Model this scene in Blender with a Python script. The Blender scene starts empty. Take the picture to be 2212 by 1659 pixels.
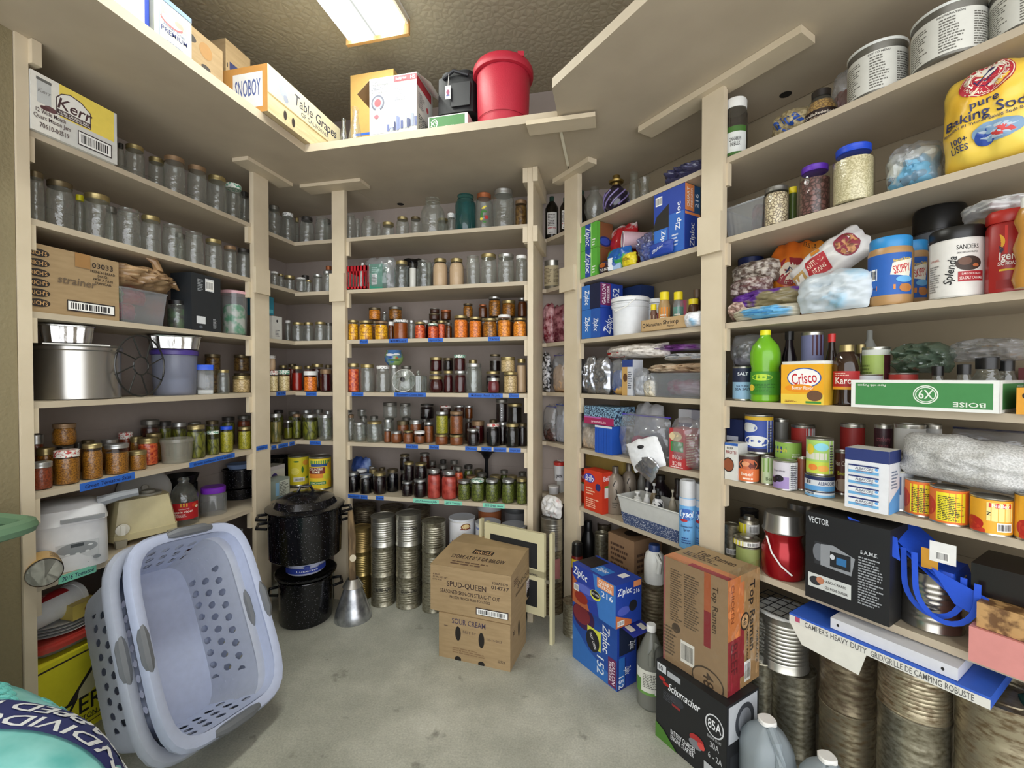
import bpy,math,random
from mathutils import Vector,Matrix,noise
random.seed(7)
S=bpy.context.scene
COL=S.collection
# - camera, light, exposure
F,CX,CY,YAW,PIT,CZ=957.5,1106.0,829.5,math.radians(12.86),math.radians(-0.83),1.345
cd=bpy.data.cameras.new('camera');cam=bpy.data.objects.new('camera',cd);COL.objects.link(cam)
cd.sensor_width=36.0;cd.lens=F/2212*36.0;cd.clip_start=0.02
cam.location=(0,0,CZ);cam.rotation_euler=(math.pi/2+PIT,0,YAW)
S.camera=cam
S.view_settings.view_transform='Standard';S.view_settings.look='None'
S.view_settings.exposure=0.78;S.view_settings.gamma=1.0;S.view_settings.use_curve_mapping=False
S.cycles.transparent_max_bounces=40;S.cycles.max_bounces=7;S.cycles.diffuse_bounces=4
S.cycles.glossy_bounces=3;S.cycles.transmission_bounces=3
S.cycles.caustics_reflective=False;S.cycles.caustics_refractive=False
W=bpy.data.worlds.new('adjoining_room');S.world=W;W.use_nodes=True
W.node_tree.nodes['Background'].inputs[0].default_value=(0.96,0.97,1.0,1)
W.node_tree.nodes['Background'].inputs[1].default_value=1.95
LAMP_STRENGTH=21.0
# - picture to place arithmetic
YB,XL,RC,RA=2.39,-1.929,1.599,math.radians(45.41)
TH=0.36
FW=Vector((-math.sin(YAW),math.cos(YAW)));RT=Vector((math.cos(YAW),math.sin(YAW)))
FR={'B':(Vector((1,0)),Vector((0,1)),YB,0.0),'L':(Vector((0,1)),Vector((-1,0)),-XL,math.pi/2),'R':(Vector((math.cos(RA),-math.sin(RA))),Vector((math.sin(RA),math.cos(RA))),RC,-RA)}
Z={'L':[2.52,2.185,1.887,1.571,1.261,0.949,0.629,0.0],'B':[2.52,2.184,1.873,1.572,1.256,0.954,0.638,0.0],'R':[2.52,2.188,1.883,1.555,1.257,0.954,0.634,0.0]}
def rayd(u,v):
 dx=(u-CX)/F;dz=(CY-v)/F
 fy=math.cos(PIT)-math.sin(PIT)*dz;z=math.sin(PIT)+math.cos(PIT)*dz
 h=RT*dx+FW*fy
 return h,z
def on_wall(wall,u,v,depth):
 h,z=rayd(u,v);a,n,c,r=FR[wall]
 t=(c+depth)/h.dot(n)
 return h*t,CZ+z*t
def on_level(u,v,z0):
 h,z=rayd(u,v);t=(z0-CZ)/z
 return h*t
def z_at(p,v):
 f=p.dot(FW);t=(CY-v)/F
 return CZ+f*(t*math.cos(PIT)+math.sin(PIT))/(math.cos(PIT)-t*math.sin(PIT))
def cyl(wall,uL,uR,v,d0):
 h1,_=rayd(uL,v);h2,_=rayd(uR,v)
 h1.normalize();h2.normalize();m=(h1+h2).normalized();sa=math.sin(h1.angle(h2)/2)
 a,n,c,r0=FR[wall];r=0.04
 for _ in range(12):
  D=(c+d0+r)/m.dot(n);r=D*sa
 return m*D,r
def cyl_level(uL,uR,v,z0):
 h1,_=rayd(uL,v);h2,_=rayd(uR,v)
 h1.normalize();h2.normalize();m=(h1+h2).normalized();sa=math.sin(h1.angle(h2)/2)
 h,z=rayd((uL+uR)/2,v);t=(z0-CZ)/z;D0=(h*t).length
 D=D0/(1-sa)
 return m*D,D*sa
def cam_rot(p,off=0.0):
 return math.atan2(p.y,p.x)-math.pi/2+off
 # - materials (all procedural)
def lin(c):
 c=c.lstrip('#');o=[]
 for i in(0,2,4):
  x=int(c[i:i+2],16)/255;o.append(x/12.92 if x<=0.04045 else((x+0.055)/1.055)**2.4)
 return(*o,1.0)
_mc={}
def _new(key):
 m=bpy.data.materials.new(key);m.use_nodes=True;nt=m.node_tree
 return m,nt,nt.nodes['Principled BSDF']
def M(col,rough=0.55,metal=0.0,var=0.08,scale=40.0,bump=0.0,spec=0.5,trans=0.0,alpha=1.0):
 key=(col,rough,metal,var,scale,bump,spec,trans,alpha)
 if key in _mc:return _mc[key]
 m,nt,b=_new('surface_'+col.strip('#'));c=lin(col)
 tc=nt.nodes.new('ShaderNodeTexCoord');nz=nt.nodes.new('ShaderNodeTexNoise');nz.inputs['Scale'].default_value=scale
 nz.inputs['Detail'].default_value=3
 nt.links.new(tc.outputs['Object'],nz.inputs['Vector'])
 mx=nt.nodes.new('ShaderNodeMix');mx.data_type='RGBA'
 mx.inputs[6].default_value=tuple(min(1,x*(1-var))for x in c[:3])+(1,)
 mx.inputs[7].default_value=tuple(min(1,x*(1+var)+var*0.01)for x in c[:3])+(1,)
 nt.links.new(nz.outputs['Fac'],mx.inputs[0]);nt.links.new(mx.outputs[2],b.inputs['Base Color'])
 b.inputs['Roughness'].default_value=rough;b.inputs['Metallic'].default_value=metal
 b.inputs['Specular IOR Level'].default_value=spec
 if alpha<1:b.inputs['Alpha'].default_value=alpha
 if bump:
  bp=nt.nodes.new('ShaderNodeBump');bp.inputs['Strength'].default_value=bump;bp.inputs['Distance'].default_value=0.004
  nt.links.new(nz.outputs['Fac'],bp.inputs['Height']);nt.links.new(bp.outputs[0],b.inputs['Normal'])
 _mc[key]=m;return m
def MIX2(name,c1,c2,scale=60.0,rough=0.4,lo=0.42,hi=0.58,tex='noise',metal=0.0,bump=0.0,stretch=(1,1,1),detail=4,metal2=None):
 key=('mix',name)
 if key in _mc:return _mc[key]
 m,nt,b=_new(name)
 tc=nt.nodes.new('ShaderNodeTexCoord');mp=nt.nodes.new('ShaderNodeMapping');mp.inputs['Scale'].default_value=stretch
 nt.links.new(tc.outputs['Object'],mp.inputs['Vector'])
 if tex=='noise':
  t=nt.nodes.new('ShaderNodeTexNoise');t.inputs['Detail'].default_value=detail;out=t.outputs['Fac']
 else:
  t=nt.nodes.new('ShaderNodeTexVoronoi');t.feature='DISTANCE_TO_EDGE' if tex=='edge' else 'F1';out=t.outputs['Distance']
 t.inputs['Scale'].default_value=scale;nt.links.new(mp.outputs[0],t.inputs['Vector'])
 r=nt.nodes.new('ShaderNodeMapRange');r.inputs['From Min'].default_value=lo;r.inputs['From Max'].default_value=hi
 nt.links.new(out,r.inputs['Value'])
 mx=nt.nodes.new('ShaderNodeMix');mx.data_type='RGBA';mx.inputs[6].default_value=lin(c1);mx.inputs[7].default_value=lin(c2)
 nt.links.new(r.outputs[0],mx.inputs[0]);nt.links.new(mx.outputs[2],b.inputs['Base Color'])
 b.inputs['Roughness'].default_value=rough;b.inputs['Metallic'].default_value=metal
 if metal2 is not None:
  r2=nt.nodes.new('ShaderNodeMapRange');r2.inputs['To Min'].default_value=metal;r2.inputs['To Max'].default_value=metal2
  nt.links.new(r.outputs[0],r2.inputs['Value']);nt.links.new(r2.outputs[0],b.inputs['Metallic'])
 if bump:
  bp=nt.nodes.new('ShaderNodeBump');bp.inputs['Strength'].default_value=bump;bp.inputs['Distance'].default_value=0.005
  nt.links.new(out,bp.inputs['Height']);nt.links.new(bp.outputs[0],b.inputs['Normal'])
 _mc[key]=m;return m
def CLEAR(name,tint='#e6ebe6',gl=0.55,rough=0.04,base=0.05,milky=0.0,mcol='#dfe3e6',bumpy=0.0,bscale=30.0):
 key=('clear',name)
 if key in _mc:return _mc[key]
 m=bpy.data.materials.new(name);m.use_nodes=True;nt=m.node_tree;nt.nodes.clear()
 out=nt.nodes.new('ShaderNodeOutputMaterial');tr=nt.nodes.new('ShaderNodeBsdfTransparent');tr.inputs[0].default_value=lin(tint)
 g=nt.nodes.new('ShaderNodeBsdfGlossy');g.inputs['Roughness'].default_value=rough;g.inputs[0].default_value=(0.9,0.92,0.92,1)
 lw=nt.nodes.new('ShaderNodeLayerWeight');lw.inputs['Blend'].default_value=0.35
 mr=nt.nodes.new('ShaderNodeMapRange');mr.inputs['To Min'].default_value=base;mr.inputs['To Max'].default_value=gl
 pw=nt.nodes.new('ShaderNodeMath');pw.operation='POWER';pw.inputs[1].default_value=1.6
 nt.links.new(lw.outputs['Facing'],pw.inputs[0]);nt.links.new(pw.outputs[0],mr.inputs['Value'])
 mx=nt.nodes.new('ShaderNodeMixShader');nt.links.new(mr.outputs[0],mx.inputs[0])
 nt.links.new(tr.outputs[0],mx.inputs[1]);nt.links.new(g.outputs[0],mx.inputs[2]);last=mx
 if milky:
  df=nt.nodes.new('ShaderNodeBsdfDiffuse');df.inputs[0].default_value=lin(mcol)
  m2=nt.nodes.new('ShaderNodeMixShader');m2.inputs[0].default_value=milky
  nt.links.new(mx.outputs[0],m2.inputs[1]);nt.links.new(df.outputs[0],m2.inputs[2]);last=m2
 if bumpy:
  tc=nt.nodes.new('ShaderNodeTexCoord');nz=nt.nodes.new('ShaderNodeTexNoise');nz.inputs['Scale'].default_value=bscale
  nt.links.new(tc.outputs['Object'],nz.inputs['Vector']);bp=nt.nodes.new('ShaderNodeBump')
  bp.inputs['Strength'].default_value=bumpy;bp.inputs['Distance'].default_value=0.01
  nt.links.new(nz.outputs['Fac'],bp.inputs['Height']);nt.links.new(bp.outputs[0],g.inputs['Normal']);nt.links.new(bp.outputs[0],lw.inputs['Normal'])
 nt.links.new(last.outputs[0],out.inputs[0]);_mc[key]=m;return m
 # - glyphs of the built-in font, laid out by hand
_gl,_adv={},{}
def _glyphs():
 chars=[chr(c)for c in range(33,127)]+['é','°','®']
 tmp=[]
 for ch in chars:
  for body in(ch,ch+ch):
   cu=bpy.data.curves.new('glyph','FONT');cu.body=body;cu.resolution_u=2;cu.offset=0.012
   o=bpy.data.objects.new('glyph',cu);COL.objects.link(o);tmp.append((ch,body,o))
 dg=bpy.context.evaluated_depsgraph_get();wd={}
 for ch,body,o in tmp:
  me=bpy.data.meshes.new_from_object(o.evaluated_get(dg))
  xs=[v.co.x for v in me.vertices]or[0,0]
  if len(body)==1 or body!=ch+ch:
   _gl[ch]=([(v.co.x,v.co.y)for v in me.vertices],[tuple(p.vertices)for p in me.polygons]);wd[ch]=max(xs)
  else:_adv[ch]=max(xs)-wd[ch]
  bpy.data.meshes.remove(me)
 for ch,body,o in tmp:
  cu=o.data;bpy.data.objects.remove(o);bpy.data.curves.remove(cu)
 _adv[' ']=0.32
_glyphs()
def layout(s):
 x=0;V=[];Fc=[]
 for ch in s:
  if ch in _gl:
   n=len(V);v,f=_gl[ch];V+=[(a+x,b)for a,b in v];Fc+=[tuple(i+n for i in q)for q in f]
  x+=_adv.get(ch,0.5)
 return V,Fc,x
 # - mesh collector
class MB:
 def __init__(s):s.v=[];s.f=[];s.m=[];s.mats=[];s.T=Matrix.Identity(4)
 def mi(s,m):
  if m not in s.mats:s.mats.append(m)
  return s.mats.index(m)
 def add(s,vs,fs,m):
  n=len(s.v);k=s.mi(m);s.v+=[s.T@Vector(p)for p in vs]
  for f in fs:s.f.append(tuple(i+n for i in f));s.m.append(k)
  return s
 def box(s,x0,x1,y0,y1,z0,z1,m,taper=0.0,ty=None):
  t=taper;u=taper if ty is None else ty
  vs=[(x0+t,y0+u,z0),(x1-t,y0+u,z0),(x1-t,y1-u,z0),(x0+t,y1-u,z0),(x0,y0,z1),(x1,y0,z1),(x1,y1,z1),(x0,y1,z1)]
  s.add(vs,[(0,3,2,1),(4,5,6,7),(0,1,5,4),(1,2,6,5),(2,3,7,6),(3,0,4,7)],m);return s
 def lathe(s,prof,m,seg=28,sx=1.0,sy=1.0,cx=0,cy=0,sq=0.0):
  vs=[];fs=[]
  for r,z in prof:
   for i in range(seg):
    a=2*math.pi*i/seg;c,q=math.cos(a),math.sin(a)
    if sq:
     k=1/max(abs(c),abs(q));k=1+(k-1)*sq;c,q=c*k,q*k
    vs.append((cx+r*sx*c,cy+r*sy*q,z))
  for j in range(len(prof)-1):
   for i in range(seg):
    a,b=j*seg+i,j*seg+(i+1)%seg
    fs.append((a,b,b+seg,a+seg))
  if prof[0][0]>1e-4:fs.append(tuple(range(seg-1,-1,-1)))
  if prof[-1][0]>1e-4:fs.append(tuple(range((len(prof)-1)*seg,len(prof)*seg)))
  s.add(vs,fs,m);return s
 def open_lathe(s,prof,m,**k):
  n=len(s.f);s.lathe(prof,m,**k)
  big=[i for i in range(n,len(s.f))if len(s.f[i])>4]
  for i in reversed(big):del s.f[i];del s.m[i]
  return s
 def tube(s,pts,r,m,seg=8,closed=False):
  pts=[Vector(p)for p in pts];n=len(pts);vs=[];fs=[]
  rr=r if isinstance(r,(list,tuple))else[r]*n
  for i,p in enumerate(pts):
   d=(pts[(i+1)%n]if(closed or i<n-1)else p)-(pts[i-1]if(closed or i>0)else p)
   d.normalize();up=Vector((0,0,1))if abs(d.z)<0.9 else Vector((1,0,0))
   a=d.cross(up).normalized();b=d.cross(a)
   vs+=[p+(a*math.cos(2*math.pi*k/seg)+b*math.sin(2*math.pi*k/seg))*rr[i]for k in range(seg)]
  for i in range(n if closed else n-1):
   for k in range(seg):
    a0,b0=i*seg+k,i*seg+(k+1)%seg;j=((i+1)%n)*seg
    fs.append((a0,b0,j+(k+1)%seg,j+k))
  if not closed:fs+=[tuple(range(seg-1,-1,-1)),tuple(range((n-1)*seg,n*seg))]
  s.add(vs,fs,m);return s
 def prism(s,pts,y0,y1,m):
  n=len(pts);vs=[(x,y0,z)for x,z in pts]+[(x,y1,z)for x,z in pts]
  s.add(vs,[tuple(range(n)),tuple(range(2*n-1,n-1,-1))]+[(i,i+n,(i+1)%n+n,(i+1)%n)for i in range(n)],m);return s
 def slab(s,pts,z0,z1,m):
  n=len(pts);vs=[(x,y,z0)for x,y in pts]+[(x,y,z1)for x,y in pts]
  s.add(vs,[tuple(range(n-1,-1,-1)),tuple(range(n,2*n))]+[(i,(i+1)%n,(i+1)%n+n,i+n)for i in range(n)],m);return s
 def decals(s,surf,Wd,Hd,items,off=0.0005,step=0.00012):
  for k,it in enumerate(items):
   o=off+step*k;t=it[0]
   if t=='r' or t=='b':
    x,y,w,h=it[1:5]
    rects=[(x,y,w,h,it[5])]if t=='r' else[]
    if t=='b':
     rects=[(x,y,w,h,'#f2f2ee')];q=x+w*0.06;rnd=random.Random(int(x*997+y*31))
     while q<x+w*0.9:
      bw=w*rnd.choice((0.012,0.02,0.035));rects.append((q,y+h*0.14,bw,h*0.72,'#1c1a1c'));q+=bw+w*rnd.choice((0.015,0.025,0.03))
    for j,(x,y,w,h,c)in enumerate(rects):
     nx=max(1,min(24,int(w*Wd/0.012)));ny=max(1,min(16,int(h*Hd/0.02)))
     vs=[surf((x+w*a/nx)*Wd,(y+h*b/ny)*Hd,o+(0.0001 if j else 0))for b in range(ny+1)for a in range(nx+1)]
     fs=[(b*(nx+1)+a,b*(nx+1)+a+1,(b+1)*(nx+1)+a+1,(b+1)*(nx+1)+a)for b in range(ny)for a in range(nx)]
     s.add(vs,fs,M(c)if isinstance(c,str)else c)
   elif t=='e':
    x,y,rx,ry,c=it[1:6];n=28
    vs=[surf(x*Wd,y*Hd,o)]+[surf((x+rx*q*math.cos(a))*Wd,(y+ry*q*math.sin(a))*Hd,o)for q in(0.5,1)for a in[2*math.pi*i/n for i in range(n)]]
    fs=[(0,1+i,1+(i+1)%n)for i in range(n)]+[(1+i,1+n+i,1+n+(i+1)%n,1+(i+1)%n)for i in range(n)]
    s.add(vs,fs,M(c)if isinstance(c,str)else c)
   elif t=='p' and len(it[1])==4:
    A,B,C_,D_=[Vector(q)for q in it[1]];g=8
    vs=[]
    for j in range(g+1):
     for i in range(g+1):
      q=A.lerp(B,i/g).lerp(D_.lerp(C_,i/g),j/g);vs.append(surf(q.x*Wd,q.y*Hd,o))
    s.add(vs,[(j*(g+1)+i,j*(g+1)+i+1,(j+1)*(g+1)+i+1,(j+1)*(g+1)+i)for j in range(g)for i in range(g)],M(it[2])if isinstance(it[2],str)else it[2])
   elif t=='p':
    s.add([surf(x*Wd,y*Hd,o)for x,y in it[1]],[tuple(range(len(it[1])))],M(it[2])if isinstance(it[2],str)else it[2])
   elif t=='l':
    w=it[3]*Hd/2
    P=[Vector((x*Wd,y*Hd))for x,y in it[1]]
    for a,b in zip(P,P[1:]):
     if(b-a).length<1e-6:continue
     d=(b-a).normalized();q=Vector((-d.y,d.x))*w;a2,b2=a-d*w*0.5,b+d*w*0.5
     s.add([surf(*(a2-q),o),surf(*(b2-q),o),surf(*(b2+q),o),surf(*(a2+q),o)],[(0,1,2,3)],M(it[2]))
   elif t=='f':
    x,y,w,h,n,c=it[1:7];rnd=random.Random(n*13+int(x*100))
    for j in range(n):
     yy=y+h*(n-1-j)/n;q=x;e=x+w*rnd.uniform(0.6,1)
     while q<e:
      ww=min(w*rnd.uniform(0.06,0.2),e-q)
      s.add([surf(a*Wd,b*Hd,o)for a,b in((q,yy),(q+ww,yy),(q+ww,yy+h/n*0.5),(q,yy+h/n*0.5))],[(0,1,2,3)],M(c));q+=ww+w*0.03
   elif t=='t':
    txt,cx,cy,h,c=it[1:6];op=it[6]if len(it)>6 else{}
    V,Fc,tw=layout(txt)
    if not V:continue
    hh=h*Hd;sx=hh/0.72;
    if 'w' in op:sx=op['w']*Wd/tw
    ang=math.radians(op.get('rot',0));ca,sa=math.cos(ang),math.sin(ang);sh=op.get('shear',0)
    arc=op.get('arc')
    pts=[]
    for a,b in V:
     X=(a-tw/2)*sx+sh*b*hh;Y=(b/0.72-0.5)*hh
     if arc:
      R=arc[0]*Hd;th=math.radians(arc[1])-X/R*(1 if arc[0]>0 else 1)
      rr=R+Y if len(arc)<3 else R-Y
      if len(arc)==3:th=math.radians(arc[1])+X/R
      X,Y=rr*math.cos(th),rr*math.sin(th)
     else:X,Y=X*ca-Y*sa,X*sa+Y*ca
     if op.get('mirror'):X=-X
     pts.append(surf(cx*Wd+X,cy*Hd+Y,o))
    s.add(pts,Fc,M(c)if isinstance(c,str)else c)
  return s
 def build(s,name,parent=None,loc=None,rot=0,sharp=40,flat=False):
  me=bpy.data.meshes.new(name);me.from_pydata([tuple(p)for p in s.v],[],s.f)
  for m in s.mats:me.materials.append(m)
  me.polygons.foreach_set('material_index',s.m)
  if not flat:
   me.polygons.foreach_set('use_smooth',[True]*len(s.f));me.update();me.set_sharp_from_angle(angle=math.radians(sharp))
  me.update()
  o=bpy.data.objects.new(name,me);COL.objects.link(o)
  if parent is not None:o.parent=parent
  if loc is not None:o.location=loc
  o.rotation_euler=(0,0,rot)if not isinstance(rot,tuple)else rot
  return o
def S_front(w,d):return lambda x,y,o:(x-w/2,-d/2-o,y)
def S_right(w,d):return lambda x,y,o:(w/2+o,x-d/2,y)
def S_left(w,d):return lambda x,y,o:(-w/2-o,d/2-x,y)
def S_top(w,d,h):return lambda x,y,o:(x-w/2,y-d/2,h+o)
def S_cyl(r,Wd,z0=0.0,r2=None,H=1.0,sy=1.0):
 def f(x,y,o):
  a=(x-Wd/2)/r;q=r if r2 is None else r+(r2-r)*y/H
  return((q+o)*math.sin(a),-(q*sy+o)*math.cos(a),z0+y)
 return f
 # - things and their labels
REG=[]
def tag(o,label=None,cat=None,group=None,kind=None):
 if label:o['label']=label
 if cat:o['category']=cat
 if group:o['group']=group
 if kind:o['kind']=kind
 return o
def empty(name,loc,rot=0,scale=(1,1,1)):
 o=bpy.data.objects.new(name,None);COL.objects.link(o);o.location=loc
 o.rotation_euler=(0,0,rot)if not isinstance(rot,tuple)else rot;o.scale=scale;o.empty_display_size=0.03
 return o
def copy_tree(o,parent=None):
 c=o.copy();COL.objects.link(c);c.parent=parent
 for ch in o.children:copy_tree(ch,c)
 return c
_proto={}
def instance(key,make,loc,rot,scale=(1,1,1)):
 if key not in _proto:o=make();_proto[key]=o
 else:o=copy_tree(_proto[key])
 o.location=loc;o.rotation_euler=(0,0,rot);o.scale=scale
 return o
ORD=['first','second','third','fourth','fifth','sixth','seventh','eighth','ninth','tenth','eleventh','twelfth','thirteenth','fourteenth']
SHN={'L':"left wall",'C':'corner','B':"back wall",'N':"niche's",'R':"right wall's",'Q':"right-hand"}
def shelf_name(bay,t):
 nm=['deck','top shelf','second shelf','third shelf','fourth shelf','fifth shelf','lowest shelf','floor'][t]
 return SHN[bay]+' '+nm
def reg(o,look,cat,bay,t,row,u,group):o['category']=cat;o['group']=group;REG.append((o,look,bay,t,row,u))
def finish_labels():
 by={}
 for r in REG:by.setdefault((r[1],r[2],r[3]),[]).append(r)
 for(look,bay,t),rs in by.items():
  if len(rs)==1:rs[0][0]['label']=look+', '+shelf_name(bay,t);continue
  rows=sorted({r[4]for r in rs})
  for row in rows:
   q=sorted([r for r in rs if r[4]==row],key=lambda r:r[5])
   rn={0:'',1:' behind',2:' on top',3:' far back'}[row]if len(rows)>1 else ''
   for i,r in enumerate(q):
    w='' if len(q)==1 else(ORD[i]+' from left' if i<14 else 'rightmost')
    if len(q)==1 and not rn:w='front'
    r[0]['label']=look+', '+(w+rn).strip()+', '+shelf_name(bay,t)
    # - the room
H_CEIL,YW=3.12,YB+TH
def struct(name,mb,**k):return tag(mb.build(name,**k),kind='structure')
paint=M('#9c9088',0.75,var=0.05,scale=25,bump=0.15)
trimp=MIX2('cream_board_paint','#cbbda2','#d4c6ac',scale=9,rough=0.5,lo=0.3,hi=0.7,bump=0.05)
board=MIX2('cream_shelf_paint','#b5a892','#c0b39c',scale=6,rough=0.55,lo=0.3,hi=0.7,bump=0.05)
olive=M('#857a5c',0.8,var=0.08,scale=90,bump=0.5)
ceilm=MIX2('textured_ceiling','#aaa18a','#b1a993',scale=28,rough=0.8,tex='edge',lo=0.02,hi=0.12,bump=0.9)
conc,nt,b=_new('stained_concrete')
tc=nt.nodes.new('ShaderNodeTexCoord');n1=nt.nodes.new('ShaderNodeTexNoise');n1.inputs['Scale'].default_value=2.3;n1.inputs['Detail'].default_value=9;n1.inputs['Roughness'].default_value=0.62
n2=nt.nodes.new('ShaderNodeTexNoise');n2.inputs['Scale'].default_value=140;n2.inputs['Detail'].default_value=3
n3=nt.nodes.new('ShaderNodeTexNoise');n3.inputs['Scale'].default_value=7;n3.inputs['Detail'].default_value=5
for n in(n1,n2,n3):nt.links.new(tc.outputs['Object'],n.inputs['Vector'])
cr=nt.nodes.new('ShaderNodeValToRGB');cr.color_ramp.elements[0].position=0.3;cr.color_ramp.elements[0].color=lin('#96978b')
cr.color_ramp.elements[1].position=0.7;cr.color_ramp.elements[1].color=lin('#cdccbf');e=cr.color_ramp.elements.new(0.5);e.color=lin('#b0b0a3')
nt.links.new(n1.outputs['Fac'],cr.inputs[0])
r3=nt.nodes.new('ShaderNodeMapRange');r3.inputs['From Min'].default_value=0.28;r3.inputs['From Max'].default_value=0.36
nt.links.new(n3.outputs['Fac'],r3.inputs['Value'])
mx=nt.nodes.new('ShaderNodeMix');mx.data_type='RGBA';mx.inputs[6].default_value=lin('#77756a');nt.links.new(r3.outputs[0],mx.inputs[0]);nt.links.new(cr.outputs[0],mx.inputs[7])
mg=nt.nodes.new('ShaderNodeMix');mg.data_type='RGBA';mg.blend_type='OVERLAY';mg.inputs[0].default_value=0.35
nt.links.new(mx.outputs[2],mg.inputs[6]);nt.links.new(n2.outputs['Fac'],mg.inputs[7]);nt.links.new(mg.outputs[2],b.inputs['Base Color'])
b.inputs['Roughness'].default_value=0.62
bp=nt.nodes.new('ShaderNodeBump');bp.inputs['Strength'].default_value=0.2;bp.inputs['Distance'].default_value=0.003
nt.links.new(n2.outputs['Fac'],bp.inputs['Height']);nt.links.new(bp.outputs[0],b.inputs['Normal'])
XW=XL-TH
def Rp(s,d):
 a,n,c,r=FR['R'];return a*s+n*(c+d)
def isect_R(y):
 n=FR['R'][1];return((RC+TH)-n.y*y)/n.x
xj=isect_R(YW);re=Rp(2.35,TH)
struct('floor',MB().box(-2.6,2.6,-1.6,3.1,-0.1,0,conc))
struct('ceiling',MB().box(-2.6,2.6,-1.6,3.1,H_CEIL,H_CEIL+0.08,ceilm))
def plank_wall(p,q,m,t=0.08,groove=True):
 mb=MB();d=(q-p);L=d.length;zs=[0,0.78,1.11,1.42,1.73,2.05,2.36,H_CEIL]
 for a,b in zip(zs,zs[1:]):mb.box(0,L,0,t,a,b-0.003,m)
 mb.box(0,L,0.003,t,0,H_CEIL,m)
 return mb,math.atan2(d.y,d.x)
for nm,p,q in(('wall_left',Vector((XW,0.95)),Vector((XW,YW+0.08))),('wall_back',Vector((XW,YW)),Vector((xj+0.03,YW))),('wall_right',Vector((xj,YW)),Vector(re))):
 mb,a=plank_wall(p,q,M('#94876f',0.75,var=0.05,scale=25,bump=0.15)if nm=='wall_right' else paint);o=struct(nm,mb,loc=(p.x,p.y,0),rot=a)
struct('wall_front',MB().box(-2.45,-1.925,-1.6,1.068,0,H_CEIL,olive))
# - built-in shelving
def cleats(root,wall,s0,s1,tiers,ends=(1,1),h=0.085):
 for t in tiers:
  z=Z[wall][t]-0.022
  for s,e,sg in((s0,ends[0],1),(s1,ends[1],-1)):
   if e:
    mb=MB();x0,x1=sorted((s,s+sg*0.02));mb.box(x0,x1,-0.001,0.022,z-h,z,trimp);mb.build('cleat',root)
def frame_root(name,wall):
 a,n,c,r=FR[wall];p=n*c
 return empty(name,(p.x,p.y,0),r)
sl=frame_root('built_in_shelving','L');tag(sl,'cream built-in shelving along the left wall with jars and a canner','shelving')
for t in range(1,7):
 zt=Z['L'][t];MB().box(1.10,YW,0,TH-0.002,zt-0.022,zt,board).build('shelf_board',sl)
lp1=[on_wall('L',u,620,-0.02)[0].y for u in(549,581)]
MB().box(1.070,1.104,-0.012,TH-0.01,0,2.482,trimp).build('post',sl)
MB().box(lp1[0],lp1[1],-0.021,-0.001,0,2.482,trimp).build('post',sl)
MB().box(lp1[0]+0.01,lp1[1]-0.015,0.0,0.015,0,2.482,trimp).build('post_backer',sl)
cleats(sl,'L',1.104,lp1[0]+0.002,range(1,7))
a0,a1=[on_wall('L',u,605,-0.04)[0].y for u in(553,584)]
MB().box(a0,a1,-0.04,-0.021,z_at(on_wall('L',568,630,-0.04)[0],635),z_at(on_wall('L',568,630,-0.04)[0],580),trimp).build('splice_plate',sl)
MB().box(lp1[0]-0.12,lp1[1]+0.1,-0.10,-0.005,2.462,2.481,trimp).build('top_block',sl)
MB().box(1.104,1.13,-0.03,0.06,2.40,2.481,trimp).build('top_block',sl)
MB().box(0.35,YW,-0.41,TH-0.002,2.482,2.52,board).build('top_shelf',sl)
sb=frame_root('built_in_shelving','B');tag(sb,'cream built-in shelving on the back wall full of canning jars','shelving')
b0=[on_wall('B',u,700,-0.021)[0].x for u in(718,745)];bd=[on_wall('B',u,700,-0.012)[0].x for u in(1139.5,1151.5)]
for t in range(1,7):
 zt=Z['B'][t];MB().box(XL+0.001,bd[0],0,TH-0.002,zt-0.022,zt,board).build('shelf_board',sb)
MB().box(b0[0],b0[1],-0.021,-0.001,0,2.482,trimp).build('post',sb)
MB().box(b0[1]-0.03,b0[1]-0.004,0.0,0.015,0,2.482,trimp).build('post_backer',sb)
MB().box(bd[0],bd[1],-0.012,0.325,0,2.482,trimp).build('divider',sb)
cleats(sb,'B',b0[1]-0.003,bd[0],range(1,7))
for sg in(0,1):
 x=bd[0]-0.026 if sg==0 else bd[1]
 for v0,v1 in((356,392),(488,522)):
  p=on_wall('B',1145,v0,-0.02)[0]
  MB().box(x,x+0.026,-0.022 if sg else-0.015,0.30,z_at(p,v1),min(2.481,z_at(p,v0)),trimp).build('cleat',sb)
p=on_wall('B',728,620,-0.04)[0];a0,a1=[on_wall('B',u,605,-0.04)[0].x for u in(711,742)]
MB().box(a0,a1,-0.04,-0.0215,z_at(p,651),z_at(p,590),trimp).build('splice_plate',sb)
MB().box(b0[0]-0.15,b0[1]+0.16,-0.11,-0.005,2.462,2.481,trimp).build('top_block',sb)
MB().box(XL+0.41,-0.243,-0.425,TH-0.002,2.4825,2.5205,board).build('top_shelf',sb)
MB().box(-0.245,-0.232,-0.43,0.0,2.474,2.4815,M('#e9e2cc')).build('seam_trim',sb)
j0=on_level(1138,268,2.47);j1=on_level(1277,262,2.47)
MB().box(j0.x,j1.x+0.02,j0.y-YB-0.02,j0.y-YB+0.07,2.455,2.474,trimp).build('joint_block',sb)
sr=frame_root('built_in_shelving','R');tag(sr,'cream built-in shelving on the angled right wall packed with groceries','shelving')
def sR(u,v,d=0.0):return on_wall('R',u,v,d)[0].dot(FR['R'][0])
r0=[sR(u,620,-0.021)for u in(1219,1247)];r1=[sR(u,620,-0.021)for u in(1514,1560)]
sN=sR(1180,514)
rend=2.3
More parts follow.
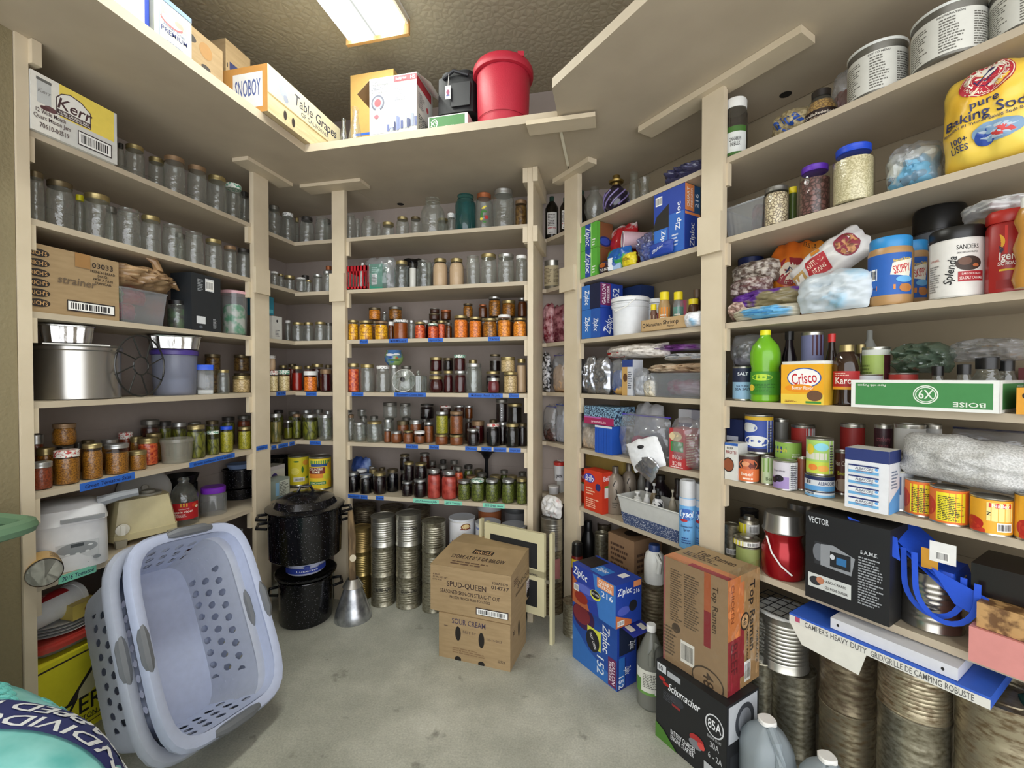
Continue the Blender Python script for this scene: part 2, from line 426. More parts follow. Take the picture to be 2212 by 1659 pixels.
def clipR(s0,d0,d1,zt):
 a,n,c,r=FR['R'];xx=bd[1]+0.004
 def s_at(d):return(xx-n.x*(c+d))/a.x
 pts=[(max(s0,s_at(d0)),d0),(rend,d0),(rend,d1),(s_at(d1),d1)]
 return pts
for t in range(1,7):
 zt=Z['R'][t];a,n,c,r=FR['R']
 def s_y(d):return-(YW-0.004-n.y*(c+d))/abs(a.y)
 d1=TH-0.003;xx=bd[1]+0.002
 L=[(xx,YW-0.004)]
 w=[Vector((xx,2.60)),Vector((xx+0.012,2.60))]
 p0=Rp(sN,0.0);pts=[Vector((xx,p0.y+0.004)),Vector((p0.x,p0.y+0.004))if p0.x>xx else Vector((xx+.001,p0.y)),Rp(rend,0),Rp(rend,d1),Vector((xj-0.006,YW-0.004)),Vector((xx,YW-0.004))]
 base=n*c;loc=[((q-base).dot(a),(q-base).dot(n))for q in pts]
 MB().slab(loc,zt-0.022,zt,board).build('shelf_board',sr)
for q,nm in((r0,'post'),(r1,'post')):
 MB().box(q[0],q[1],-0.021,-0.001,0,2.482,trimp).build(nm,sr)
 MB().box(q[1]-0.03,q[1]-0.006,0.0,0.015,0,2.482,trimp).build('post_backer',sr)
cleats(sr,'R',r1[1]-0.012,rend,range(1,7),(1,0));cleats(sr,'R',r0[1]-0.012,r1[0]+0.004,range(1,7),(1,0))
for uu,vv in(((1208,1238),(629,576)),((1506,1556),(547,463))):
 p=on_wall('R',sum(uu)/2,vv[0],-0.04)[0];s0,s1=[sR(u,vv[0],-0.04)for u in uu]
 MB().box(s0,s1,-0.04,-0.0215,z_at(p,vv[0]),z_at(p,vv[1]),trimp).build('splice_plate',sr)
MB().box(r0[0]-0.06,r0[1]+0.13,-0.06,-0.002,2.455,2.481,trimp).build('top_block',sr)
MB().box(sR(1395,258),sR(1748,55),-0.05,0.04,2.455,2.481,trimp).build('top_block',sr)
a,n,c,r=FR['R'];base=n*c
pts=[Vector((-0.238,Rp(0,-0.54).y)),Rp(rend,-0.54),Rp(rend,TH-0.003),Vector((xj-0.006,YW-0.004)),Vector((-0.238,YW-0.004))]
fy=(RC-0.54+0.238*n.x)/n.y;pts[0]=Vector((-0.238,fy))
MB().slab([((q-base).dot(a),(q-base).dot(n))for q in pts],2.482,2.52,board).build('top_shelf',sr)
for nm,wall,(u,v)in(('knot_hole',sb,(865,441)),('knot_hole',sr,(1697,204))):
 q=on_level(u,v,2.4815);fr='B' if wall is sb else 'R';a,n,c,r=FR[fr]
 MB().lathe([(0.0,0),(0.022,0),(0.022,0.0006)],M('#1d1712',0.9),seg=16).build(nm,wall,loc=(q.dot(a),q.dot(n)-c,2.4806))
 # - ceiling light
lt=empty('ceiling_light',(-1.157,1.43,H_CEIL));tag(lt,'long fluorescent ceiling light with glowing ribbed cover and wooden ends','ceiling light')
wood=MIX2('pine_strip','#b98a52','#d2a86c',scale=8,rough=0.6,lo=0.3,hi=0.7,stretch=(1,8,1))
MB().box(-0.172,0.172,-0.62,0.62,-0.012,-0.001,M('#e5e3da')).build('housing',lt)
em=bpy.data.materials.new('glowing_cover');em.use_nodes=True;nt=em.node_tree;nt.nodes.clear()
out=nt.nodes.new('ShaderNodeOutputMaterial');e=nt.nodes.new('ShaderNodeEmission');tc=nt.nodes.new('ShaderNodeTexCoord')
sx=nt.nodes.new('ShaderNodeSeparateXYZ');nt.links.new(tc.outputs['Object'],sx.inputs[0])
wv=nt.nodes.new('ShaderNodeMath');wv.operation='MULTIPLY';wv.inputs[1].default_value=38.0;nt.links.new(sx.outputs[0],wv.inputs[0])
cs=nt.nodes.new('ShaderNodeMath');cs.operation='COSINE';nt.links.new(wv.outputs[0],cs.inputs[0])
mr=nt.nodes.new('ShaderNodeMapRange');mr.inputs['From Min'].default_value=1.0;mr.inputs['From Max'].default_value=-1.0
mr.inputs['To Min'].default_value=0.02;mr.inputs['To Max'].default_value=1.0;nt.links.new(cs.outputs[0],mr.inputs['Value'])
ml=nt.nodes.new('ShaderNodeMath');ml.operation='MULTIPLY';ml.inputs[1].default_value=LAMP_STRENGTH;nt.links.new(mr.outputs[0],ml.inputs[0])
e.inputs[0].default_value=(0.97,1.0,0.93,1);nt.links.new(ml.outputs[0],e.inputs[1]);nt.links.new(e.outputs[0],out.inputs[0])
MB().box(-0.160,0.160,-0.60,0.60,-0.078,-0.013,em,taper=0.012).build('diffuser',lt)
for y in(-0.62,0.602):MB().box(-0.172,0.172,y,y+0.018,-0.085,-0.013,wood).build('end_board',lt)
for x in(-0.172,0.162):MB().box(x,x+0.010,-0.60,0.60,-0.040,-0.013,M('#d8cfb8')).build('side_strip',lt)
# - jars, cans, bottles, boxes, bags
GLASS=CLEAR('clear_jar_glass',tint='#f2f5f2',gl=0.55,base=0.085,rough=0.05,milky=0.06,mcol='#c8ccc8',bumpy=0.35,bscale=55)
FULLG=CLEAR('filled_jar_glass',tint='#fafaf8',gl=0.32,base=0.025,rough=0.03,milky=0.0,bumpy=0.25,bscale=55)
TEAL=CLEAR('teal_glass',tint='#5fa6a6',gl=0.6,base=0.06,milky=0.10,mcol='#3fa0a0')
FROST=CLEAR('frosted_plastic',tint='#dfe4e8',gl=0.4,base=0.05,rough=0.2,milky=0.35,mcol='#c9d0d8')
CLEARP=CLEAR('clear_plastic',tint='#eef0f2',gl=0.5,base=0.05,rough=0.1,milky=0.12)
FILM=CLEAR('clear_film',tint='#f0f1f3',gl=0.55,base=0.07,rough=0.12,milky=0.13,mcol='#e3e6ea',bumpy=1.0,bscale=22)
GOLD=M('#a8986a',0.35,0.8);SILV=M('#b9bab8',0.32,0.85);GREYL=M('#77756e',0.4,0.7);DARKL=M('#33302c',0.4,0.3)
WHITEL=M('#e6e6e4',0.4);BRONZE=M('#6c6048',0.4,0.75);YELL=M('#d9d020',0.4);BLUEL=M('#1c49c8',0.4);PURL=M('#5b2aa8',0.4);COPPER=M('#a3603a',0.4,0.5);BROWNL=M('#8a6f52',0.45,0.4)
FLORAL=MIX2('floral_lid','#e8ece4','#2f9c78',scale=110,rough=0.4,lo=0.5,hi=0.56)
FRUITL=MIX2('fruit_lid','#e6e4dc','#b8423c',scale=90,rough=0.4,lo=0.52,hi=0.56)
BWL=MIX2('patterned_lid','#e9e9e6','#4a4a50',scale=120,rough=0.4,lo=0.55,hi=0.6)
LIDS={'gold':GOLD,'silver':SILV,'grey':GREYL,'dark':DARKL,'white':WHITEL,'bronze':BRONZE,'yellow':YELL,'blue':BLUEL,'purple':PURL,'copper':COPPER,'floral':FLORAL,'fruit':FRUITL,'bw':BWL,'brown':BROWNL}
FOOD={'salsa':('orange salsa',MIX2('orange_salsa','#6e4410','#a87222',170,bump=0.3)),'redsalsa':('dark red salsa',MIX2('red_salsa','#6a2a10','#94401c',150,bump=0.3)),'relish':('yellow-green relish',MIX2('relish','#7a7a10','#a8a02c',140,bump=0.3)),'pickle':('green pickles',MIX2('pickles','#33380e','#757824',45,tex='edge',lo=0.0,hi=0.18,stretch=(1,1,0.35))),'beans':('green beans',MIX2('green_beans','#2a3410','#6a742c',95,tex='edge',lo=0.0,hi=0.2,stretch=(1,1,0.45))),'peach':('yellow peaches',MIX2('peaches','#a8620a','#f2b81e',32,tex='edge',lo=0.0,hi=0.12)),'apricot':('orange apricots',MIX2('apricots','#a85208','#f09a2c',40,tex='edge',lo=0.0,hi=0.14)),'darkpeach':('amber fruit',MIX2('amber_fruit','#5a3208','#b8781e',45,tex='edge',lo=0.0,hi=0.2)),'syrup':('amber syrup',M('#8a4310',0.2)),'darksyrup':('amber preserves',M('#5c2c0c',0.2)),'tomato':('red tomatoes',MIX2('tomatoes','#8a2018','#bc4c40',30,lo=0.35,hi=0.65)),'redfruit':('orange-red fruit',MIX2('red_fruit','#a81c14','#e8743a',70,lo=0.4,hi=0.6)),'jelly':('dark purple jelly',M('#15080c',0.15)),'redjelly':('dark red jelly',M('#3a070c',0.12)),'pinkjelly':('rosy jelly',M('#68202a',0.15)),'plum':('brown fruit butter',MIX2('fruit_butter','#6a3816','#8a4c22',160)),'juice':('black grape juice',M('#0b070b',0.12)),'brown':('preserves',MIX2('preserves','#2a120a','#4a2010',70)),'tan':('tan applesauce',M('#b08d62',0.4)),'chicken':('pale canned chicken',MIX2('chicken','#8a6f38','#d2b98a',50,tex='edge',lo=0.0,hi=0.12)),'meat':('canned meat',MIX2('meat','#4a3012','#7d6030',55)),'garlic':('peeled garlic',MIX2('garlic','#a8884a','#e6d5a4',38,tex='edge',lo=0.0,hi=0.1)),'carrot':('orange carrots',MIX2('carrots','#b04a08','#f08a28',48,tex='edge',lo=0.0,hi=0.14)),'redsauce':('red tomato sauce',M('#8c1a10',0.3)),'beige':('pale tan powder',M('#c4a888',0.6)),'whitep':('white powder',M('#dcdcd8',0.7)),'spears':('brownish pickle spears',MIX2('spears','#3c4412','#8a7a3a',60,tex='edge',lo=0.0,hi=0.2,stretch=(1,1,0.12))),'liquid':('cloudy green brine',M('#6a6a1c',0.2)),'rice':('white rice',MIX2('rice','#b8ae86','#e0d8b4',260)),'kidney':('red-brown beans',MIX2('kidney_beans','#2a1614','#7a5450',75,tex='edge',lo=0.0,hi=0.22)),'blackeye':('spotted beans',MIX2('spotted_beans','#5c4636','#dccfae',85,tex='edge',lo=0.0,hi=0.2)),'popcorn':('popcorn kernels',MIX2('popcorn','#7a4a10','#d8a850',95,tex='edge',lo=0.0,hi=0.2)),}
PROF={'quart':[(0.86,0),(0.98,.02),(1,.05),(1,.66),(.97,.73),(.86,.80),(.74,.845),(.72,.86),(.72,.995)],'wide':[(0.88,0),(0.98,.02),(1,.05),(1,.70),(.98,.76),(.93,.81),(.88,.84),(.88,.995)],'squat':[(0.84,0),(0.97,.03),(1,.07),(1,.68),(.97,.76),(.93,.80),(.91,.82),(.91,.99)],'round':[(0.66,0),(0.84,.04),(0.97,.16),(1,.36),(.97,.58),(.86,.74),(.82,.80),(.82,.99)],'pint':[(0.86,0),(0.98,.02),(1,.05),(1,.64),(.96,.72),(.88,.77),(.86,.79),(.86,.995)],'big':[(0.84,0),(0.97,.015),(1,.05),(1,.56),(.95,.66),(.82,.75),(.64,.82),(.58,.85),(.58,.99)],'tallwide':[(0.86,0),(0.98,.015),(1,.04),(1,.74),(.95,.80),(.80,.86),(.76,.88),(.76,.99)],'straight':[(0.94,0),(1,.02),(1,.10),(1,.86),(.97,.88),(.97,.99)],}
def lidr(shape):return{'quart':.78,'wide':.94,'squat':.98,'round':.92,'pint':.92,'big':.64,'tallwide':.84,'straight':1.03}[shape]
def inner(prof,fill,k=0.93,z0=0.015):
 out=[(prof[0][0]*k,z0)]
 for(r0,a),(r1,b)in zip(prof,prof[1:]):
  if b<=fill:out.append((r1*k,max(b,z0+0.005)))
  else:
   if a<fill:out.append(((r0+(r1-r0)*(fill-a)/(b-a))*k,fill))
   break
 out.append((0.0,out[-1][1]));return out
def make_jar(shape,food,fill,lid,glass=None,R=0.045,H=0.16,label=None):
 def f():
  root=empty('canning_jar' if shape in('quart','wide','squat','round','pint')else 'glass_jar',(0,0,0))
  P=PROF[shape];mb=MB();g=glass or(FULLG if food else GLASS)
  sc=lambda pr:[(r*R,z*H)for r,z in pr]
  mb.lathe([(0.0,0.012*H)]+sc([(P[0][0]*.8,0.012)])+sc(P),g,seg=24)
  mb2=[q for q in mb.f if len(q)<=4]
  mb.m=[m for q,m in zip(mb.f,mb.m)if len(q)<=4];mb.f=mb2
  mb.lathe(sc([(P[-1][0]+.01,.88),(P[-1][0]+.045,.89),(P[-1][0]+.01,.90)]),g,seg=24)if not lid else None
  if not lid:mb.lathe(sc([(P[-1][0]+.0,.965),(P[-1][0]+.04,.975),(P[-1][0]+.03,1.0),(P[-1][0]-.03,1.0)]),g,seg=24)
  if not lid:mb.m=[m for q,m in zip(mb.f,mb.m)if len(q)<=4];mb.f=[q for q in mb.f if len(q)<=4]
  mb.build('glass',root)
  if label:
   lb=MB();lb.decals(S_cyl(R*1.004,R*2.2,H*.12),R*2.2,H*.5,label);lb.build('paper_label',root)
  if food:
   MB().lathe(sc(inner(P,fill)),FOOD[food][1],seg=20).build('contents',root)
  if lid:
   l=lidr(shape);hl=0.875 if shape not in('squat','round')else 0.80
   if shape=='big':hl=.9
   if shape=='straight':hl=.86
   MB().lathe(sc([(l*.97,hl),(l,hl+.012),(l*.985,hl+.03),(l*1.0,hl+.045),(l*.985,hl+.06),(l,hl+.075),(l,.985),(l*.94,1.0),(l*.80,1.0),(l*.78,.996),(0,.996)]),LIDS[lid],seg=24).build('lid',root)
  return root
 return f
SIZEW={'quart':'quart','wide':'wide-mouth','squat':'squat','round':'rounded','pint':'pint','big':'big-shouldered','tallwide':'tall','straight':'straight-sided'}
def capped(wall,t,z0,h):
 return min(h,Z[wall][t-1]-(.042 if t==1 else.026)-z0)if 0<t<7 else h
def jar(bay,t,uL,uR,vT,d0=0.03,shape='quart',food=None,lid='gold',fill=.8,row=0,z0=None,look=None,glass=None,label=None,zoff=0.0,rmax=None):
 wall='R' if bay in 'RQN' else('L' if bay in 'LK' else 'B')
 p,r=cyl(wall,uL,uR,vT,d0)
 if rmax:r=min(r,rmax)
 r*=0.985
 zb=(Z[wall][t]if z0 is None else z0)+zoff
 if z0 is None and bay in 'CK' and p.x<XL+r:zb=max(Z['L'][t],Z['B'][t])
 q=p-p.normalized()*r if vT<816 else p+p.normalized()*r*.9
 h=capped(wall,t,zb,z_at(q,vT)-zb)
 a,n,c,rot=FR[wall]
 key=(shape,food,round(fill,2),lid,glass.name if glass else None,label is not None and uL)
 o=instance(key,make_jar(shape,food,fill,lid,glass,label=label),(p.x,p.y,zb+0.0008),cam_rot(p),(r/.045,r/.045,h/.16))
 if look is None:
  lw={'bw':'patterned','fruit':'fruit-print','floral':'green-patterned'}.get(lid,lid)
  sz=SIZEW[shape]
  look=(f'empty clear {sz} jar' if not food else f'{sz} jar of {FOOD[food][0]}')+(f', {lw} lid' if lid else ', no lid')
 bay='C' if bay=='K' else bay
 reg(o,look,'jar',bay,t,row,uL,{'L':'jars on the left wall shelves','C':'jars on the corner shelves','B':'jars on the back wall shelves'}.get(bay,'jars on the right wall shelves'))
 o['zt']=zb+h
 return o
def jars(bay,t,rows):
 for r in rows:
  r=list(r);kw=r.pop()if isinstance(r[-1],dict)else{}
  jar(bay,t,*r,**kw)
  # - general builders
STEEL=MIX2('tin_plate','#a8a69c','#c9c7bd',scale=20,rough=0.32,lo=0.3,hi=0.7,metal=0.9)
TINOLD=MIX2('old_tin','#7c7662','#b2ad9a',scale=60,rough=0.36,lo=0.3,hi=0.62,metal=0.85,bump=0.04,detail=10,stretch=(1,1,1.6))
TINRUST=MIX2('rusty_tin','#66553a','#b0a68c',scale=38,rough=0.42,lo=0.36,hi=0.56,metal=0.3,metal2=0.85,bump=0.06,detail=12,stretch=(1,1,2.6))
TINBROWN=MIX2('brown_stained_tin','#50422f','#8f846c',scale=36,rough=0.45,lo=0.38,hi=0.64,metal=0.35,metal2=0.8,bump=0.06,detail=12,stretch=(1,1,2.2))
ALU=M('#b4b2ac',0.3,0.9,var=0.06,scale=12)
CARD=MIX2('brown_cardboard','#9c8460','#a88f6a',scale=14,rough=0.75,lo=0.3,hi=0.7,stretch=(1,1,6))
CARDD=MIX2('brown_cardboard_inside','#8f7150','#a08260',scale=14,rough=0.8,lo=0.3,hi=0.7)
WHITE=M('#e8e8e4',0.45);WCARD=M('#d4d4ce',0.6);BLACK=M('#141414',0.35);BLACKC=M('#16171a',0.5)
INK='#2a2422'
def cyl_fit(bay,t,uL,uR,vT,d0,z0=None,vB=None):
 wall='R' if bay in 'RQN' else('L' if bay in 'LK' else 'B')
 p,r=cyl(wall,uL,uR,vT,d0)
 if z0 is None:z0=Z[wall][t]if vB is None else z_at(p-p.normalized()*r,vB)
 q=p-p.normalized()*r if vT<816 else p+p.normalized()*r*.9
 if z0==Z[wall][t]and bay in 'CK' and p.x<XL+r:z0=max(Z['L'][t],Z['B'][t])
 return p,r*.985,z0,capped(wall,t,z0,z_at(q,vT)-z0)
def lathe_parts(root,r,h,parts,seg=32,sq=0.0,sy=1.0):
 for it in parts:
  nm,prof,m=it[:3];mb=MB()
  (mb.open_lathe if(len(it)>3 and it[3]=='open')else mb.lathe)([(a*r,b*h)for a,b in prof],m,seg=seg,sq=sq,sy=sy)
  mb.build(nm,root)
def round_thing(name,label,cat,fit,parts,dec=None,dz=(0,1),off=0.0,span=2.4,rr=1.003,sq=0.0,sy=1.0,group=None,decname='printed_label',tilt=None):
 p,r,z0,h=fit
 root=empty(name,(p.x,p.y,z0+0.0006),cam_rot(p,off));tag(root,label,cat,group)
 if tilt:root.rotation_euler=(tilt[0],tilt[1],cam_rot(p,off))
 lathe_parts(root,r,h,parts,sq=sq,sy=sy)
 if dec:
  Wd=r*span;Hd=(dz[1]-dz[0])*h
  MB().decals(S_cyl(r*rr,Wd,dz[0]*h,sy=sy),Wd,Hd,dec).build(decname,root)
 return root
def can_profile(ribs=0,a=.3,b=.72):
 pr=[(.97,0),(1,.005),(1,.02),(.975,.035)]
 if ribs:
  for i in range(ribs):
   z=a+(b-a)*i/(ribs-1);dz=(b-a)/ribs*.28;pr+=[(.98,z-dz),(.962,z),(.98,z+dz)]
 pr+=[(.975,.965),(1,.98),(1,.995),(.97,1),(.95,.985),(.82,.985),(.8,.978),(.5,.978),(.48,.984),(0,.984)]
 return pr
def can(bay,t,uL,uR,vT,d0,label,dec,z0=None,vB=None,off=0.0,name='food_can',cat='can',group='food cans on the right wall shelves',wrap=None,metal=None,dz=(.05,.95)):
 f=cyl_fit(bay,t,uL,uR,vT,d0,z0,vB);p,r,zb,h=f
 root=empty(name,(p.x,p.y,zb+0.0006),cam_rot(p,off));tag(root,label,cat,group)
 lathe_parts(root,r,h,[('metal_body',can_profile(),metal or STEEL)])
 if wrap:
  mb=MB();mb.open_lathe([(r*.985,h*dz[0]),(r*.985,h*dz[1])],M(wrap,0.4),seg=36)
  Wd=r*2.6;mb.decals(S_cyl(r*.987,Wd,h*dz[0]),Wd,h*(dz[1]-dz[0]),dec);mb.build('paper_label',root)
 root['zt']=zb+h;return root
def steel_can(fit,label,mat,ribs=10,lid=None,group='large steel storage cans',off=0.0,dec=None,tilt=0,name='storage_can'):
 p,r,z0,h=fit
 root=empty(name,(p.x,p.y,z0+0.0006),cam_rot(p,off));tag(root,label,'can',group)
 body=can_profile(ribs,.16,.84)
 lathe_parts(root,r,h,[('metal_body',body,mat)],seg=40)
 if lid:lathe_parts(root,r,h,[('lid',[(1.0,.95),(1.03,.955),(1.03,.995),(.98,1.01),(.9,1.003),(0,1.003)],lid)],seg=40)
 if dec:MB().decals(S_cyl(r*.995,r*2.2,h*.05),r*2.2,h*.9,dec).build('printed_label',root)
 root['zt']=z0+h;return root
def carton(name,label,cat,loc,rot,w,d,h,m,faces=None,group=None,flaps=None,opened=None,wall=.003):
 mb=MB()
 if opened:
  mb.box(-w/2,w/2,-d/2,d/2,0,wall,m)
  for a in((-w/2,w/2,-d/2,-d/2+wall),(-w/2,w/2,d/2-wall,d/2),(-w/2,-w/2+wall,-d/2,d/2),(w/2-wall,w/2,-d/2,d/2)):mb.box(*a,0,h,m)
 else:mb.box(-w/2,w/2,-d/2,d/2,0,h,m)
 if faces:
  for k,it in faces.items():
   if k=='f':mb.decals(S_front(w,d),w,h,it)
   elif k=='r':mb.decals(S_right(w,d),d,h,it)
   elif k=='l':mb.decals(S_left(w,d),d,h,it)
   elif k=='t':mb.decals(S_top(w,d,h),w,d,it)
 o=mb.build(name,None,loc=loc,rot=rot);tag(o,label,cat,group)
 return o
def box_fit(wall,t,uL,uR,vT,d0,dep,z0=None,ref='L',vB=None):
 a,n,c,rot=FR[wall]
 zb=z0
 pL,zl=on_wall(wall,uL,vT,d0);pR,zr=on_wall(wall,uR,vT,d0)
 pr=pL if ref=='L' else pR
 if wall=='L' and t>0 and pL.y<1.107:pL=Vector((pL.x,1.107))
 if d0<.016:
  def cl(p,lo,hi):sv=p.dot(a);return p+a*(max(lo,min(hi,sv))-sv)
  if wall=='R' and 0<t<7:
   mid=(pL+pR).dot(a)/2;lo,hi=(r1[1]+.002,9)if mid>r1[0]else(r0[1]+.002,r1[0]-.002)
   if mid>r0[1]:pL,pR=cl(pL,lo,hi),cl(pR,lo,hi)
 if zb is None:zb=Z[wall][t]if vB is None else z_at(pr,vB)
 h=capped(wall,t,zb,z_at(pr,vT)-zb);w=(pR-pL).length
 if t and d0>=0:dep=min(dep,TH-.012-d0)
 ctr=(pL+pR)/2+n*(dep/2)
 return(ctr.x,ctr.y,zb+0.0006),rot,w,dep,h
def sh_box(name,label,cat,wall,t,uL,uR,vT,d0,dep,m,faces=None,group=None,z0=None,ref='L',vB=None,turn=0.0,**k):
 loc,rot,w,d,h=box_fit(wall,t,uL,uR,vT,d0,dep,z0,ref,vB)
 o=carton(name,label,cat,loc,rot+turn,w,d,h,m,faces,group,**k);o['zt']=loc[2]+h;return o
def corner_box(A,B,C,z0,vtopA):
 a,b,c=on_level(*A,z0),on_level(*B,z0),on_level(*C,z0)
 d=(b-a);w=d.length;d.normalize();n=Vector((-d.y,d.x))
 dep=(c-b).dot(n);h=z_at(a,vtopA)-z0
 ctr=(a+b)/2+n*dep/2
 return(ctr.x,ctr.y,z0+.0006),math.atan2(d.y,d.x),w,dep,h
def pillow(mb,w,h,t,m,seed=0,wr=0.12,p=2.4,nx=22,ny=22,slump=0.0,pinch=0.0,sag=0.0,back=True,rim=0.0):
 def prof(a):return max(0.0,1-abs(a)**p)**0.55
 def sfc(x,y,side):
  th=t/2*prof(x)*prof(y)*(1-slump*y)
  nz=noise.noise(Vector((x*2.2+seed*3.1,y*2.2-seed,side*2.0)))+.6*noise.noise(Vector((x*5+seed,y*5,side*3.0+seed)))+.35*noise.noise(Vector((x*11,y*9+seed,side)))
  th=th*(1+wr*2.2*nz)+rim+0.0006
  ww=w/2*(1-pinch*max(0,y))*(1+.10*noise.noise(Vector((y*2.3+seed,seed,0))))*(1-.5*wr*abs(y)**5)
  zz=h/2+y*h/2*(1+(.16 if y>0 else.03)*noise.noise(Vector((x*2.4,seed,1))))*(1-1.1*wr*abs(x)**4*(y>0))-sag*h*(1-abs(x))*(y>0)*.3
  return Vector((x*ww,-th*side,max(0,zz)))
 for side in((1,-1)if back else(1,)):
  vs=[sfc(-1+2*i/nx,-1+2*j/ny,side)for j in range(ny+1)for i in range(nx+1)]
  fs=[]
  for j in range(ny):
   for i in range(nx):
    q=[j*(nx+1)+i,j*(nx+1)+i+1,(j+1)*(nx+1)+i+1,(j+1)*(nx+1)+i]
    fs.append(tuple(q)if side>0 else tuple(reversed(q)))
  mb.add(vs,fs,m)
 def surf(x,y,o):
  v=sfc(max(-1,min(1,(x/(w)-.5)*2)),max(-1,min(1,y/h*2-1)),1);return(v.x,v.y-o-.001,v.z)
 return surf
def bag(name,label,cat,loc,rot,w,h,t,m,dec=None,content=None,group=None,seed=0,wr=.12,tilt=0.0,roll=0.0,cfill=(.86,.7,.8),zipc=None,**k):
 root=empty(name,loc,(tilt,roll,rot));tag(root,label,cat,group)
 if content:
  mb=MB();pillow(mb,w*cfill[0],h*cfill[1],t*cfill[2],content,seed=seed+5,wr=.10,p=3.2);mb.build('contents',root)
 mb=MB();s=pillow(mb,w,h,t,m,seed=seed,wr=wr,**k)
 if dec:mb.decals(s,w,h,dec,off=.0012)
 mb.build('plastic_film',root,sharp=70)
 if zipc:MB().tube([(-w/2*.97,-.001,h*.96),(0,-.002,h*.955),(w/2*.97,-.001,h*.96)],.0035,M(zipc,.3),seg=6).build('zip_strip',root)
 return root
def sh_bag(name,label,wall,t,uL,uR,vT,d0,th,m,z0=None,ref='C',turn=0.0,cat='bag',vB=None,**k):
 vr=vT;a,n,c,rot=FR[wall]
 pL,_=on_wall(wall,uL,vT,d0);pR,_=on_wall(wall,uR,vT,d0);pm=(pL+pR)/2
 zb=z0 if z0 is not None else(Z[wall][t]if vB is None else z_at(pm,vB))
 if z0 is None:zb=max(zb,Z[wall][t])
 h=capped(wall,t,zb,z_at(pm,vT)-zb);w=(pR-pL).length;ctr=pm+n*th/2
 return bag(name,label,cat,(ctr.x,ctr.y,zb+.001),rot+turn,w,h,th,m,**k)
def relax():
 by={}
 for r in REG:
  o=r[0]
  if 'zt' not in o or 'jar' not in o.name:continue
  by.setdefault(r[3]if r[2]in 'BLC' else 10+r[3],[]).append(o)
 for k,L in by.items():
  it=[[Vector((o.location.x,o.location.y)),o.scale.x*.045*1.02,o.location.z,o['zt'],o]for o in L]
  for _ in range(40):
   moved=False
   for i in range(len(it)):
    for j in range(i+1,len(it)):
     a,b=it[i],it[j]
     if a[2]>b[3]-.004 or b[2]>a[3]-.004:continue
     d=(a[0]-b[0]).length;ov=a[1]+b[1]-d
     if ov>0.0004:
      moved=True;far=a if a[0].length>b[0].length else b;near=b if far is a else a
      q=far[0]+far[0].normalized()*min(ov*.6,.012)
      lim=YW-far[1]-.006;okx=q.x>XW+far[1]+.006
      if q.y<lim and okx and k<10:far[0]=q;ov*=.5
      s=max(.93,1-ov*.6/(a[1]+b[1]));a[1]*=s;b[1]*=s
   if not moved:break
  for p,r,z,zt,o in it:
   if p.y>YW-r-.005:p.y=YW-r-.005
   if p.x<XW+r+.005:p.x=XW+r+.005
   o.location.x,o.location.y=p;s=r/1.02/.045;o.scale.x=o.scale.y=s
   # - left wall jars
jars('L',1,[(253,269,308,.10,{'lid':'dark'}),(268,313,310,.05,{'shape':'wide'}),(318,357,336,.09,{'shape':'wide','lid':'gold'}),(350,402,334,.02,{'lid':'brown','shape':'wide'}),(404,447,355,.02,{'lid':'brown','shape':'wide'}),(447,490,377,.02,{'shape':'wide'}),(484,523,394,.04,{'lid':'floral','shape':'wide'}),(514,540,412,.08,{'lid':'dark','row':1})])
jars('L',2,[(56,96,368,.03,{'lid':'bronze','shape':'wide'}),(97,160,388,.03,{'lid':'bronze','shape':'wide'}),(160,184,420,.13,{'lid':'yellow','row':1}),(178,240,416,.04,{'lid':'gold','shape':'wide'}),(250,304,448,.03,{'lid':None,'shape':'wide'}),(303,348,464,.03,{'lid':'gold','shape':'wide'}),(349,396,483,.03,{'lid':None,'shape':'wide'}),(398,440,499,.03,{'lid':None,'shape':'wide'}),(442,480,515,.03,{'lid':'gold','shape':'wide'}),(482,512,530,.04,{'lid':'brown','shape':'wide'}),(512,541,536,.03,{'lid':'dark','shape':'wide'}),(225,256,445,.16,{'lid':'grey','row':1}),(375,402,503,.16,{'lid':'grey','row':1})])
jars('L',4,[(468,496,799,.04,{'lid':'gold','shape':'pint','look':'quilted clear pint jar with gold lid'}),(501,543,812,.05,{'shape':'squat','food':'chicken','lid':'gold'}),(441,477,800,.17,{'shape':'squat','food':'meat','lid':'bronze','row':1}),(504,541,806,.17,{'shape':'squat','food':'meat','lid':'bronze','row':1})])
for o,uL,uR,v in((1,441,477,765),(2,504,540,766)):
 jar('L',4,uL,uR,v,.17,'squat','meat','bronze',row=2,z0=z_at(on_wall('L',(uL+uR)/2,802,.2)[0],802))
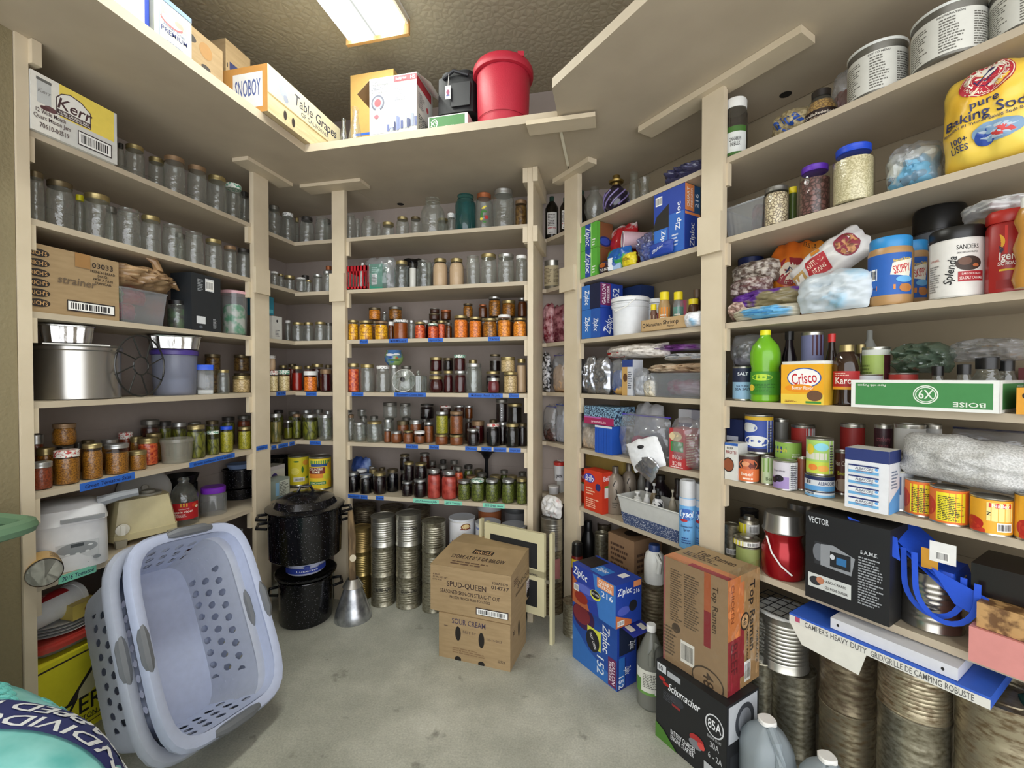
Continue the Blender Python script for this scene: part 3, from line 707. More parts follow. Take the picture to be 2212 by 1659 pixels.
jars('L',5,[(60,115,996,.02,{'shape':'squat','food':'redsalsa','lid':'silver'}),(113,174,970,.02,{'shape':'squat','food':'salsa','lid':'fruit','fill':.76}),(174,223,957,.03,{'shape':'pint','food':'salsa','lid':'gold'}),(224,279,957,.03,{'shape':'straight','food':'salsa','lid':'silver','fill':.72}),(277,318,972,.03,{'shape':'squat','food':'salsa','lid':'gold'}),(296,343,944,.09,{'shape':'squat','food':'redfruit','lid':'gold','look':'wide jar of orange salsa with gold lid'}),(402,445,917,.04,{'shape':'wide','food':'pickle','lid':'gold'}),(445,474,930,.05,{'shape':'wide','food':'pickle','lid':'floral','fill':.66}),(474,504,920,.04,{'shape':'wide','food':'relish','lid':'blue'}),(513,544,921,.03,{'shape':'wide','food':'relish','lid':'gold'}),(59,96,938,.16,{'shape':'squat','food':'redsalsa','lid':'silver','row':1}),(76,120,966,.11,{'shape':'squat','food':'darkpeach','lid':'gold','row':1}),(121,160,962,.16,{'shape':'squat','food':'salsa','lid':'grey','row':1}),(175,205,950,.17,{'shape':'squat','food':'salsa','lid':'bronze','row':1}),(216,256,948,.16,{'shape':'squat','food':'salsa','lid':'silver','row':1}),(250,293,934,.19,{'shape':'squat','food':'redsalsa','lid':'fruit','row':1}),(276,312,942,.17,{'shape':'squat','food':'salsa','lid':'gold','row':1}),(315,350,935,.15,{'shape':'squat','food':'salsa','lid':'gold','row':1}),(300,348,906,.22,{'shape':'wide','food':'brown','lid':'grey','row':3}),(338,373,910,.22,{'shape':'wide','food':'pickle','lid':'dark','row':3}),(370,404,912,.20,{'shape':'wide','food':'pickle','lid':'silver','row':3}),(405,436,911,.20,{'shape':'wide','food':'pickle','lid':'grey','row':3}),(443,474,908,.22,{'shape':'wide','food':'pickle','lid':'bronze','row':3}),(478,508,900,.24,{'shape':'wide','food':'pickle','lid':'dark','row':3}),(512,542,897,.20,{'shape':'wide','food':'redsalsa','lid':'grey','row':3}),(160,180,955,.24,{'shape':'squat','food':'salsa','lid':'grey','row':3})])
jar('L',5,109,168,914,.08,'round','salsa','brown',row=2,z0=z_at(on_wall('L',138,962,.12)[0],962))
# - corner jars
jars('K',1,[(578,606,442,.03,{'lid':'grey','shape':'quart'}),(606,637,457,.04,{'lid':'bw','shape':'quart'})])
jars('C',1,[(637,646,470,.16,{'lid':'gold','row':1,'shape':'pint'}),(647,679,466,.03,{'lid':'dark','shape':'quart'}),(681,710,467,.03,{'lid':None,'shape':'wide'}),(698,716,473,.18,{'lid':'grey','row':1,'shape':'pint'})])
jars('K',2,[(584,602,586,.03,{'lid':'bw','shape':'pint'}),(600,614,591,.09,{'lid':'gold','shape':'pint'}),(613,638,594,.04,{'lid':'gold','shape':'squat'})])
jars('C',2,[(640,662,599,.03,{'lid':'bw','shape':'pint'}),(660,674,605,.04,{'lid':'gold','shape':'pint'}),(651,668,594,.18,{'lid':'dark','row':1,'shape':'squat'}),(676,697,592,.04,{'lid':'silver','shape':'wide'}),(697,717,585,.05,{'lid':'silver','shape':'wide'}),(703,717,574,.17,{'lid':'copper','shape':'wide','row':1,'look':'clear jar under a stack of red lids'})])
jars('C',3,[(615,628,692,.07,{'lid':'white','shape':'wide'}),(630,657,696,.02,{'lid':'gold','shape':'pint'}),(655,678,696,.09,{'lid':'gold','shape':'pint','row':1}),(679,705,695,.03,{'lid':'gold','shape':'pint'}),(702,718,697,.10,{'lid':'grey','shape':'pint','row':1})])
jars('K',4,[(579,601,801,.02,{'shape':'squat','food':'garlic','lid':'fruit','fill':.74}),(600,627,800,.03,{'shape':'squat','food':'garlic','lid':'floral','fill':.74})])
jar('K',4,577,596,768,.05,'round','beige','bw',row=2,z0=z_at(on_wall('L',588,801,.06)[0],801))
jars('C',4,[(629,654,791,.04,{'shape':'wide','food':'redsauce','lid':'gold','fill':.72}),(655,686,802,.02,{'shape':'squat','food':'carrot','lid':'white','fill':.72}),(691,717,798,.03,{'shape':'squat','food':'redjelly','lid':'brown'}),(602,622,789,.20,{'shape':'wide','food':'darkpeach','lid':'gold','row':1}),(622,640,786,.22,{'shape':'wide','food':'redsauce','lid':'bronze','row':1}),(656,677,790,.20,{'shape':'wide','food':'redsauce','lid':'gold','row':1}),(673,699,786,.16,{'shape':'wide','food':'redjelly','lid':'gold','row':1}),(702,717,788,.2,{'shape':'wide','food':'redsauce','lid':'bronze','row':1})])
jars('K',5,[(581,609,893,.02,{'shape':'wide','food':'spears','lid':'silver','fill':.72})])
jars('C',5,[(611,633,908,.02,{'shape':'wide','food':'liquid','lid':'silver','fill':.6}),(630,652,894,.05,{'shape':'wide','food':'pickle','lid':'brown','fill':.72}),(653,687,894,.02,{'shape':'wide','food':'pickle','lid':'silver','fill':.72}),(689,717,895,.02,{'shape':'wide','lid':'silver'}),(590,613,886,.15,{'shape':'wide','food':'pickle','lid':'dark','row':1}),(622,648,888,.15,{'shape':'wide','food':'pickle','lid':'grey','row':1}),(650,674,885,.16,{'shape':'wide','food':'pickle','lid':'silver','row':1}),(677,699,884,.17,{'shape':'wide','food':'pickle','lid':'grey','row':1}),(700,717,887,.18,{'shape':'wide','food':'pickle','lid':'silver','row':1})])
# - back wall jars
jars('B',1,[(745,767,460,.04,{'lid':None,'shape':'wide'}),(766,779,472,.1,{'lid':None,'shape':'wide'}),(780,813,466,.03,{'lid':None,'shape':'quart'}),(812,825,480,.12,{'lid':None,'shape':'pint','row':1}),(825,852,478,.04,{'lid':'gold','shape':'round'}),(855,884,466,.03,{'lid':'gold','shape':'quart'}),(887,909,467,.06,{'lid':'bronze','shape':'wide'}),(908,962,420,.02,{'lid':None,'shape':'big','look':'big empty clear rounded gallon jar'}),(944,969,469,.16,{'lid':'gold','shape':'wide','row':1}),(966,984,459,.08,{'lid':'bw','shape':'round'}),(983,1028,415,.02,{'lid':None,'glass':TEAL,'shape':'tallwide','look':'teal glass gallon jar'}),(1027,1064,413,.03,{'lid':'copper','shape':'tallwide','look':'tall clear jar painted with strawberries and flowers','label':[('e',.5,.9,.06,.07,'#e6d24a'),('e',.42,.86,.05,.04,'#e6d24a'),('e',.58,.96,.05,.04,'#e6d24a'),('e',.5,.7,.16,.06,'#3c7a34'),('e',.38,.5,.08,.16,'#3c7a34'),('e',.62,.4,.10,.10,'#b02a2a'),('e',.36,.3,.08,.07,'#e6d24a'),('e',.52,.15,.10,.05,'#3c7a34')]}),(1064,1111,403,.03,{'lid':'silver','shape':'tallwide','look':'large clear jar with white seal and wire clamp'}),(1112,1139,430,.07,{'lid':'brown','shape':'wide','food':'meat','look':'clear jar of dried brown slices'})])
jars('B',2,[(829,851,565,.07,{'lid':None,'shape':'wide'}),(851,884,561,.02,{'lid':'gold','shape':'quart'}),(884,900,567,.05,{'lid':None,'food':'whitep','shape':'wide'}),(900,932,561,.02,{'lid':None,'shape':'wide'}),(934,968,556,.03,{'lid':'gold','food':'beige','shape':'quart','fill':.84}),(970,1003,556,.03,{'lid':'gold','food':'beige','shape':'quart','fill':.84}),(1007,1037,551,.03,{'lid':None,'shape':'wide'}),(1038,1073,546,.03,{'lid':'gold','shape':'wide'}),(1075,1111,546,.03,{'lid':'silver','shape':'wide'}),(1114,1139,550,.03,{'lid':'white','shape':'wide'}),(920,934,567,.13,{'lid':None,'shape':'wide','row':1})])
jars('B',3,[(751,775,691,.02,{'food':'peach','shape':'wide'}),(775,806,692,.01,{'food':'peach','lid':'gold','shape':'pint'}),(809,839,693,.02,{'food':'peach','shape':'pint','lid':'brown'}),(839,851,695,.06,{'food':'darksyrup','lid':'white','shape':'squat'}),(850,882,690,.01,{'food':'syrup','lid':'bw','shape':'straight','fill':.82}),(882,896,692,.08,{'lid':'silver','shape':'wide'}),(895,920,695,.02,{'food':'redfruit','lid':'gold','shape':'pint'}),(923,947,698,.01,{'food':'redfruit','lid':'floral','shape':'pint'}),(945,962,692,.05,{'food':'redfruit','lid':'gold','shape':'wide','row':1}),(962,977,697,.07,{'food':'darksyrup','lid':'grey','shape':'pint'}),(912,925,692,.12,{'food':'redjelly','lid':'white','shape':'wide','row':1}),(980,1011,681,.01,{'food':'carrot','shape':'wide','lid':'gold'}),(1013,1041,684,.02,{'food':'carrot','shape':'wide'}),(1043,1074,687,.01,{'food':'darkpeach','shape':'pint','fill':.82}),(1075,1104,679,.02,{'food':'apricot','lid':'white','shape':'wide','fill':.74}),(1108,1138,686,.01,{'food':'apricot','shape':'pint'}),(800,820,693,.17,{'food':'darkpeach','lid':'bronze','shape':'pint','row':1}),(842,864,693,.17,{'food':'darkpeach','lid':'bronze','shape':'pint','row':1}),(1006,1030,687,.17,{'food':'darksyrup','lid':'bronze','shape':'pint','row':1}),(1034,1056,687,.17,{'food':'darksyrup','lid':'bronze','shape':'pint','row':1}),(1062,1086,686,.17,{'food':'darksyrup','lid':'bronze','shape':'pint','row':1}),(1090,1112,686,.17,{'food':'darksyrup','lid':'bronze','shape':'pint','row':1}),(1117,1138,687,.17,{'food':'darksyrup','lid':'bronze','shape':'pint','row':1}),(928,948,693,.19,{'food':'darksyrup','lid':'bronze','shape':'pint','row':3}),(952,972,693,.19,{'food':'darksyrup','lid':'bronze','shape':'pint','row':3})])
def ontop(bay,t,L):
 for uL,uR,vT,vB,d0,kw in L:
  w='L' if bay in 'LK' else('R' if bay in 'RNQ' else 'B')
  p,r=cyl(w,uL,uR,vT,d0);jar(bay,t,uL,uR,vT,d0,row=2,z0=z_at(p,vB),**kw)
ontop('B',3,[(796,823,664,692,.16,{'food':'apricot','lid':'bronze','shape':'squat'}),(825,836,674,693,.2,{'lid':'silver','shape':'quart'}),(839,869,662,692,.16,{'food':'darkpeach','lid':'grey','shape':'squat'}),(926,951,677,692,.16,{'food':'brown','lid':'bronze','shape':'squat'}),(952,975,669,692,.17,{'food':'darksyrup','lid':'copper','shape':'squat'}),(1000,1022,655,687,.16,{'food':'darkpeach','lid':'bronze','shape':'pint'}),(1033,1053,657,687,.18,{'food':'darksyrup','lid':'copper','shape':'quart'}),(1055,1082,640,685,.16,{'food':'darkpeach','lid':'silver','shape':'wide'}),(1084,1114,648,685,.16,{'food':'darkpeach','lid':'gold','shape':'squat'}),(1118,1139,643,685,.16,{'food':'darksyrup','lid':'silver','shape':'pint'})])
ontop('B',3,[(928,950,666,677,.16,{'food':'brown','lid':'grey','shape':'squat'})])
jars('B',4,[(750,777,785,.02,{'food':'redfruit','lid':'gold','shape':'wide','fill':.8,'look':'jar of red tomatoes with gold lid'}),(778,809,787,.01,{'shape':'wide','lid':'gold'}),(811,843,790,.01,{'shape':'pint','lid':'bw'}),(842,861,789,.06,{'shape':'wide','lid':'silver'}),(866,890,790,.13,{'shape':'wide','lid':'grey','row':1}),(924,960,813,.01,{'food':'redjelly','shape':'round'}),(927,956,802,.12,{'food':'redjelly','shape':'pint','row':1}),(957,980,801,.05,{'food':'redjelly','shape':'pint'}),(981,1007,801,.03,{'food':'redjelly','lid':'silver','shape':'pint'}),(1006,1041,785,.02,{'shape':'wide','lid':'silver'}),(1010,1033,777,.16,{'shape':'quart','lid':'gold','row':1}),(1049,1081,802,.10,{'food':'jelly','shape':'wide','row':1}),(1052,1080,817,.01,{'food':'pinkjelly','lid':'silver','shape':'round'}),(1084,1121,804,.02,{'food':'chicken','shape':'wide','fill':.84}),(1114,1139,774,.05,{'food':'beige','shape':'tallwide','lid':'gold'})])
ontop('B',4,[(928,956,772,802,.12,{'food':'redjelly','lid':'gold','shape':'squat'}),(957,980,773,802,.12,{'food':'jelly','lid':'bronze','shape':'squat'}),(980,1006,766,802,.06,{'food':'redjelly','lid':'floral','shape':'squat'}),(1057,1082,765,802,.12,{'food':'jelly','lid':'bronze','shape':'pint','fill':.6}),(1081,1113,771,804,.05,{'food':'chicken','lid':'gold','shape':'squat'})])
jars('B',5,[(746,767,895,.05,{'lid':'brown','shape':'quart'}),(763,790,911,.01,{'shape':'wide','lid':'silver'}),(792,826,909,.01,{'shape':'wide','lid':'gold'}),(828,848,905,.08,{'lid':'silver','shape':'pint'}),(829,845,925,.03,{'food':'plum','lid':'silver','shape':'pint'}),(843,869,930,.01,{'food':'plum','lid':'silver','shape':'round'}),(870,894,929,.02,{'food':'plum','lid':'gold','shape':'pint'}),(892,921,930,.01,{'food':'plum','lid':'white','shape':'round','fill':.6}),(857,884,908,.10,{'food':'plum','lid':'bronze','shape':'squat','row':1}),(885,911,906,.09,{'food':'plum','lid':'silver','shape':'squat','row':1}),(914,939,911,.05,{'food':'plum','lid':'silver','shape':'wide'}),(939,969,936,.01,{'food':'plum','lid':'gold','shape':'squat'}),(971,1001,937,.01,{'food':'plum','lid':'gold','shape':'squat'}),(1008,1036,925,.01,{'food':'jelly','lid':'silver','shape':'pint'}),(1018,1047,908,.10,{'food':'redjelly','lid':'brown','shape':'squat','row':1}),(1050,1080,914,.02,{'food':'juice','lid':'fruit','shape':'pint'}),(1076,1096,911,.09,{'food':'jelly','lid':'silver','shape':'wide','row':1}),(1091,1122,914,.01,{'food':'juice','lid':'gold','shape':'pint'}),(1119,1139,914,.05,{'food':'jelly','lid':'bronze','shape':'pint','row':1}),(776,794,898,.2,{'lid':'grey','shape':'pint','row':1}),(798,818,898,.2,{'lid':'grey','shape':'pint','row':1}),(968,990,903,.17,{'food':'brown','lid':'grey','shape':'squat','row':1}),(1057,1075,906,.17,{'food':'jelly','lid':'bronze','shape':'squat','row':1}),(830,852,902,.2,{'lid':'grey','shape':'pint','row':3}),(868,888,902,.2,{'lid':'grey','shape':'pint','row':3}),(906,930,903,.2,{'food':'brown','lid':'grey','shape':'pint','row':3}),(1004,1020,903,.2,{'food':'brown','lid':'grey','shape':'pint','row':3}),(1096,1118,906,.2,{'food':'jelly','lid':'bronze','shape':'squat','row':3})])
ontop('B',5,[(743,761,887,899,.18,{'lid':'grey','shape':'squat'}),(772,791,885,899,.2,{'lid':'silver','shape':'squat'}),(827,858,869,903,.18,{'lid':'grey','shape':'squat'}),(863,888,871,903,.2,{'lid':'grey','shape':'round'}),(907,938,872,904,.18,{'food':'jelly','lid':'dark','shape':'pint'}),(941,969,888,936,.01,{'food':'relish','lid':'silver','shape':'wide'}),(971,1001,888,937,.01,{'food':'plum','lid':'brown','shape':'wide'}),(950,975,875,904,.17,{'food':'brown','lid':'fruit','shape':'squat'}),(979,1004,875,904,.17,{'food':'brown','lid':'silver','shape':'pint'}),(1004,1022,876,904,.19,{'food':'darksyrup','lid':'silver','shape':'wide'}),(1071,1096,862,912,.10,{'food':'jelly','lid':'grey','shape':'straight','look':'tall dark jar with column of hearts','label':[('e',.5,q,.05,.05,'#d8d8dc')for q in(.2,.4,.6,.8,1.0)]}),(1097,1128,871,913,.08,{'food':'juice','lid':'gold','shape':'straight'})])
jars('B',6,[(750,776,1018,.02,{'food':'juice','lid':'silver','shape':'pint'}),(776,804,1022,.01,{'food':'juice','lid':'silver','shape':'pint'}),(805,835,1018,.02,{'food':'jelly','lid':'gold','shape':'pint'}),(835,861,1011,.09,{'food':'juice','lid':'bronze','shape':'pint'}),(867,892,1037,.02,{'food':'jelly','lid':'silver','shape':'pint'}),(893,922,1032,.01,{'food':'jelly','lid':'silver','shape':'pint'}),(922,953,1011,.01,{'food':'tomato','lid':'silver','shape':'quart'}),(953,988,1014,.01,{'food':'tomato','lid':'silver','shape':'quart'}),(978,1001,1006,.10,{'food':'redfruit','lid':'grey','shape':'quart','row':1}),(988,1017,1034,.02,{'food':'beans','lid':'silver','shape':'pint'}),(1017,1047,1032,.01,{'food':'beans','lid':'floral','shape':'pint'}),(1048,1078,1032,.01,{'food':'beans','lid':'silver','shape':'pint'}),(1083,1112,1032,.01,{'food':'beans','lid':'silver','shape':'pint'}),(1115,1139,1030,.01,{'food':'beans','lid':'gold','shape':'pint'}),(769,794,1012,.10,{'food':'jelly','lid':'white','shape':'pint','row':1}),(796,814,1006,.17,{'food':'jelly','lid':'silver','shape':'pint','row':1}),(797,816,1012,.12,{'food':'jelly','lid':'gold','shape':'squat','row':3}),(818,833,1009,.17,{'food':'juice','lid':'bronze','shape':'pint','row':1}),(864,886,1013,.14,{'food':'jelly','lid':'grey','shape':'pint','row':1}),(896,918,1022,.12,{'food':'jelly','lid':'grey','shape':'pint','row':1}),(946,968,1002,.14,{'food':'brown','lid':'grey','shape':'wide','row':1}),(1002,1022,1003,.18,{'food':'beans','lid':'dark','shape':'pint','row':1}),(1006,1030,1025,.10,{'food':'beans','lid':'brown','shape':'pint','row':1}),(1030,1052,1020,.12,{'food':'beans','lid':'grey','shape':'pint','row':1}),(1057,1083,1024,.09,{'food':'beans','lid':'gold','shape':'pint','row':1}),(1094,1118,1025,.09,{'food':'beans','lid':'gold','shape':'pint','row':1}),(1080,1098,1014,.18,{'food':'beans','lid':'grey','shape':'pint','row':3}),(1119,1138,1018,.16,{'food':'beans','lid':'grey','shape':'pint','row':3}),(925,942,995,.22,{'food':'brown','lid':'grey','shape':'pint','row':3}),(950,965,992,.24,{'food':'brown','lid':'dark','shape':'pint','row':3}),(972,990,993,.24,{'food':'brown','lid':'grey','shape':'pint','row':3}),(1024,1044,1012,.2,{'food':'beans','lid':'bronze','shape':'squat','row':3})])
ontop('B',6,[(872,895,996,1037,.04,{'food':'jelly','lid':'gold','shape':'wide'}),(896,923,998,1033,.04,{'food':'jelly','lid':'gold','shape':'pint'}),(863,886,980,1014,.15,{'food':'jelly','lid':'bronze','shape':'pint'}),(906,929,977,1012,.16,{'food':'brown','lid':'grey','shape':'pint'})])
# - left wall: everything but the canning jars
def LB(*a,**k):return sh_box(*a,**k)
kerr=[('r',0,.42,.96,.58,'#f0d860'),('r',0,.0,.3,1,'#e8e6dc'),('p',[(0,.62),(.3,.62),(.3,.42),(0,.42)],'#e8e6dc'),('r',.06,.5,.15,.40,'#c3c6c4'),('r',.055,.88,.16,.05,'#6a6a66'),('t','Kerr',.135,.72,.07,'#8a8a88',{'shear':.3}),('e',.2,.46,.07,.05,'#6a4a4c'),('e',.14,.44,.05,.035,'#5a3a3c'),('p',[(.26,.44),(.66,.44),(.66,.74),(.55,.86),(.42,.9),(.32,.84),(.26,.74)],'#4a3a3c'),('p',[(.27,.46),(.65,.46),(.65,.73),(.545,.84),(.42,.88),(.325,.825),(.27,.73)],'#ecebe4'),('t','Kerr',.46,.67,.2,'#4a3236',{'shear':.3}),('r',.27,.47,.38,.075,'#4a3a3c'),('t','HOME CANNING JARS',.46,.507,.045,'#ecebe4',{'w':.34}),('t','12 Wide Mouth',.2,.37,.075,'#5a4a4a',{'w':.33}),('t','Quart Mason Jars',.22,.27,.075,'#5a4a4a',{'w':.4}),('t','70610-00519',.24,.13,.085,'#5a4a4a',{'w':.32}),('r',.50,.07,.42,.26,'#3a3234'),('b',.51,.09,.40,.22)]
LB('jar_carton','white and yellow Kerr mason jar carton under the overhead deck'.replace('Kerr ',''),'box','L',1,56,252,247,-.015,.30,WCARD,{'f':kerr},ref='R')
rich=[]
for i in range(6):
 y=.05+.145*(5-i)+.04;rich+=[('e',.112,y+.055,.108,.058,'#2c2624'),('t',"RICH'S",.112,y+.055,.06,'#c9a06a',{'w':.17})]
rich+=[('t','03033',.80,.86,.085,INK,{'w':.26}),('t','FRENCH BREAD',.80,.76,.04,INK,{'w':.3}),('t','DOUGH',.8,.70,.04,INK,{'w':.13}),('t','PATE A PAIN',.8,.64,.04,INK,{'w':.24}),('t','FRANCAIS',.8,.58,.04,INK,{'w':.2}),('t','strainer',.50,.55,.12,'#6a5a48',{'w':.42,'shear':.15}),('r',.48,.78,.17,.22,'#a07848'),('r',.39,.08,.55,.17,INK),('b',.40,.10,.53,.13)]
LB('dough_carton',"brown bread dough carton with six dark brand ovals, marked strainer",'box','L',3,57,256,567,.024,.30,CARD,{'f':rich},ref='R')
def trayspan(name,label,cat,loc,rot,w,d,h,m,taper=.012,th=.002,rim=.008,group=None,sub=None):
 root=empty(name,loc,rot);tag(root,label,cat,group);mb=MB();t=taper
 mb.box(-w/2+t,w/2-t,-d/2+t,d/2-t,0,th,m)
 for sx,sy in((0,-1),(0,1),(-1,0),(1,0)):
  if sy:ys=sy*d/2;yb=sy*(d/2-t);vs=[(-w/2+t,yb,0),(w/2-t,yb,0),(w/2,ys,h),(-w/2,ys,h)];nrm=Vector((0,-sy*th,0))
  else:xs=sx*w/2;xb=sx*(w/2-t);vs=[(xb,-d/2+t,0),(xb,d/2-t,0),(xs,d/2,h),(xs,-d/2,h)];nrm=Vector((-sx*th,0,0))
  vs=[Vector(v)for v in vs];vs+=[v+nrm for v in vs]
  mb.add(vs,[(0,1,2,3),(7,6,5,4),(2,6,7,3),(0,4,5,1),(1,5,6,2),(0,3,7,4)],m)
 mb.build('tray_body' if 'pan' in name else 'bin_body',root,flat=True)
 rb=MB();rb.tube([(-w/2,-d/2,h),(w/2,-d/2,h),(w/2,d/2,h),(-w/2,d/2,h)],rim/2,m,seg=6,closed=True);rb.build('rim',root)
 return root
loc,rot,w,d,h=box_fit('L',3,263,361,655,.01,.26,ref='R')
trayspan('plastic_bin','clear plastic bin of red and green packets beneath brown grocery bag','bin',loc,rot,w,d,.14,CLEARP)
for i,(x,z,c,nm)in enumerate(((-.05,.085,'#4f9a2a','lime green'),(.0,.02,'#c23050','pink'),(.045,.09,'#b8203a','red'),(-.06,.015,'#b8a070','tan'))):
 a,n,c0,rr=FR['L'];q=Vector((loc[0],loc[1]))+a*x
 bag('food_packet',f'{nm} packet inside clear bin on left wall third shelf','packet',(q.x,q.y,loc[2]+z+.006),rot,.10,.07,.07 if x<0 else.06,M(c,.3),seed=i,group='packets in the left clear bin')
o=sh_bag('grocery_bag','brown plastic grocery bag tied with two handles above clear bin','L',3,262,400,574,.0,.20,MIX2('brown_film','#8a6c4c','#b89a74',22,rough=.28,lo=.3,hi=.7,bump=.8),vB=626,wr=.3,p=2.0,seed=3)
mb=MB();mb.tube([(.02,-.05,.05),(.035,-.07,.09),(.03,-.06,.13),(.0,-.05,.14)],[.012,.02,.016,.004],M('#9c7c58',.3));mb.build('handle',o)
mb=MB();mb.tube([(.10,-.02,.05),(.14,-.03,.05),(.165,-.03,.03)],[.012,.016,.003],M('#9c7c58',.3));mb.build('handle',o)
f=cyl_fit('L',3,360,406,648,.04)
round_thing('glass_jar','glass jar with black lid and green contents beside black carton','jar',f,[('glass',[(.9,0),(1,.04),(1,.8),(.9,.86),(.86,.88)],GLASS,'open'),('contents',[(.8,.01),(.93,.03),(.93,.7),(0,.72)],MIX2('dark_green_mix','#1c1a18','#3a5a30',30)),('lid',[(.9,.86),(.9,.99),(.85,1),(0,1)],BLACK)])
LB('appliance_carton','black carton with white barcode stickers standing on third shelf','box','L',3,413,476,603,.0,.12,M('#23272b',.5),{'f':[('r',.46,.72,.3,.22,'#d5d8da'),('b',.48,.74,.26,.17),('r',.16,.12,.30,.13,'#d5d8da'),('f',.2,.7,.18,.22,8,'#aab0b4'),('f',.72,.06,.14,.18,8,'#aab0b4'),('e',.3,.06,.06,.025,'#5a6068')]},ref='R')
f=cyl_fit('L',3,474,536,626,.02)
round_thing('plastic_tub','clear plastic tub with pink lid and colourful packets inside','tub',f,[('tub_body',[(.85,0),(.9,.03),(1,.93)],CLEARP,'open'),('contents',[(.7,.02),(.82,.05),(.8,.6),(.6,.7),(0,.66)],MIX2('packet_colours','#c9ccc0','#3f9a6a',22,lo=.45,hi=.6)),('lid',[(1.03,.93),(1.04,.99),(.9,1),(0,1)],M('#d9a9b0',.3))])
f=cyl_fit('L',4,58,266,740,-.01);p,r,z0,h=f
cn=round_thing('pressure_canner','big dull aluminium canner pot with lid on fourth shelf','pot',f,[('pot_body',[(.93,0),(.97,.015),(.975,.86),(1.01,.88),(1.01,.93),(.98,.94)],ALU),('lid',[(1.01,.93),(1.02,.95),(.98,.975),(.9,.985),(.3,1.0),(0,1.0)],M('#8c8a84',.35,.85))])
MB().box(-.09,.09,-r*.99-.004,-r*.9,h*.955,h*.975,M('#9a9890',.3,.9)).build('lid_clamp',cn)
zc=z0+h
def foil(name,label,fit,rr=1.0,sy=.72):
 p,r,z0,h=fit;root=empty(name,(p.x,p.y,z0+.0006),cam_rot(p));tag(root,label,'pan','foil pans on the left wall');mb=MB();seg=72;vs=[];fs=[]
 rows=[(0,.0,0),(.84,.0,0),(.92,.9,.02),(1.0,.92,.0),(1.02,1.0,.0),(.93,.93,.02),(.85,.08,.0),(0,.06,0)]
 for k,(a,z,fl)in enumerate(rows):
  for i in range(seg):
   q=2*math.pi*i/seg;c,s=math.cos(q),math.sin(q);kk=1/(abs(c)**4+abs(s)**4)**.25
   rad=a*r*kk*(1+(.022 if 0<k<3 or k in(5,6)else 0)*(1 if i%4<2 else-1));vs.append((rad*c,rad*s*sy,z*h))
 for j in range(len(rows)-1):
  for i in range(seg):fs.append((j*seg+i,j*seg+(i+1)%seg,(j+1)*seg+(i+1)%seg,(j+1)*seg+i))
 mb.add(vs,fs,M('#c4c4c2',.22,.95,var=.1,scale=30,bump=.5));mb.build('pan_body',root,sharp=25);return root
p1,r1_=cyl('L',66,216,720,.02);foil('foil_pan','crinkled square foil pan stacked on the big aluminium canner',(p1,r1_*.86,zc+.001,min(z_at(p1,700),1.541)-zc))
q,zq=on_wall('L',305,792,.01)
rk=empty('canning_rack',(q.x,q.y,Z['L'][4]+.006),cam_rot(q,.9));tag(rk,'round wire canning rack on edge between canner and purple-lidded tub','rack')
R0=(z_at(q,728)-Z['L'][4])/2;wm=M('#4a4a48',.35,.8)
mb=MB();mb.tube([(R0*math.cos(a),0,R0+R0*math.sin(a))for a in[i*math.pi/18 for i in range(36)]],.0035,wm,closed=True);mb.build('outer_ring',rk)
mb=MB();mb.tube([(R0*.3*math.cos(a),0,R0+R0*.3*math.sin(a))for a in[i*math.pi/9 for i in range(18)]],.003,wm,closed=True);mb.build('inner_ring',rk)
for i in range(8):
 a=i*math.pi/4;mb=MB();mb.tube([(R0*.3*math.cos(a),0,R0+R0*.3*math.sin(a)),(R0*math.cos(a+.3),.004,R0+R0*math.sin(a+.3))],.0028,wm);mb.build('spoke',rk)
f=cyl_fit('L',4,322,430,752,.03);p,r,z0,h=f
round_thing('plastic_tub','round cloudy plastic tub with purple lid on fourth shelf','tub',f,[('tub_body',[(.84,0),(.88,.02),(.95,.9)],CLEAR('cloudy_plastic',tint='#c9d0e0',gl=.35,base=.05,rough=.2,milky=.45,mcol='#a3a8bc'),'open'),('contents',[(.5,.03),(.75,.05),(.7,.35),(0,.4)],M('#9aa0a8',.3)),('lid',[(.95,.86),(1.01,.87),(1.02,.95),(.96,.96),(.93,.975),(0,.99)],M('#4a3a86',.35))],off=0)
zt=z0+h
foil('foil_pan','shallow dark foil pan resting on the purple-lidded tub',(p,r*1.15,zt,min(z_at(p,722),1.541)-zt),sy=.7)
f=cyl_fit('L',4,421,465,788,.03);p,r,z0,h=f
round_thing('plastic_jar','small square clear jar with bright blue lid on fourth shelf','jar',f,[('jar_body',[(.84,0),(.88,.02),(.88,.78),(.8,.82),(.8,.84)],CLEARP,'open'),('contents',[(.8,.01),(.84,.02),(.84,.14),(0,.15)],WHITE),('lid',[(.9,.82),(.9,.98),(.86,1),(0,1)],M('#1f52cc',.4))],sq=.55)
q,_=on_wall('L',440,850,.012)
q,_=on_wall('L',146,1160,.13)
fr=empty('deep_fryer',(q.x,q.y,Z['L'][6]+.001),cam_rot(q,.10));tag(fr,'white electric deep fryer with grey handle and control panel','fryer')
pl,_=on_wall('L',64,1100,.0);pr_,_=on_wall('L',222,1100,.0);wf=.222;hf=z_at(on_wall('L',215,1066,.05)[0],1066)-Z['L'][6]
fw=M('#dcdde0',.3)
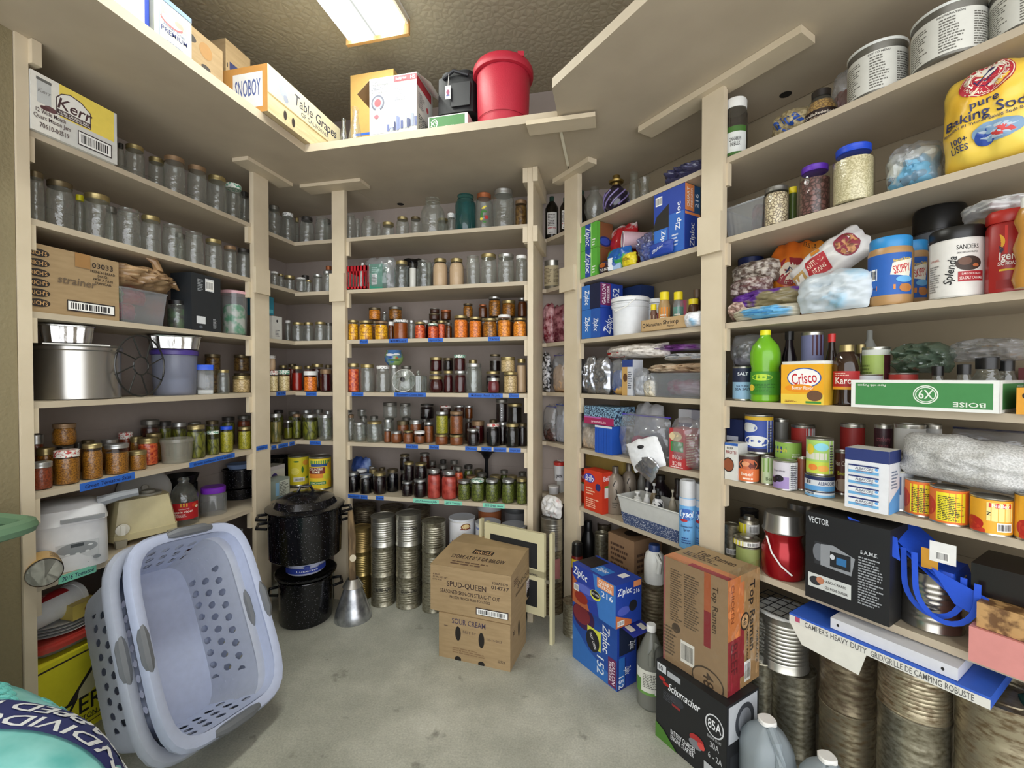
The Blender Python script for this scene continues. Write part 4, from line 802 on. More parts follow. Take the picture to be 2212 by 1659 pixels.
def rbox(mb,w,d,z0,z1,m,sc=1.0,n=32,e=4.0,yo=0.0,w1=None,d1=None):
 w1=w1 or w;d1=d1 or d;vs=[];K=5
 for k in range(K+1):
  t=k/K;ww=w+(w1-w)*t;dd=d+(d1-d)*t
  for i in range(n):
   a=2*math.pi*i/n;c,s=math.cos(a),math.sin(a);q=1/(abs(c)**e+abs(s)**e)**(1/e);vs.append((ww/2*q*c,yo+dd/2*q*s,z0+(z1-z0)*t))
 fs=[(k*n+i,k*n+(i+1)%n,(k+1)*n+(i+1)%n,(k+1)*n+i)for k in range(K)for i in range(n)]+[tuple(range(n-1,-1,-1)),tuple(range(K*n,K*n+n))]
 mb.add(vs,fs,m)
mb=MB();rbox(mb,wf,.25,0,hf*.66,fw,w1=wf*.97,d1=.235);fr_h=mb.build('housing',fr)
mb=MB();rbox(mb,wf*1.0,.25,hf*.665,hf*.86,fw,w1=wf*.93,d1=.21);rbox(mb,wf*.93,.21,hf*.86,hf*.93,fw,w1=wf*.62,d1=.14);fr_l=mb.build('lid',fr)
mb=MB();mb.decals(lambda x,y,o:(x-wf/2,-.122-o,y),wf,hf*.66,[('r',.30,.24,.52,.36,'#c8cacc'),('e',.56,.47,.25,.13,'#8f9396'),('r',.48,.5,.16,.07,'#3a4044'),('e',.44,.36,.03,.02,'#dfe1e2'),('e',.56,.35,.03,.02,'#dfe1e2'),('e',.68,.37,.03,.02,'#dfe1e2'),('e',.72,.5,.03,.02,'#dfe1e2'),('r',.34,.08,.36,.05,'#b4b7ba'),('e',.8,.2,.05,.04,'#888c90')]);mb.build('control_panel',fr_h)
MB().box(-.03,.09,-.1295,-.115,hf*.70,hf*.75,M('#85888a',.3)).build('viewing_window',fr_l)
mb=MB();mb.tube([(.08,-.06,hf*.88),(.14,-.07,hf*.93),(.20,-.075,hf*.95)],[.022,.018,.015],M('#8c9094',.4));mb.build('handle',fr)
q,_=on_wall('L',303,1140,.14)
mx_=empty('food_mixer',(q.x,q.y,Z['L'][6]+.001),cam_rot(q,.25));tag(mx_,'cream kitchen mixer base with round dial and turntable','mixer');crm=M('#d2c79c',.4)
hm=z_at(q,1070)-Z['L'][6]
mb=MB();rbox(mb,.24,.19,.022,.05,crm,e=8,w1=.24,d1=.19);rbox(mb,.235,.185,.05,hm,crm,e=7,w1=.19,d1=.14);mxb=mb.build('mixer_body',mx_)
lathe_parts(mx_,.05,.02,[('turntable',[(1,0),(1,.4),(.9,.5),(.85,.5),(.85,.2),(.5,.2),(.5,.9),(.3,1),(0,1)],M('#8f8c80',.35))]);mx_.children[-1].location=(.03,0,hm)
mb=MB();mb.lathe([(.024,0),(.024,.006),(.021,.008),(0,.008)],M('#e6e3d6',.4));mb.box(-.007,.007,-.021,.021,.006,.016,M('#efede2',.4));o=mb.build('dial',mxb);o.rotation_euler=(math.pi/2,0,0);o.location=(-.085,-.098,.075)
for x in(-.09,.09):MB().box(x-.02,x+.02,-.11,-.07,0,.03,M('#a39f90',.5),taper=.004).build('foot',mx_)
q2,_=on_wall('L',312,1060,.27);lid_t=empty('pot_lid',(q2.x,q2.y,z_at(q2,1075)),cam_rot(q2));tag(lid_t,'pale round pot lid leaning behind the cream mixer','lid')
mb=MB();mb.lathe([(.10,0),(.105,.006),(.10,.012),(.085,.016),(0,.024)],M('#a9a7a2',.35));mb.lathe([(.012,.02),(.016,.036),(.012,.042),(0,.044)],M('#b5b2a8',.4));o=mb.build('lid_disc',lid_t);o.rotation_euler=(math.radians(62),.1,0)
lid_t.location.z=Z['L'][6]+hm*.93
f=cyl_fit('L',6,362,430,1028,.06);p,r,z0,h=f
round_thing('juice_bottle','empty glass jug with red apple cider label and no cap','bottle',f,[('glass',[(.9,0),(1,.02),(1,.56),(.92,.66),(.6,.82),(.36,.89),(.33,.9),(.33,.94),(.4,.945),(.4,.97),(.33,.98),(.33,1)],GLASS,'open')],[('r',0,0,1,1,'#b81c24'),('r',.40,.78,.2,.2,'#e0b030'),('t','O',.5,.88,.12,'#5a3010'),('t','unfiltered',.5,.66,.07,'#f0e8e0',{'w':.3}),('t','apple cider',.48,.5,.15,'#f4efe8',{'w':.56}),('f',.22,.18,.4,.2,3,'#f0dcd8'),('e',.82,.8,.09,.11,'#d8482a'),('e',.9,.7,.06,.08,'#efe2c0')],(.14,.5),span=2.3)
f=cyl_fit('L',6,430,491,1046,.06)
round_thing('plastic_jar','empty clear jar with bright purple lid beside apple cider jug','jar',f,[('jar_body',[(.9,0),(.98,.03),(.98,.7),(.9,.78),(.84,.8)],CLEARP,'open'),('lid',[(.9,.79),(.92,.82),(.92,.97),(.86,1),(0,1)],M('#7a2fb8',.35))],sq=.15)
GRAN=MIX2('speckled_enamel','#8c8c94','#0c0c10',scale=130,rough=.18,tex='f1',lo=.11,hi=.17)
def roaster(name,label,cat,fit,lidm=None,group=None,sy=.8):
 p,r,z0,h=fit
 return round_thing(name,label,cat,fit,[('pan_body',[(.85,0),(.93,.04),(.98,.9),(1.03,.93),(1.03,1),(.96,1),(.9,.1),(0,.08)],GRAN)],sy=sy,group=group)
f=cyl_fit('L',6,478,560,1046,.14);roaster('roasting_pan','black speckled enamel roasting pan, lower one of the stack','pan',f,group='enamel pans on the lowest left shelf');z1=f[2]+f[3]
f=(f[0],f[1]*.98,z1+.002,z_at(f[0],1012)-z1);roaster('roasting_pan','black speckled enamel roasting pan, middle of the stack','pan',f,group='enamel pans on the lowest left shelf');z2=f[2]+f[3]
f2=(f[0],f[1]*.8,z2+.001,.028)
round_thing('blue_tray','light blue enamel tray on top of the black pan stack','tray',f2,[('tray_body',[(.8,0),(1,.9),(1.05,1),(.95,.9),(.76,.15),(0,.15)],M('#7e93b8',.3))],sy=.8)
f=cyl_fit('L',6,348,432,1018,.20);round_thing('frying_pan','dark frying pan behind the apple cider jug','pan',(f[0],f[1],Z['L'][6]+.16,.045),[('pan_body',[(.8,0),(1,1),(.97,1),(.78,.1),(0,.1)],M('#191919',.3))])
f3=cyl_fit('L',6,352,428,1018,.21);round_thing('stock_pot','black pot under the frying pan on lowest left shelf','pot',(f3[0],f3[1],Z['L'][6],.158),[('pot_body',[(.95,0),(1,.05),(1,1),(.96,1),(.96,.1),(0,.1)],M('#151517',.25))])
q,_=on_wall('L',92,1235,.015)
tc_=empty('coffee_can',(q.x,q.y,Z['L'][6]+.050),(math.pi/2,0,math.pi/2-.45));tag(tc_,'open food can with tan paper label lying beside left post','can')
MB().open_lathe([(.047,-.05),(.047,.06)],STEEL).open_lathe([(.045,.06),(.045,-.05)],M('#5a3a20',.5)).lathe([(.045,.058),(0,.058)],STEEL).build('metal_body',tc_)
mb=MB();mb.open_lathe([(.0476,-.044),(.0476,.054)],M('#c9a468',.5));mb.decals(lambda x,y,o:((.0478+o)*math.sin(x/.0478),-(.0478+o)*math.cos(x/.0478),y-.044),.14,.098,[('r',.0,.1,.3,.8,'#e0c48c'),('t','TOMATO',.15,.5,.12,INK,{'rot':90,'w':.3}),('r',.55,.1,.12,.8,'#3a2c20'),('f',.75,.15,.2,.7,8,'#5a4430')]);mb.build('paper_label',tc_)
# - under the left shelves
yb=empty('apple_box',(0,0,0));bpy.data.objects.remove(yb)
loc,rot,w,d,h=box_fit('L',7,52,252,1460,.0,.3,z0=0,ref='L')
qL,_=on_wall('L',66,1600,.03);qR,_=on_wall('L',246,1560,.03)
hy=z_at(qL,1455)
LB('apple_carton','yellow fruit carton with black fish drawing on floor under shelves','box','L',7,60,262,1459,.03,.3,M('#d8cf28',.55),{'f':[('r',0,.93,1,.02,INK),('p',[(.36,.42),(.86,.98),(1,.98),(1,.9),(.6,.42)],'#1c1a18'),('p',[(.4,.42),(.86,.9),(1,.84),(1,.7),(.62,.42)],'#c9c39a'),('p',[(.38,.42),(.5,.55),(.47,.42)],INK),('t','ZERO',.64,.33,.2,'#1c1a18',{'w':.68}),('r',.3,.12,.7,.008,INK),('t','WASHINGTON APPLES',.56,.16,.06,INK,{'w':.8}),('r',.0,.07,1,.01,INK)]},z0=0)
zyl=hy
q,_=on_wall('L',140,1420,.17)
tb=empty('storage_tub',(q.x,q.y,hy+.002),FR['L'][3]);tag(tb,'grey translucent tub with red lid marked dill on yellow carton','tub')
ht=z_at(on_wall('L',140,1395,.06)[0],1392)-hy
mb=MB();rbox(mb,.27,.2,0,ht,M('#8c8c92',.4),w1=.30,d1=.24);mb.decals(lambda x,y,o:(x-.13,-.118-o-(y-ht/2)*.15,y),.26,ht,[('r',.58,.3,.17,.5,'#3c4470'),('t','DILL',.67,.6,.2,'#c4c8dc',{'rot':-90})],off=.006);mb.build('tub_body',tb)
mb=MB();rbox(mb,.325,.265,ht,ht+.016,M('#b8443a',.4),e=5);rbox(mb,.29,.23,ht+.016,ht+.024,M('#b8443a',.4),e=5);mb.build('lid',tb)
zz=hy+ht+.028
for i in range(4):
 q,_=on_wall('L',125,1350,.16);round_thing('white_plate','white plate in the stack beneath the tilted white bucket','plate',(q,.105,zz+i*.0115,.011),[('plate_body',[(.6,0),(.95,.7),(1,1),(.95,1),(.6,.3),(0,.3)],M('#dcdcdc',.3))],group='white plates under the left shelf')
zz+=.048
q,_=on_wall('L',105,1312,.13)
bk=empty('yogurt_bucket',(q.x,q.y,zz+.052),(math.pi/2,0,FR['L'][3]+math.pi/2+.2));tag(bk,'white plastic bucket with red label lying on white plates','bucket')
mb=MB();mb.lathe([(.045,-.09),(.05,-.085),(.055,.08)],M('#dedfe0',.35));mb.build('bucket_body',bk);MB().lathe([(.058,.078),(.06,.094),(.054,.1),(0,.1)],M('#e6e6e6',.35)).build('lid',bk)
mb=MB();mb.decals(lambda x,y,o:((.0525+o)*math.sin(x/.0525+1.8),-(.0525+o)*math.cos(x/.0525+1.8),y-.06),.1,.11,[('r',0,0,1,1,'#a82028'),('r',0,0,.3,1,'#d08a3a'),('f',.35,.1,.5,.5,4,'#e8c8c0')],off=.002);mb.build('printed_label',bk)
sb_=box_fit('L',7,157,214,1296,.05,.14,z0=zz,ref='L')
carton('butter_tub','pale yellow rectangular tub beside the white bucket','tub',sb_[0],sb_[1],sb_[2],.14,.055,M('#c9b45c',.45),{'f':[('e',.65,.5,.22,.3,'#7a4a28')]})
f=cyl_fit('L',7,216,290,1217,.20,z0=0)
round_thing('waste_bin','grey plastic bin behind the laundry baskets under left shelf','bin',(f[0],f[1],0,.52),[('bin_body',[(.8,0),(.98,.95),(1.03,1),(.97,1),(.78,.03),(0,.03)],M('#7c7e80',.45))])
for i,(uL,uR,vt,c,lb)in enumerate(((318,352,1190,'#141a3a','dark blue bottle'),(352,392,1172,'#10122e','navy bottle'),(392,430,1165,'#6a2438','maroon bottle'),(430,462,1150,'#3a2050','purple bottle'),(465,500,1148,'#23233a','black bottle'),(500,535,1140,'#2a2a6a','indigo bottle'))):
 f=cyl_fit('L',7,uL,uR,vt,.12,z0=0);round_thing('soda_bottle',f'{lb} standing under left shelf behind laundry baskets','bottle',f,[('bottle_body',[(.9,0),(1,.03),(1,.7),(.7,.85),(.35,.92),(.35,.95)],M(c,.12)),('cap',[(.4,.95),(.42,1),(0,1)],M('#c8c8cc',.4))],[('r',.2,0,.6,1,'#8a2430' if i%2 else '#5a3f86')],(.3,.6),group='bottles under the left shelf')
BASK=M('#b9c2dc',.38);BGREY=M('#6e7176',.5)
def basket(label,col,base,up,nrm,along,L1,W1,D,seedh):
 root=empty('laundry_basket',base);tag(root,label,'basket','laundry baskets leaning on the left shelves')
 Mx=Matrix((along,up,nrm)).transposed();mm=Mx.to_4x4();root.rotation_euler=mm.to_euler()
 n=64
 def ring(w,l,z,e=5.0):
  o=[]
  for i in range(n):
   a=2*math.pi*i/n;c,s=math.cos(a),math.sin(a);q=1/(abs(c)**e+abs(s)**e)**(1/e);o.append((w/2*q*c,l/2*q*s,z))
  return o
 mb=MB();K=44;N=340;e=5.5
 def pt(i,k,off=0.0):
  a=2*math.pi*i/N;t=k/K;w=W1-.075*t-off;l=L1-.085*t-off;c,s=math.cos(a),math.sin(a);q=1/(abs(c)**e+abs(s)**e)**(1/e);return Vector((w/2*q*c,l/2*q*s,-D*t))
 per=2*(W1+L1)*.93
 arc=[0.0]
 for i in range(1,N+1):arc.append(arc[-1]+(pt(i,0)-pt(i-1,0)).length)
 def hole(i,k):
  x=(arc[i]+arc[i+1])/2/arc[-1]*36;dep=(k+.5)/K*D
  row=(dep-.07)/.062
  if row<-.3 or dep>D-.03:return False
  ri=round(row);cx=round(x-(ri%2)*.5)+(ri%2)*.5
  p=pt(i,0);ang=math.atan2(abs(p.y)/L1,abs(p.x)/W1)
  if.60<ang<.97:return False
  dx=(x-cx)*arc[-1]/36;dz=dep-.07-ri*.062
  return(dx/.0145)**2+(dz/.0185)**2<1
 for off,flip in((0.0,False),(.004,True)):
  def snapped(i,k):
   p=pt(i,k,off);dep=k/K*D;row=(dep-.07)/.062;ri=round(row)
   if ri<0:return p
   x=arc[i]/arc[-1]*36;cx=round(x-(ri%2)*.5)+(ri%2)*.5
   dx=(x-cx)*arc[-1]/36;dz=dep-.07-ri*.062;q=((dx/.0145)**2+(dz/.0185)**2)**.5
   if not.8<q<1.35:return p
   tn=(pt(i+1,k,off)-pt(i-1,k,off)).normalized();return p+tn*dx*(1/q-1)+Vector((0,0,-dz*(1/q-1)))
  vs=[snapped(i,k)for k in range(K+1)for i in range(N)]
  fs=[]
  for k in range(K):
   for i in range(N):
    if hole(i,k):continue
    q=(k*N+i,(k+1)*N+i,(k+1)*N+(i+1)%N,k*N+(i+1)%N);fs.append(q if not flip else tuple(reversed(q)))
  mb.add(vs,fs,col)
 w,l=W1-.075,L1-.085;NX,NY=72,96
 def fh(x,y):
  if abs(x)>.115 or abs(y)>l/2-.05:return False
  r_=round((y)/.043);sx=(r_%2)*.5;c_=round(x/.052-sx)+sx
  return((x-c_*.052)/.0125)**2+((y-r_*.043)/.0165)**2<1
 vs=[];fs=[]
 for j in range(NY+1):
  for i in range(NX+1):
   X,Y=-1+2*i/NX,-1+2*j/NY;q=(1/max(1e-6,(abs(X)**e+abs(Y)**e))**(1/e))*max(abs(X),abs(Y));vs.append((X*q*w/2,Y*q*l/2,-D))
 for j in range(NY):
  for i in range(NX):
   c=(vs[j*(NX+1)+i][0]+vs[(j+1)*(NX+1)+i+1][0])/2,(vs[j*(NX+1)+i][1]+vs[(j+1)*(NX+1)+i+1][1])/2
   fs.append((j*(NX+1)+i,j*(NX+1)+i+1,(j+1)*(NX+1)+i+1,(j+1)*(NX+1)+i))
 mb.add(vs,fs,col);mb.build('basket_body',root)
 rb=MB();pr=[(0,.0),(.0,.004),(.014,.012),(.030,.010),(.038,-.004),(.036,-.022)]
 vs=[];fs=[]
 for(o_,z_)in pr:vs+=ring(W1+2*o_,L1+2*o_,z_)
 for k in range(len(pr)-1):
  for i in range(n):fs.append((k*n+i,(k+1)*n+i,(k+1)*n+(i+1)%n,k*n+(i+1)%n))
 rb.add(vs,fs,col);rb.build('rim',root)
 for sy in(1,-1):
  hb=MB();hb.tube([(-.085,sy*(L1/2+.020),.004),(-.05,sy*(L1/2+.024),.010),(.05,sy*(L1/2+.024),.010),(.085,sy*(L1/2+.020),.004)],[.012,.019,.019,.012],BGREY);hb.build('grip',root)
 for sx in(1,-1):
  hb=MB();hb.tube([(sx*(W1/2+.020),-.075,.002),(sx*(W1/2+.024),-.04,.006),(sx*(W1/2+.024),.04,.006),(sx*(W1/2+.020),.075,.002)],[.010,.0175,.0175,.010],BGREY);hb.build('grip',root)
 return root
def vec(*a):return Vector(a)
_u=vec(0.4672*-1,0,0)
_az,_th,_ro=.05050728,1.07883489,-.12661637
_d=vec(math.sin(_az),math.cos(_az),0);_n=vec(-_d.y,_d.x,0);_up=_n*math.cos(_th)+vec(0,0,math.sin(_th))
_d2=_d*math.cos(_ro)+_up*math.sin(_ro);_u2=_up*math.cos(_ro)-_d*math.sin(_ro);_nr=_d2.cross(_u2)
_c=vec(-1.4787,1.3619,.4117)+_nr*.01+vec(0,0,.012)
basket('light blue laundry basket with grey grips, front one of two',BASK,_c,_u2,_nr,_d2,.66,.41,.27,0)
basket('light blue laundry basket with grey grips, nested behind the front one',M('#aeb4c4',.4),_c-_nr*.052-_d2*.035+_u2*-.006,_u2,_nr,_d2,.66,.41,.27,1)
tealm=MIX2('embossed_teal_wrap','#5fb8b4','#8fd6d2',9,rough=.3,lo=.4,hi=.6,bump=.6)
root=empty('paper_roll_pack',(-1.07,.455,0),-.17);tag(root,'teal plastic-wrapped pack of rolls with navy band, bottom left corner','pack')
PW,PD,PH=.66,.40,.775
def top_s(x,y,o):
 X,Y=x/(PW/2),y/(PD/2);q=max(0.0,1-(abs(X)**3.2+abs(Y)**3.2))**.42
 return Vector((x*(1+o),y*(1+o),PH-.17+.17*q+o+.004*noise.noise(Vector((x*14,y*14,0)))))
n=64;K=16;vs=[]
for k in range(K+1):
 for i in range(n):
  a=2*math.pi*i/n;c,s_=math.cos(a),math.sin(a);q=1/(abs(c)**3.2+abs(s_)**3.2)**(1/3.2)
  if k<3:vs.append((PW/2*q*c*(.97+.015*k),PD/2*q*s_*(.97+.015*k),(PH-.17)*k/3))
  else:f_=1-((k-3)/(K-3))**1.6;vs.append(tuple(top_s(PW/2*q*c*f_,PD/2*q*s_*f_,0)))
mb=MB();mb.add(vs,[(k*n+i,k*n+(i+1)%n,(k+1)*n+(i+1)%n,(k+1)*n+i)for k in range(K)for i in range(n)],tealm);wrapmb=mb
BR_=math.radians(30)
def band(x,y,o):
 x-=.28;y-=.045;y-=.9*x*x;return top_s(.07+x*math.cos(BR_)-y*math.sin(BR_),.11+x*math.sin(BR_)+y*math.cos(BR_),.0015+o)
mb=MB();mb.decals(band,.56,.085,[('r',.07,.02,.86,.96,'#28306a'),('t','INDIVIDUALLY',.5,.27,.34,'#e8ecf0',{'rot':180,'w':.7}),('t','WRAPPED ROLLS',.5,.73,.34,'#e8ecf0',{'rot':180,'w':.76})],off=.002,step=.0006);mb.build('printed_band',root)
mb=wrapmb
for i in range(26):
 cx,cy=-.28+.30*((i*.377)%1),.10+.07*((i*.618)%1);rr=.026
 mb.tube([top_s(cx+rr*1.3*math.cos(a)*(1-a/9),cy+rr*.8*math.sin(a)*(1-a/9),.0)for a in[j*.45 for j in range(14)]],.0022,M('#6cc4c0',.3),seg=5)
mb.build('plastic_wrap',root)
root=empty('green_bin',(-1.735,.695,0));tag(root,'muted green plastic bin with wide rim at the left edge','bin');gm=M('#5f7f62',.5,bump=.2)
mb=MB();rbox(mb,.22,.22,0,.92,gm,w1=.31,d1=.31,e=6);mb.build('bin_body',root)
mb=MB();mb.tube([(.155*(abs(math.cos(a))**.3)*(1 if math.cos(a)>0 else-1),.225*(abs(math.sin(a))**.3)*(1 if math.sin(a)>0 else-1),.93)for a in[math.pi*2*i/48 for i in range(48)]],.022,gm,seg=8,closed=True);mb.build('rim',root)
def tape(wall,t,uL,uR,v,txt,col='#2a62bc',dark='#101848',th=.024,rise=0.0,dz=0.0):
 a,n,c,rot=FR[wall];pL,_=on_wall(wall,uL,v,0);pR,_=on_wall(wall,uR,v,0);w=(pR-pL).length
 zc=Z[wall][t]-.011+dz;mb=MB();sf=lambda x,y,o:(x-w/2,-.0012-o,y-th/2)
 mb.box(-w/2,w/2,-.0012,-.0002,-th/2,th/2,M(col,.6,bump=.2));mb.decals(sf,w,th,[('t',txt,.5,.5,.5,dark,{'w':.85,'shear':.2})],off=.0004)
 m=(pL+pR)/2;o=mb.build('tape_label',None,loc=(m.x,m.y,zc),rot=rot)
 o.rotation_euler=(0,math.radians(rise),rot);REG.append((o,('mint' if col!='#2a62bc' else 'blue')+' handwritten tape label on shelf edge',{'L':'L','B':'B','K':'C'}[wall],t,0,uL));tag(o,cat='tape label',group='tape labels on the shelf edges')
MINT='#7fcfb4'
tape('L',5,172,291,1047,'Green Tomatoe Salsa',rise=-1.5,th=.03);tape('L',5,409,507,996,'Green tomatoe Salsa w/BBS',rise=-1.5);tape('L',6,126,208,1248,'2016 Tomatoe',MINT,th=.03,rise=1.5)
for t,uL,uR,v,tx in((4,597,617,854,'B2S'),(5,586,597,967,'dill'),(5,601,622,962,'pickle'),(5,625,636,960,'dill')):tape('L',t,uL,uR,v,tx)
for t,uL,uR,v,tx in((4,661,684,853,'carrot'),(5,669,693,961,'pickles'),(3,777,795,737,'Peach'),(3,840,881,736,'MARMALADE'),(3,925,957,735,'Apricot Jam'),(3,1054,1080,732,'Yams'),(4,760,785,854,'Tomato'),(4,852,920,855,'Boysenberry Cowboy Beans'),(4,1012,1086,855,'Mulberry  Peach Pit Jelly'),(4,1099,1121,853,'Chicken'),(5,876,903,967,'Hot Salsa'),(5,927,948,969,'Salsa'),(5,1005,1031,971,'Chutney'),(5,1040,1062,972,'Plum Jam'),(5,1066,1094,972,'Blackberry'),(5,1100,1125,973,'Grape Jam'),(6,752,778,1074,'Blackberry'),(6,779,794,1076,'Juice'),(6,812,829,1080,'Prune')):tape('B',t,uL,uR,v,tx)
for t,uL,uR,v,tx in((6,893,948,1084,'2017 Sunsweet Jelly'),(6,960,998,1090,'2012 Tomato'),(6,1043,1090,1092,'2013 Green Beans')):tape('B',t,uL,uR,v,tx,MINT)
pj,_=on_wall('L',560,966,-.022)
# - odd things among the back wall jars
def sb_(t,uL,uR,vT,d0,*a,**k):return cyl_fit('B',t,uL,uR,vT,d0,*a,**k)
loc,rot,w,d,h=box_fit('B',2,748,792,573,.0,.14,None,'R')
rbk=empty('slotted_basket',loc,rot);tag(rbk,'red slotted plastic basket of kitchen tools on second shelf','basket');rm_=M('#b01c26',.4)
mb=MB();mb.box(-w/2,w/2,-d/2,d/2,0,.004,rm_);mb.box(-w/2,w/2,-d/2,-d/2+.003,0,h*.12,rm_)
for a0,a1,b0_,b1_ in((-w/2,w/2,-d/2,-d/2+.004),(-w/2,w/2,d/2-.004,d/2),(-w/2,-w/2+.004,-d/2,d/2),(w/2-.004,w/2,-d/2,d/2)):mb.box(a0,a1,b0_,b1_,h*.78,h,rm_)
for i in range(7):x=-w/2+(w-.008)*i/6;mb.box(x,x+.007,-d/2,-d/2+.004,0,h,rm_);mb.box(x,x+.007,d/2-.004,d/2,0,h,rm_)
for i in range(6):y=-d/2+(d-.008)*i/5;mb.box(w/2-.004,w/2,y,y+.007,0,h,rm_)
mb.build('basket_body',rbk,flat=True)
for i,(x,m,nm)in enumerate(((-.02,WHITE,'white spatula handle standing in the red basket'),(.015,M('#3a2a24',.5),'dark brown brush leaning in the red basket'))):
 q=Vector(loc);o=MB().tube([(0,0,.006),(.012,.0,h*.8),(.02,0,h*1.25)],[.016,.008,.007],m).build('kitchen_tool',None,loc=(q.x+x,q.y,q.z));tag(o,nm,'kitchen tool')
sh_box('teal_box','teal printed carton standing in a clear zip bag','box','B',2,797,826,571,.03,.05,M('#2f8a70',.45),{'f':[('r',.0,0,.05,1,'#8ad0b8'),('r',.2,.2,.38,.42,'#d8dcd8'),('f',.22,.24,.34,.34,6,'#4a4a4a'),('f',.2,.7,.6,.2,3,'#a8d8c8')]})
sh_bag('zip_bag','clear zip bag around teal carton beside red basket','B',2,782,846,552,.01,.09,FILM,seed=90)
o=bag('trash_bag','black shiny plastic bag bundle behind the second-shelf jars','bag',(on_wall('B',882,560,.22)[0].x,YB+.27,Z['B'][2]+.001),0,.24,.24,.12,M('#0c0c0e',.25,bump=.8),seed=91,wr=.3,p=2)
bag('film_bag','crumpled clear bag on top of the powder jars','bag',(on_wall('B',955,560,.2)[0].x,YB+.24,Z['B'][2]+.13),0,.24,.075,.10,FILM,seed=92,wr=.35,p=2)
f=sb_(4,830,872,756,.10,vB=789)
round_thing('ceramic_pot','small ceramic pot with blue sky and green garden glaze','pot',f,[('pot_body',[(.6,0),(.92,.25),(1,.5),(.9,.75),(.78,.9),(.84,1),(.7,.95),(.7,.5),(0,.45)],MIX2('garden_glaze','#4f7ab0','#8fae6a',16,rough=.25,lo=.45,hi=.55))],[('e',.3,.75,.2,.12,'#e4e8ec'),('e',.62,.8,.14,.1,'#e4e8ec'),('e',.35,.5,.07,.08,'#22409a'),('e',.62,.42,.07,.08,'#b0502c'),('e',.5,.2,.3,.1,'#3f6a2a')],(.2,.85),rr=1.0)
q,zq=on_wall('B',872,795,.05);r_=.068
gl=empty('glass_pot_lid',(q.x,q.y,Z['B'][4]+r_+.004),(math.radians(78),0,.25));tag(gl,'round glass pot lid with steel rim leaning among empty jars','lid')
MB().lathe([(r_*.96,0),(r_*.6,.012),(0,.018)],GLASS).build('glass_disc',gl);MB().tube([(r_*math.cos(a),r_*math.sin(a),0)for a in[i*math.pi/20 for i in range(40)]],.0022,ALU,seg=6,closed=True).build('rim',gl)
MB().lathe([(.008,.018),(.014,.035),(0,.038)],BLACK).build('knob',gl)
f=sb_(4,885,922,812,.02)
rj=round_thing('ribbed_dish','ribbed clear glass dish with domed glass knob lid','dish',f,[('glass',[(.9,0),(1,.05),(1,1)],CLEAR('ribbed_glass',tint='#dfe4e0',gl=.7,base=.1,rough=.05,milky=.05),'open')])
mb=MB()
for i in range(22):a=i*math.pi/11;mb.tube([(f[1]*1.01*math.cos(a),f[1]*1.01*math.sin(a),f[3]*.05),(f[1]*1.01*math.cos(a),f[1]*1.01*math.sin(a),f[3]*.95)],.0014,GLASS,seg=4)
mb.build('ribs',rj);MB().lathe([(f[1]*1.02,f[3]),(f[1]*.5,f[3]*1.04),(.007,f[3]*1.06),(.013,f[3]*1.18),(.008,f[3]*1.3),(0,f[3]*1.32)],GLASS).build('lid',rj)
sh_bag('cloth_bag','blue and white bag stuffed at left of sixth shelf','B',6,752,792,990,.16,.1,MIX2('blue_white_cloth','#2f4a8c','#8aa0cc',8,rough=.5,bump=.5),seed=93)
f=sb_(6,1012,1090,978,.18);round_thing('black_stand','black cake stand at back of the lowest back wall shelf','stand',(f[0],.09,Z['B'][6],.27),[('stand_body',[(.6,0),(.55,.05),(.15,.1),(.12,.7),(.4,.85),(1,.95),(1,1),(0,1)],M('#121214',.4))])
f=cyl_fit('L',5,344,419,944,.0)
round_thing('plastic_tub','empty translucent deli tub on the salsa shelf','tub',f,[('tub_body',[(0,.015),(.86,.01),(.88,0),(.97,.84),(1.02,.86),(1.02,1)],CLEAR('deli_plastic',tint='#dcdcd6',gl=.35,base=.06,rough=.15,milky=.35,mcol='#a8a496'),'open')])
o=tape('L',5,553,577,966,'celery')
pt_=[x for x in bpy.data.objects if x.name.startswith('tape_label')][-1]
pp,zz_=on_wall('L',566,967,-.0235);pt_.location=(pp.x,pp.y,zz_)
# - things on the overhead deck
ZT=2.5215
def deckL(name,label,cat,uL,uR,vLine,vT,d,dep,m,faces=None,ref='R',turn=0.0,group=None):
 return sh_box(name,label,cat,'L',0,uL,uR,vT,d,dep,m,faces,z0=ZT,ref=ref,turn=turn,group=group)
deckL('paper_carton','white carton with blue side at the left end of deck','box',232,319,0,-210,-.36,.26,WCARD,{'f':[('r',.0,0,.05,1,'#3c58b8'),('f',.2,.3,.6,.5,6,'#8a8ca0'),('r',.88,0,.12,1,'#2f4cb4')],'r':[('r',0,0,1,1,'#2f4cb4')]})
prem=[('r',.12,.02,.8,.86,'#8a9aa8'),('r',.14,.03,.76,.83,'#c4c2b6'),('r',.16,.52,.70,.30,'#c9a890'),('e',.45,.55,.3,.10,'#a8484a'),('e',.45,.58,.27,.09,'#e6dcd2'),('e',.4,.68,.16,.07,'#dba894'),('e',.65,.62,.12,.06,'#c98a7a'),('t','Honey Crisp',.52,.44,.07,'#5a6a8a',{'w':.6,'shear':.2}),('t','PREMIUM',.52,.33,.1,'#1c2a6a',{'w':.72}),('f',.3,.08,.44,.07,2,'#5a6a8a'),('r',0,.9,1,.1,'#6a84b8')]
deckL('cracker_tin','silver and blue rectangular tin with picture panel on deck','tin',333,413,0,42,-.38,.14,M('#b4b6a0',.35,.3),{'f':prem})
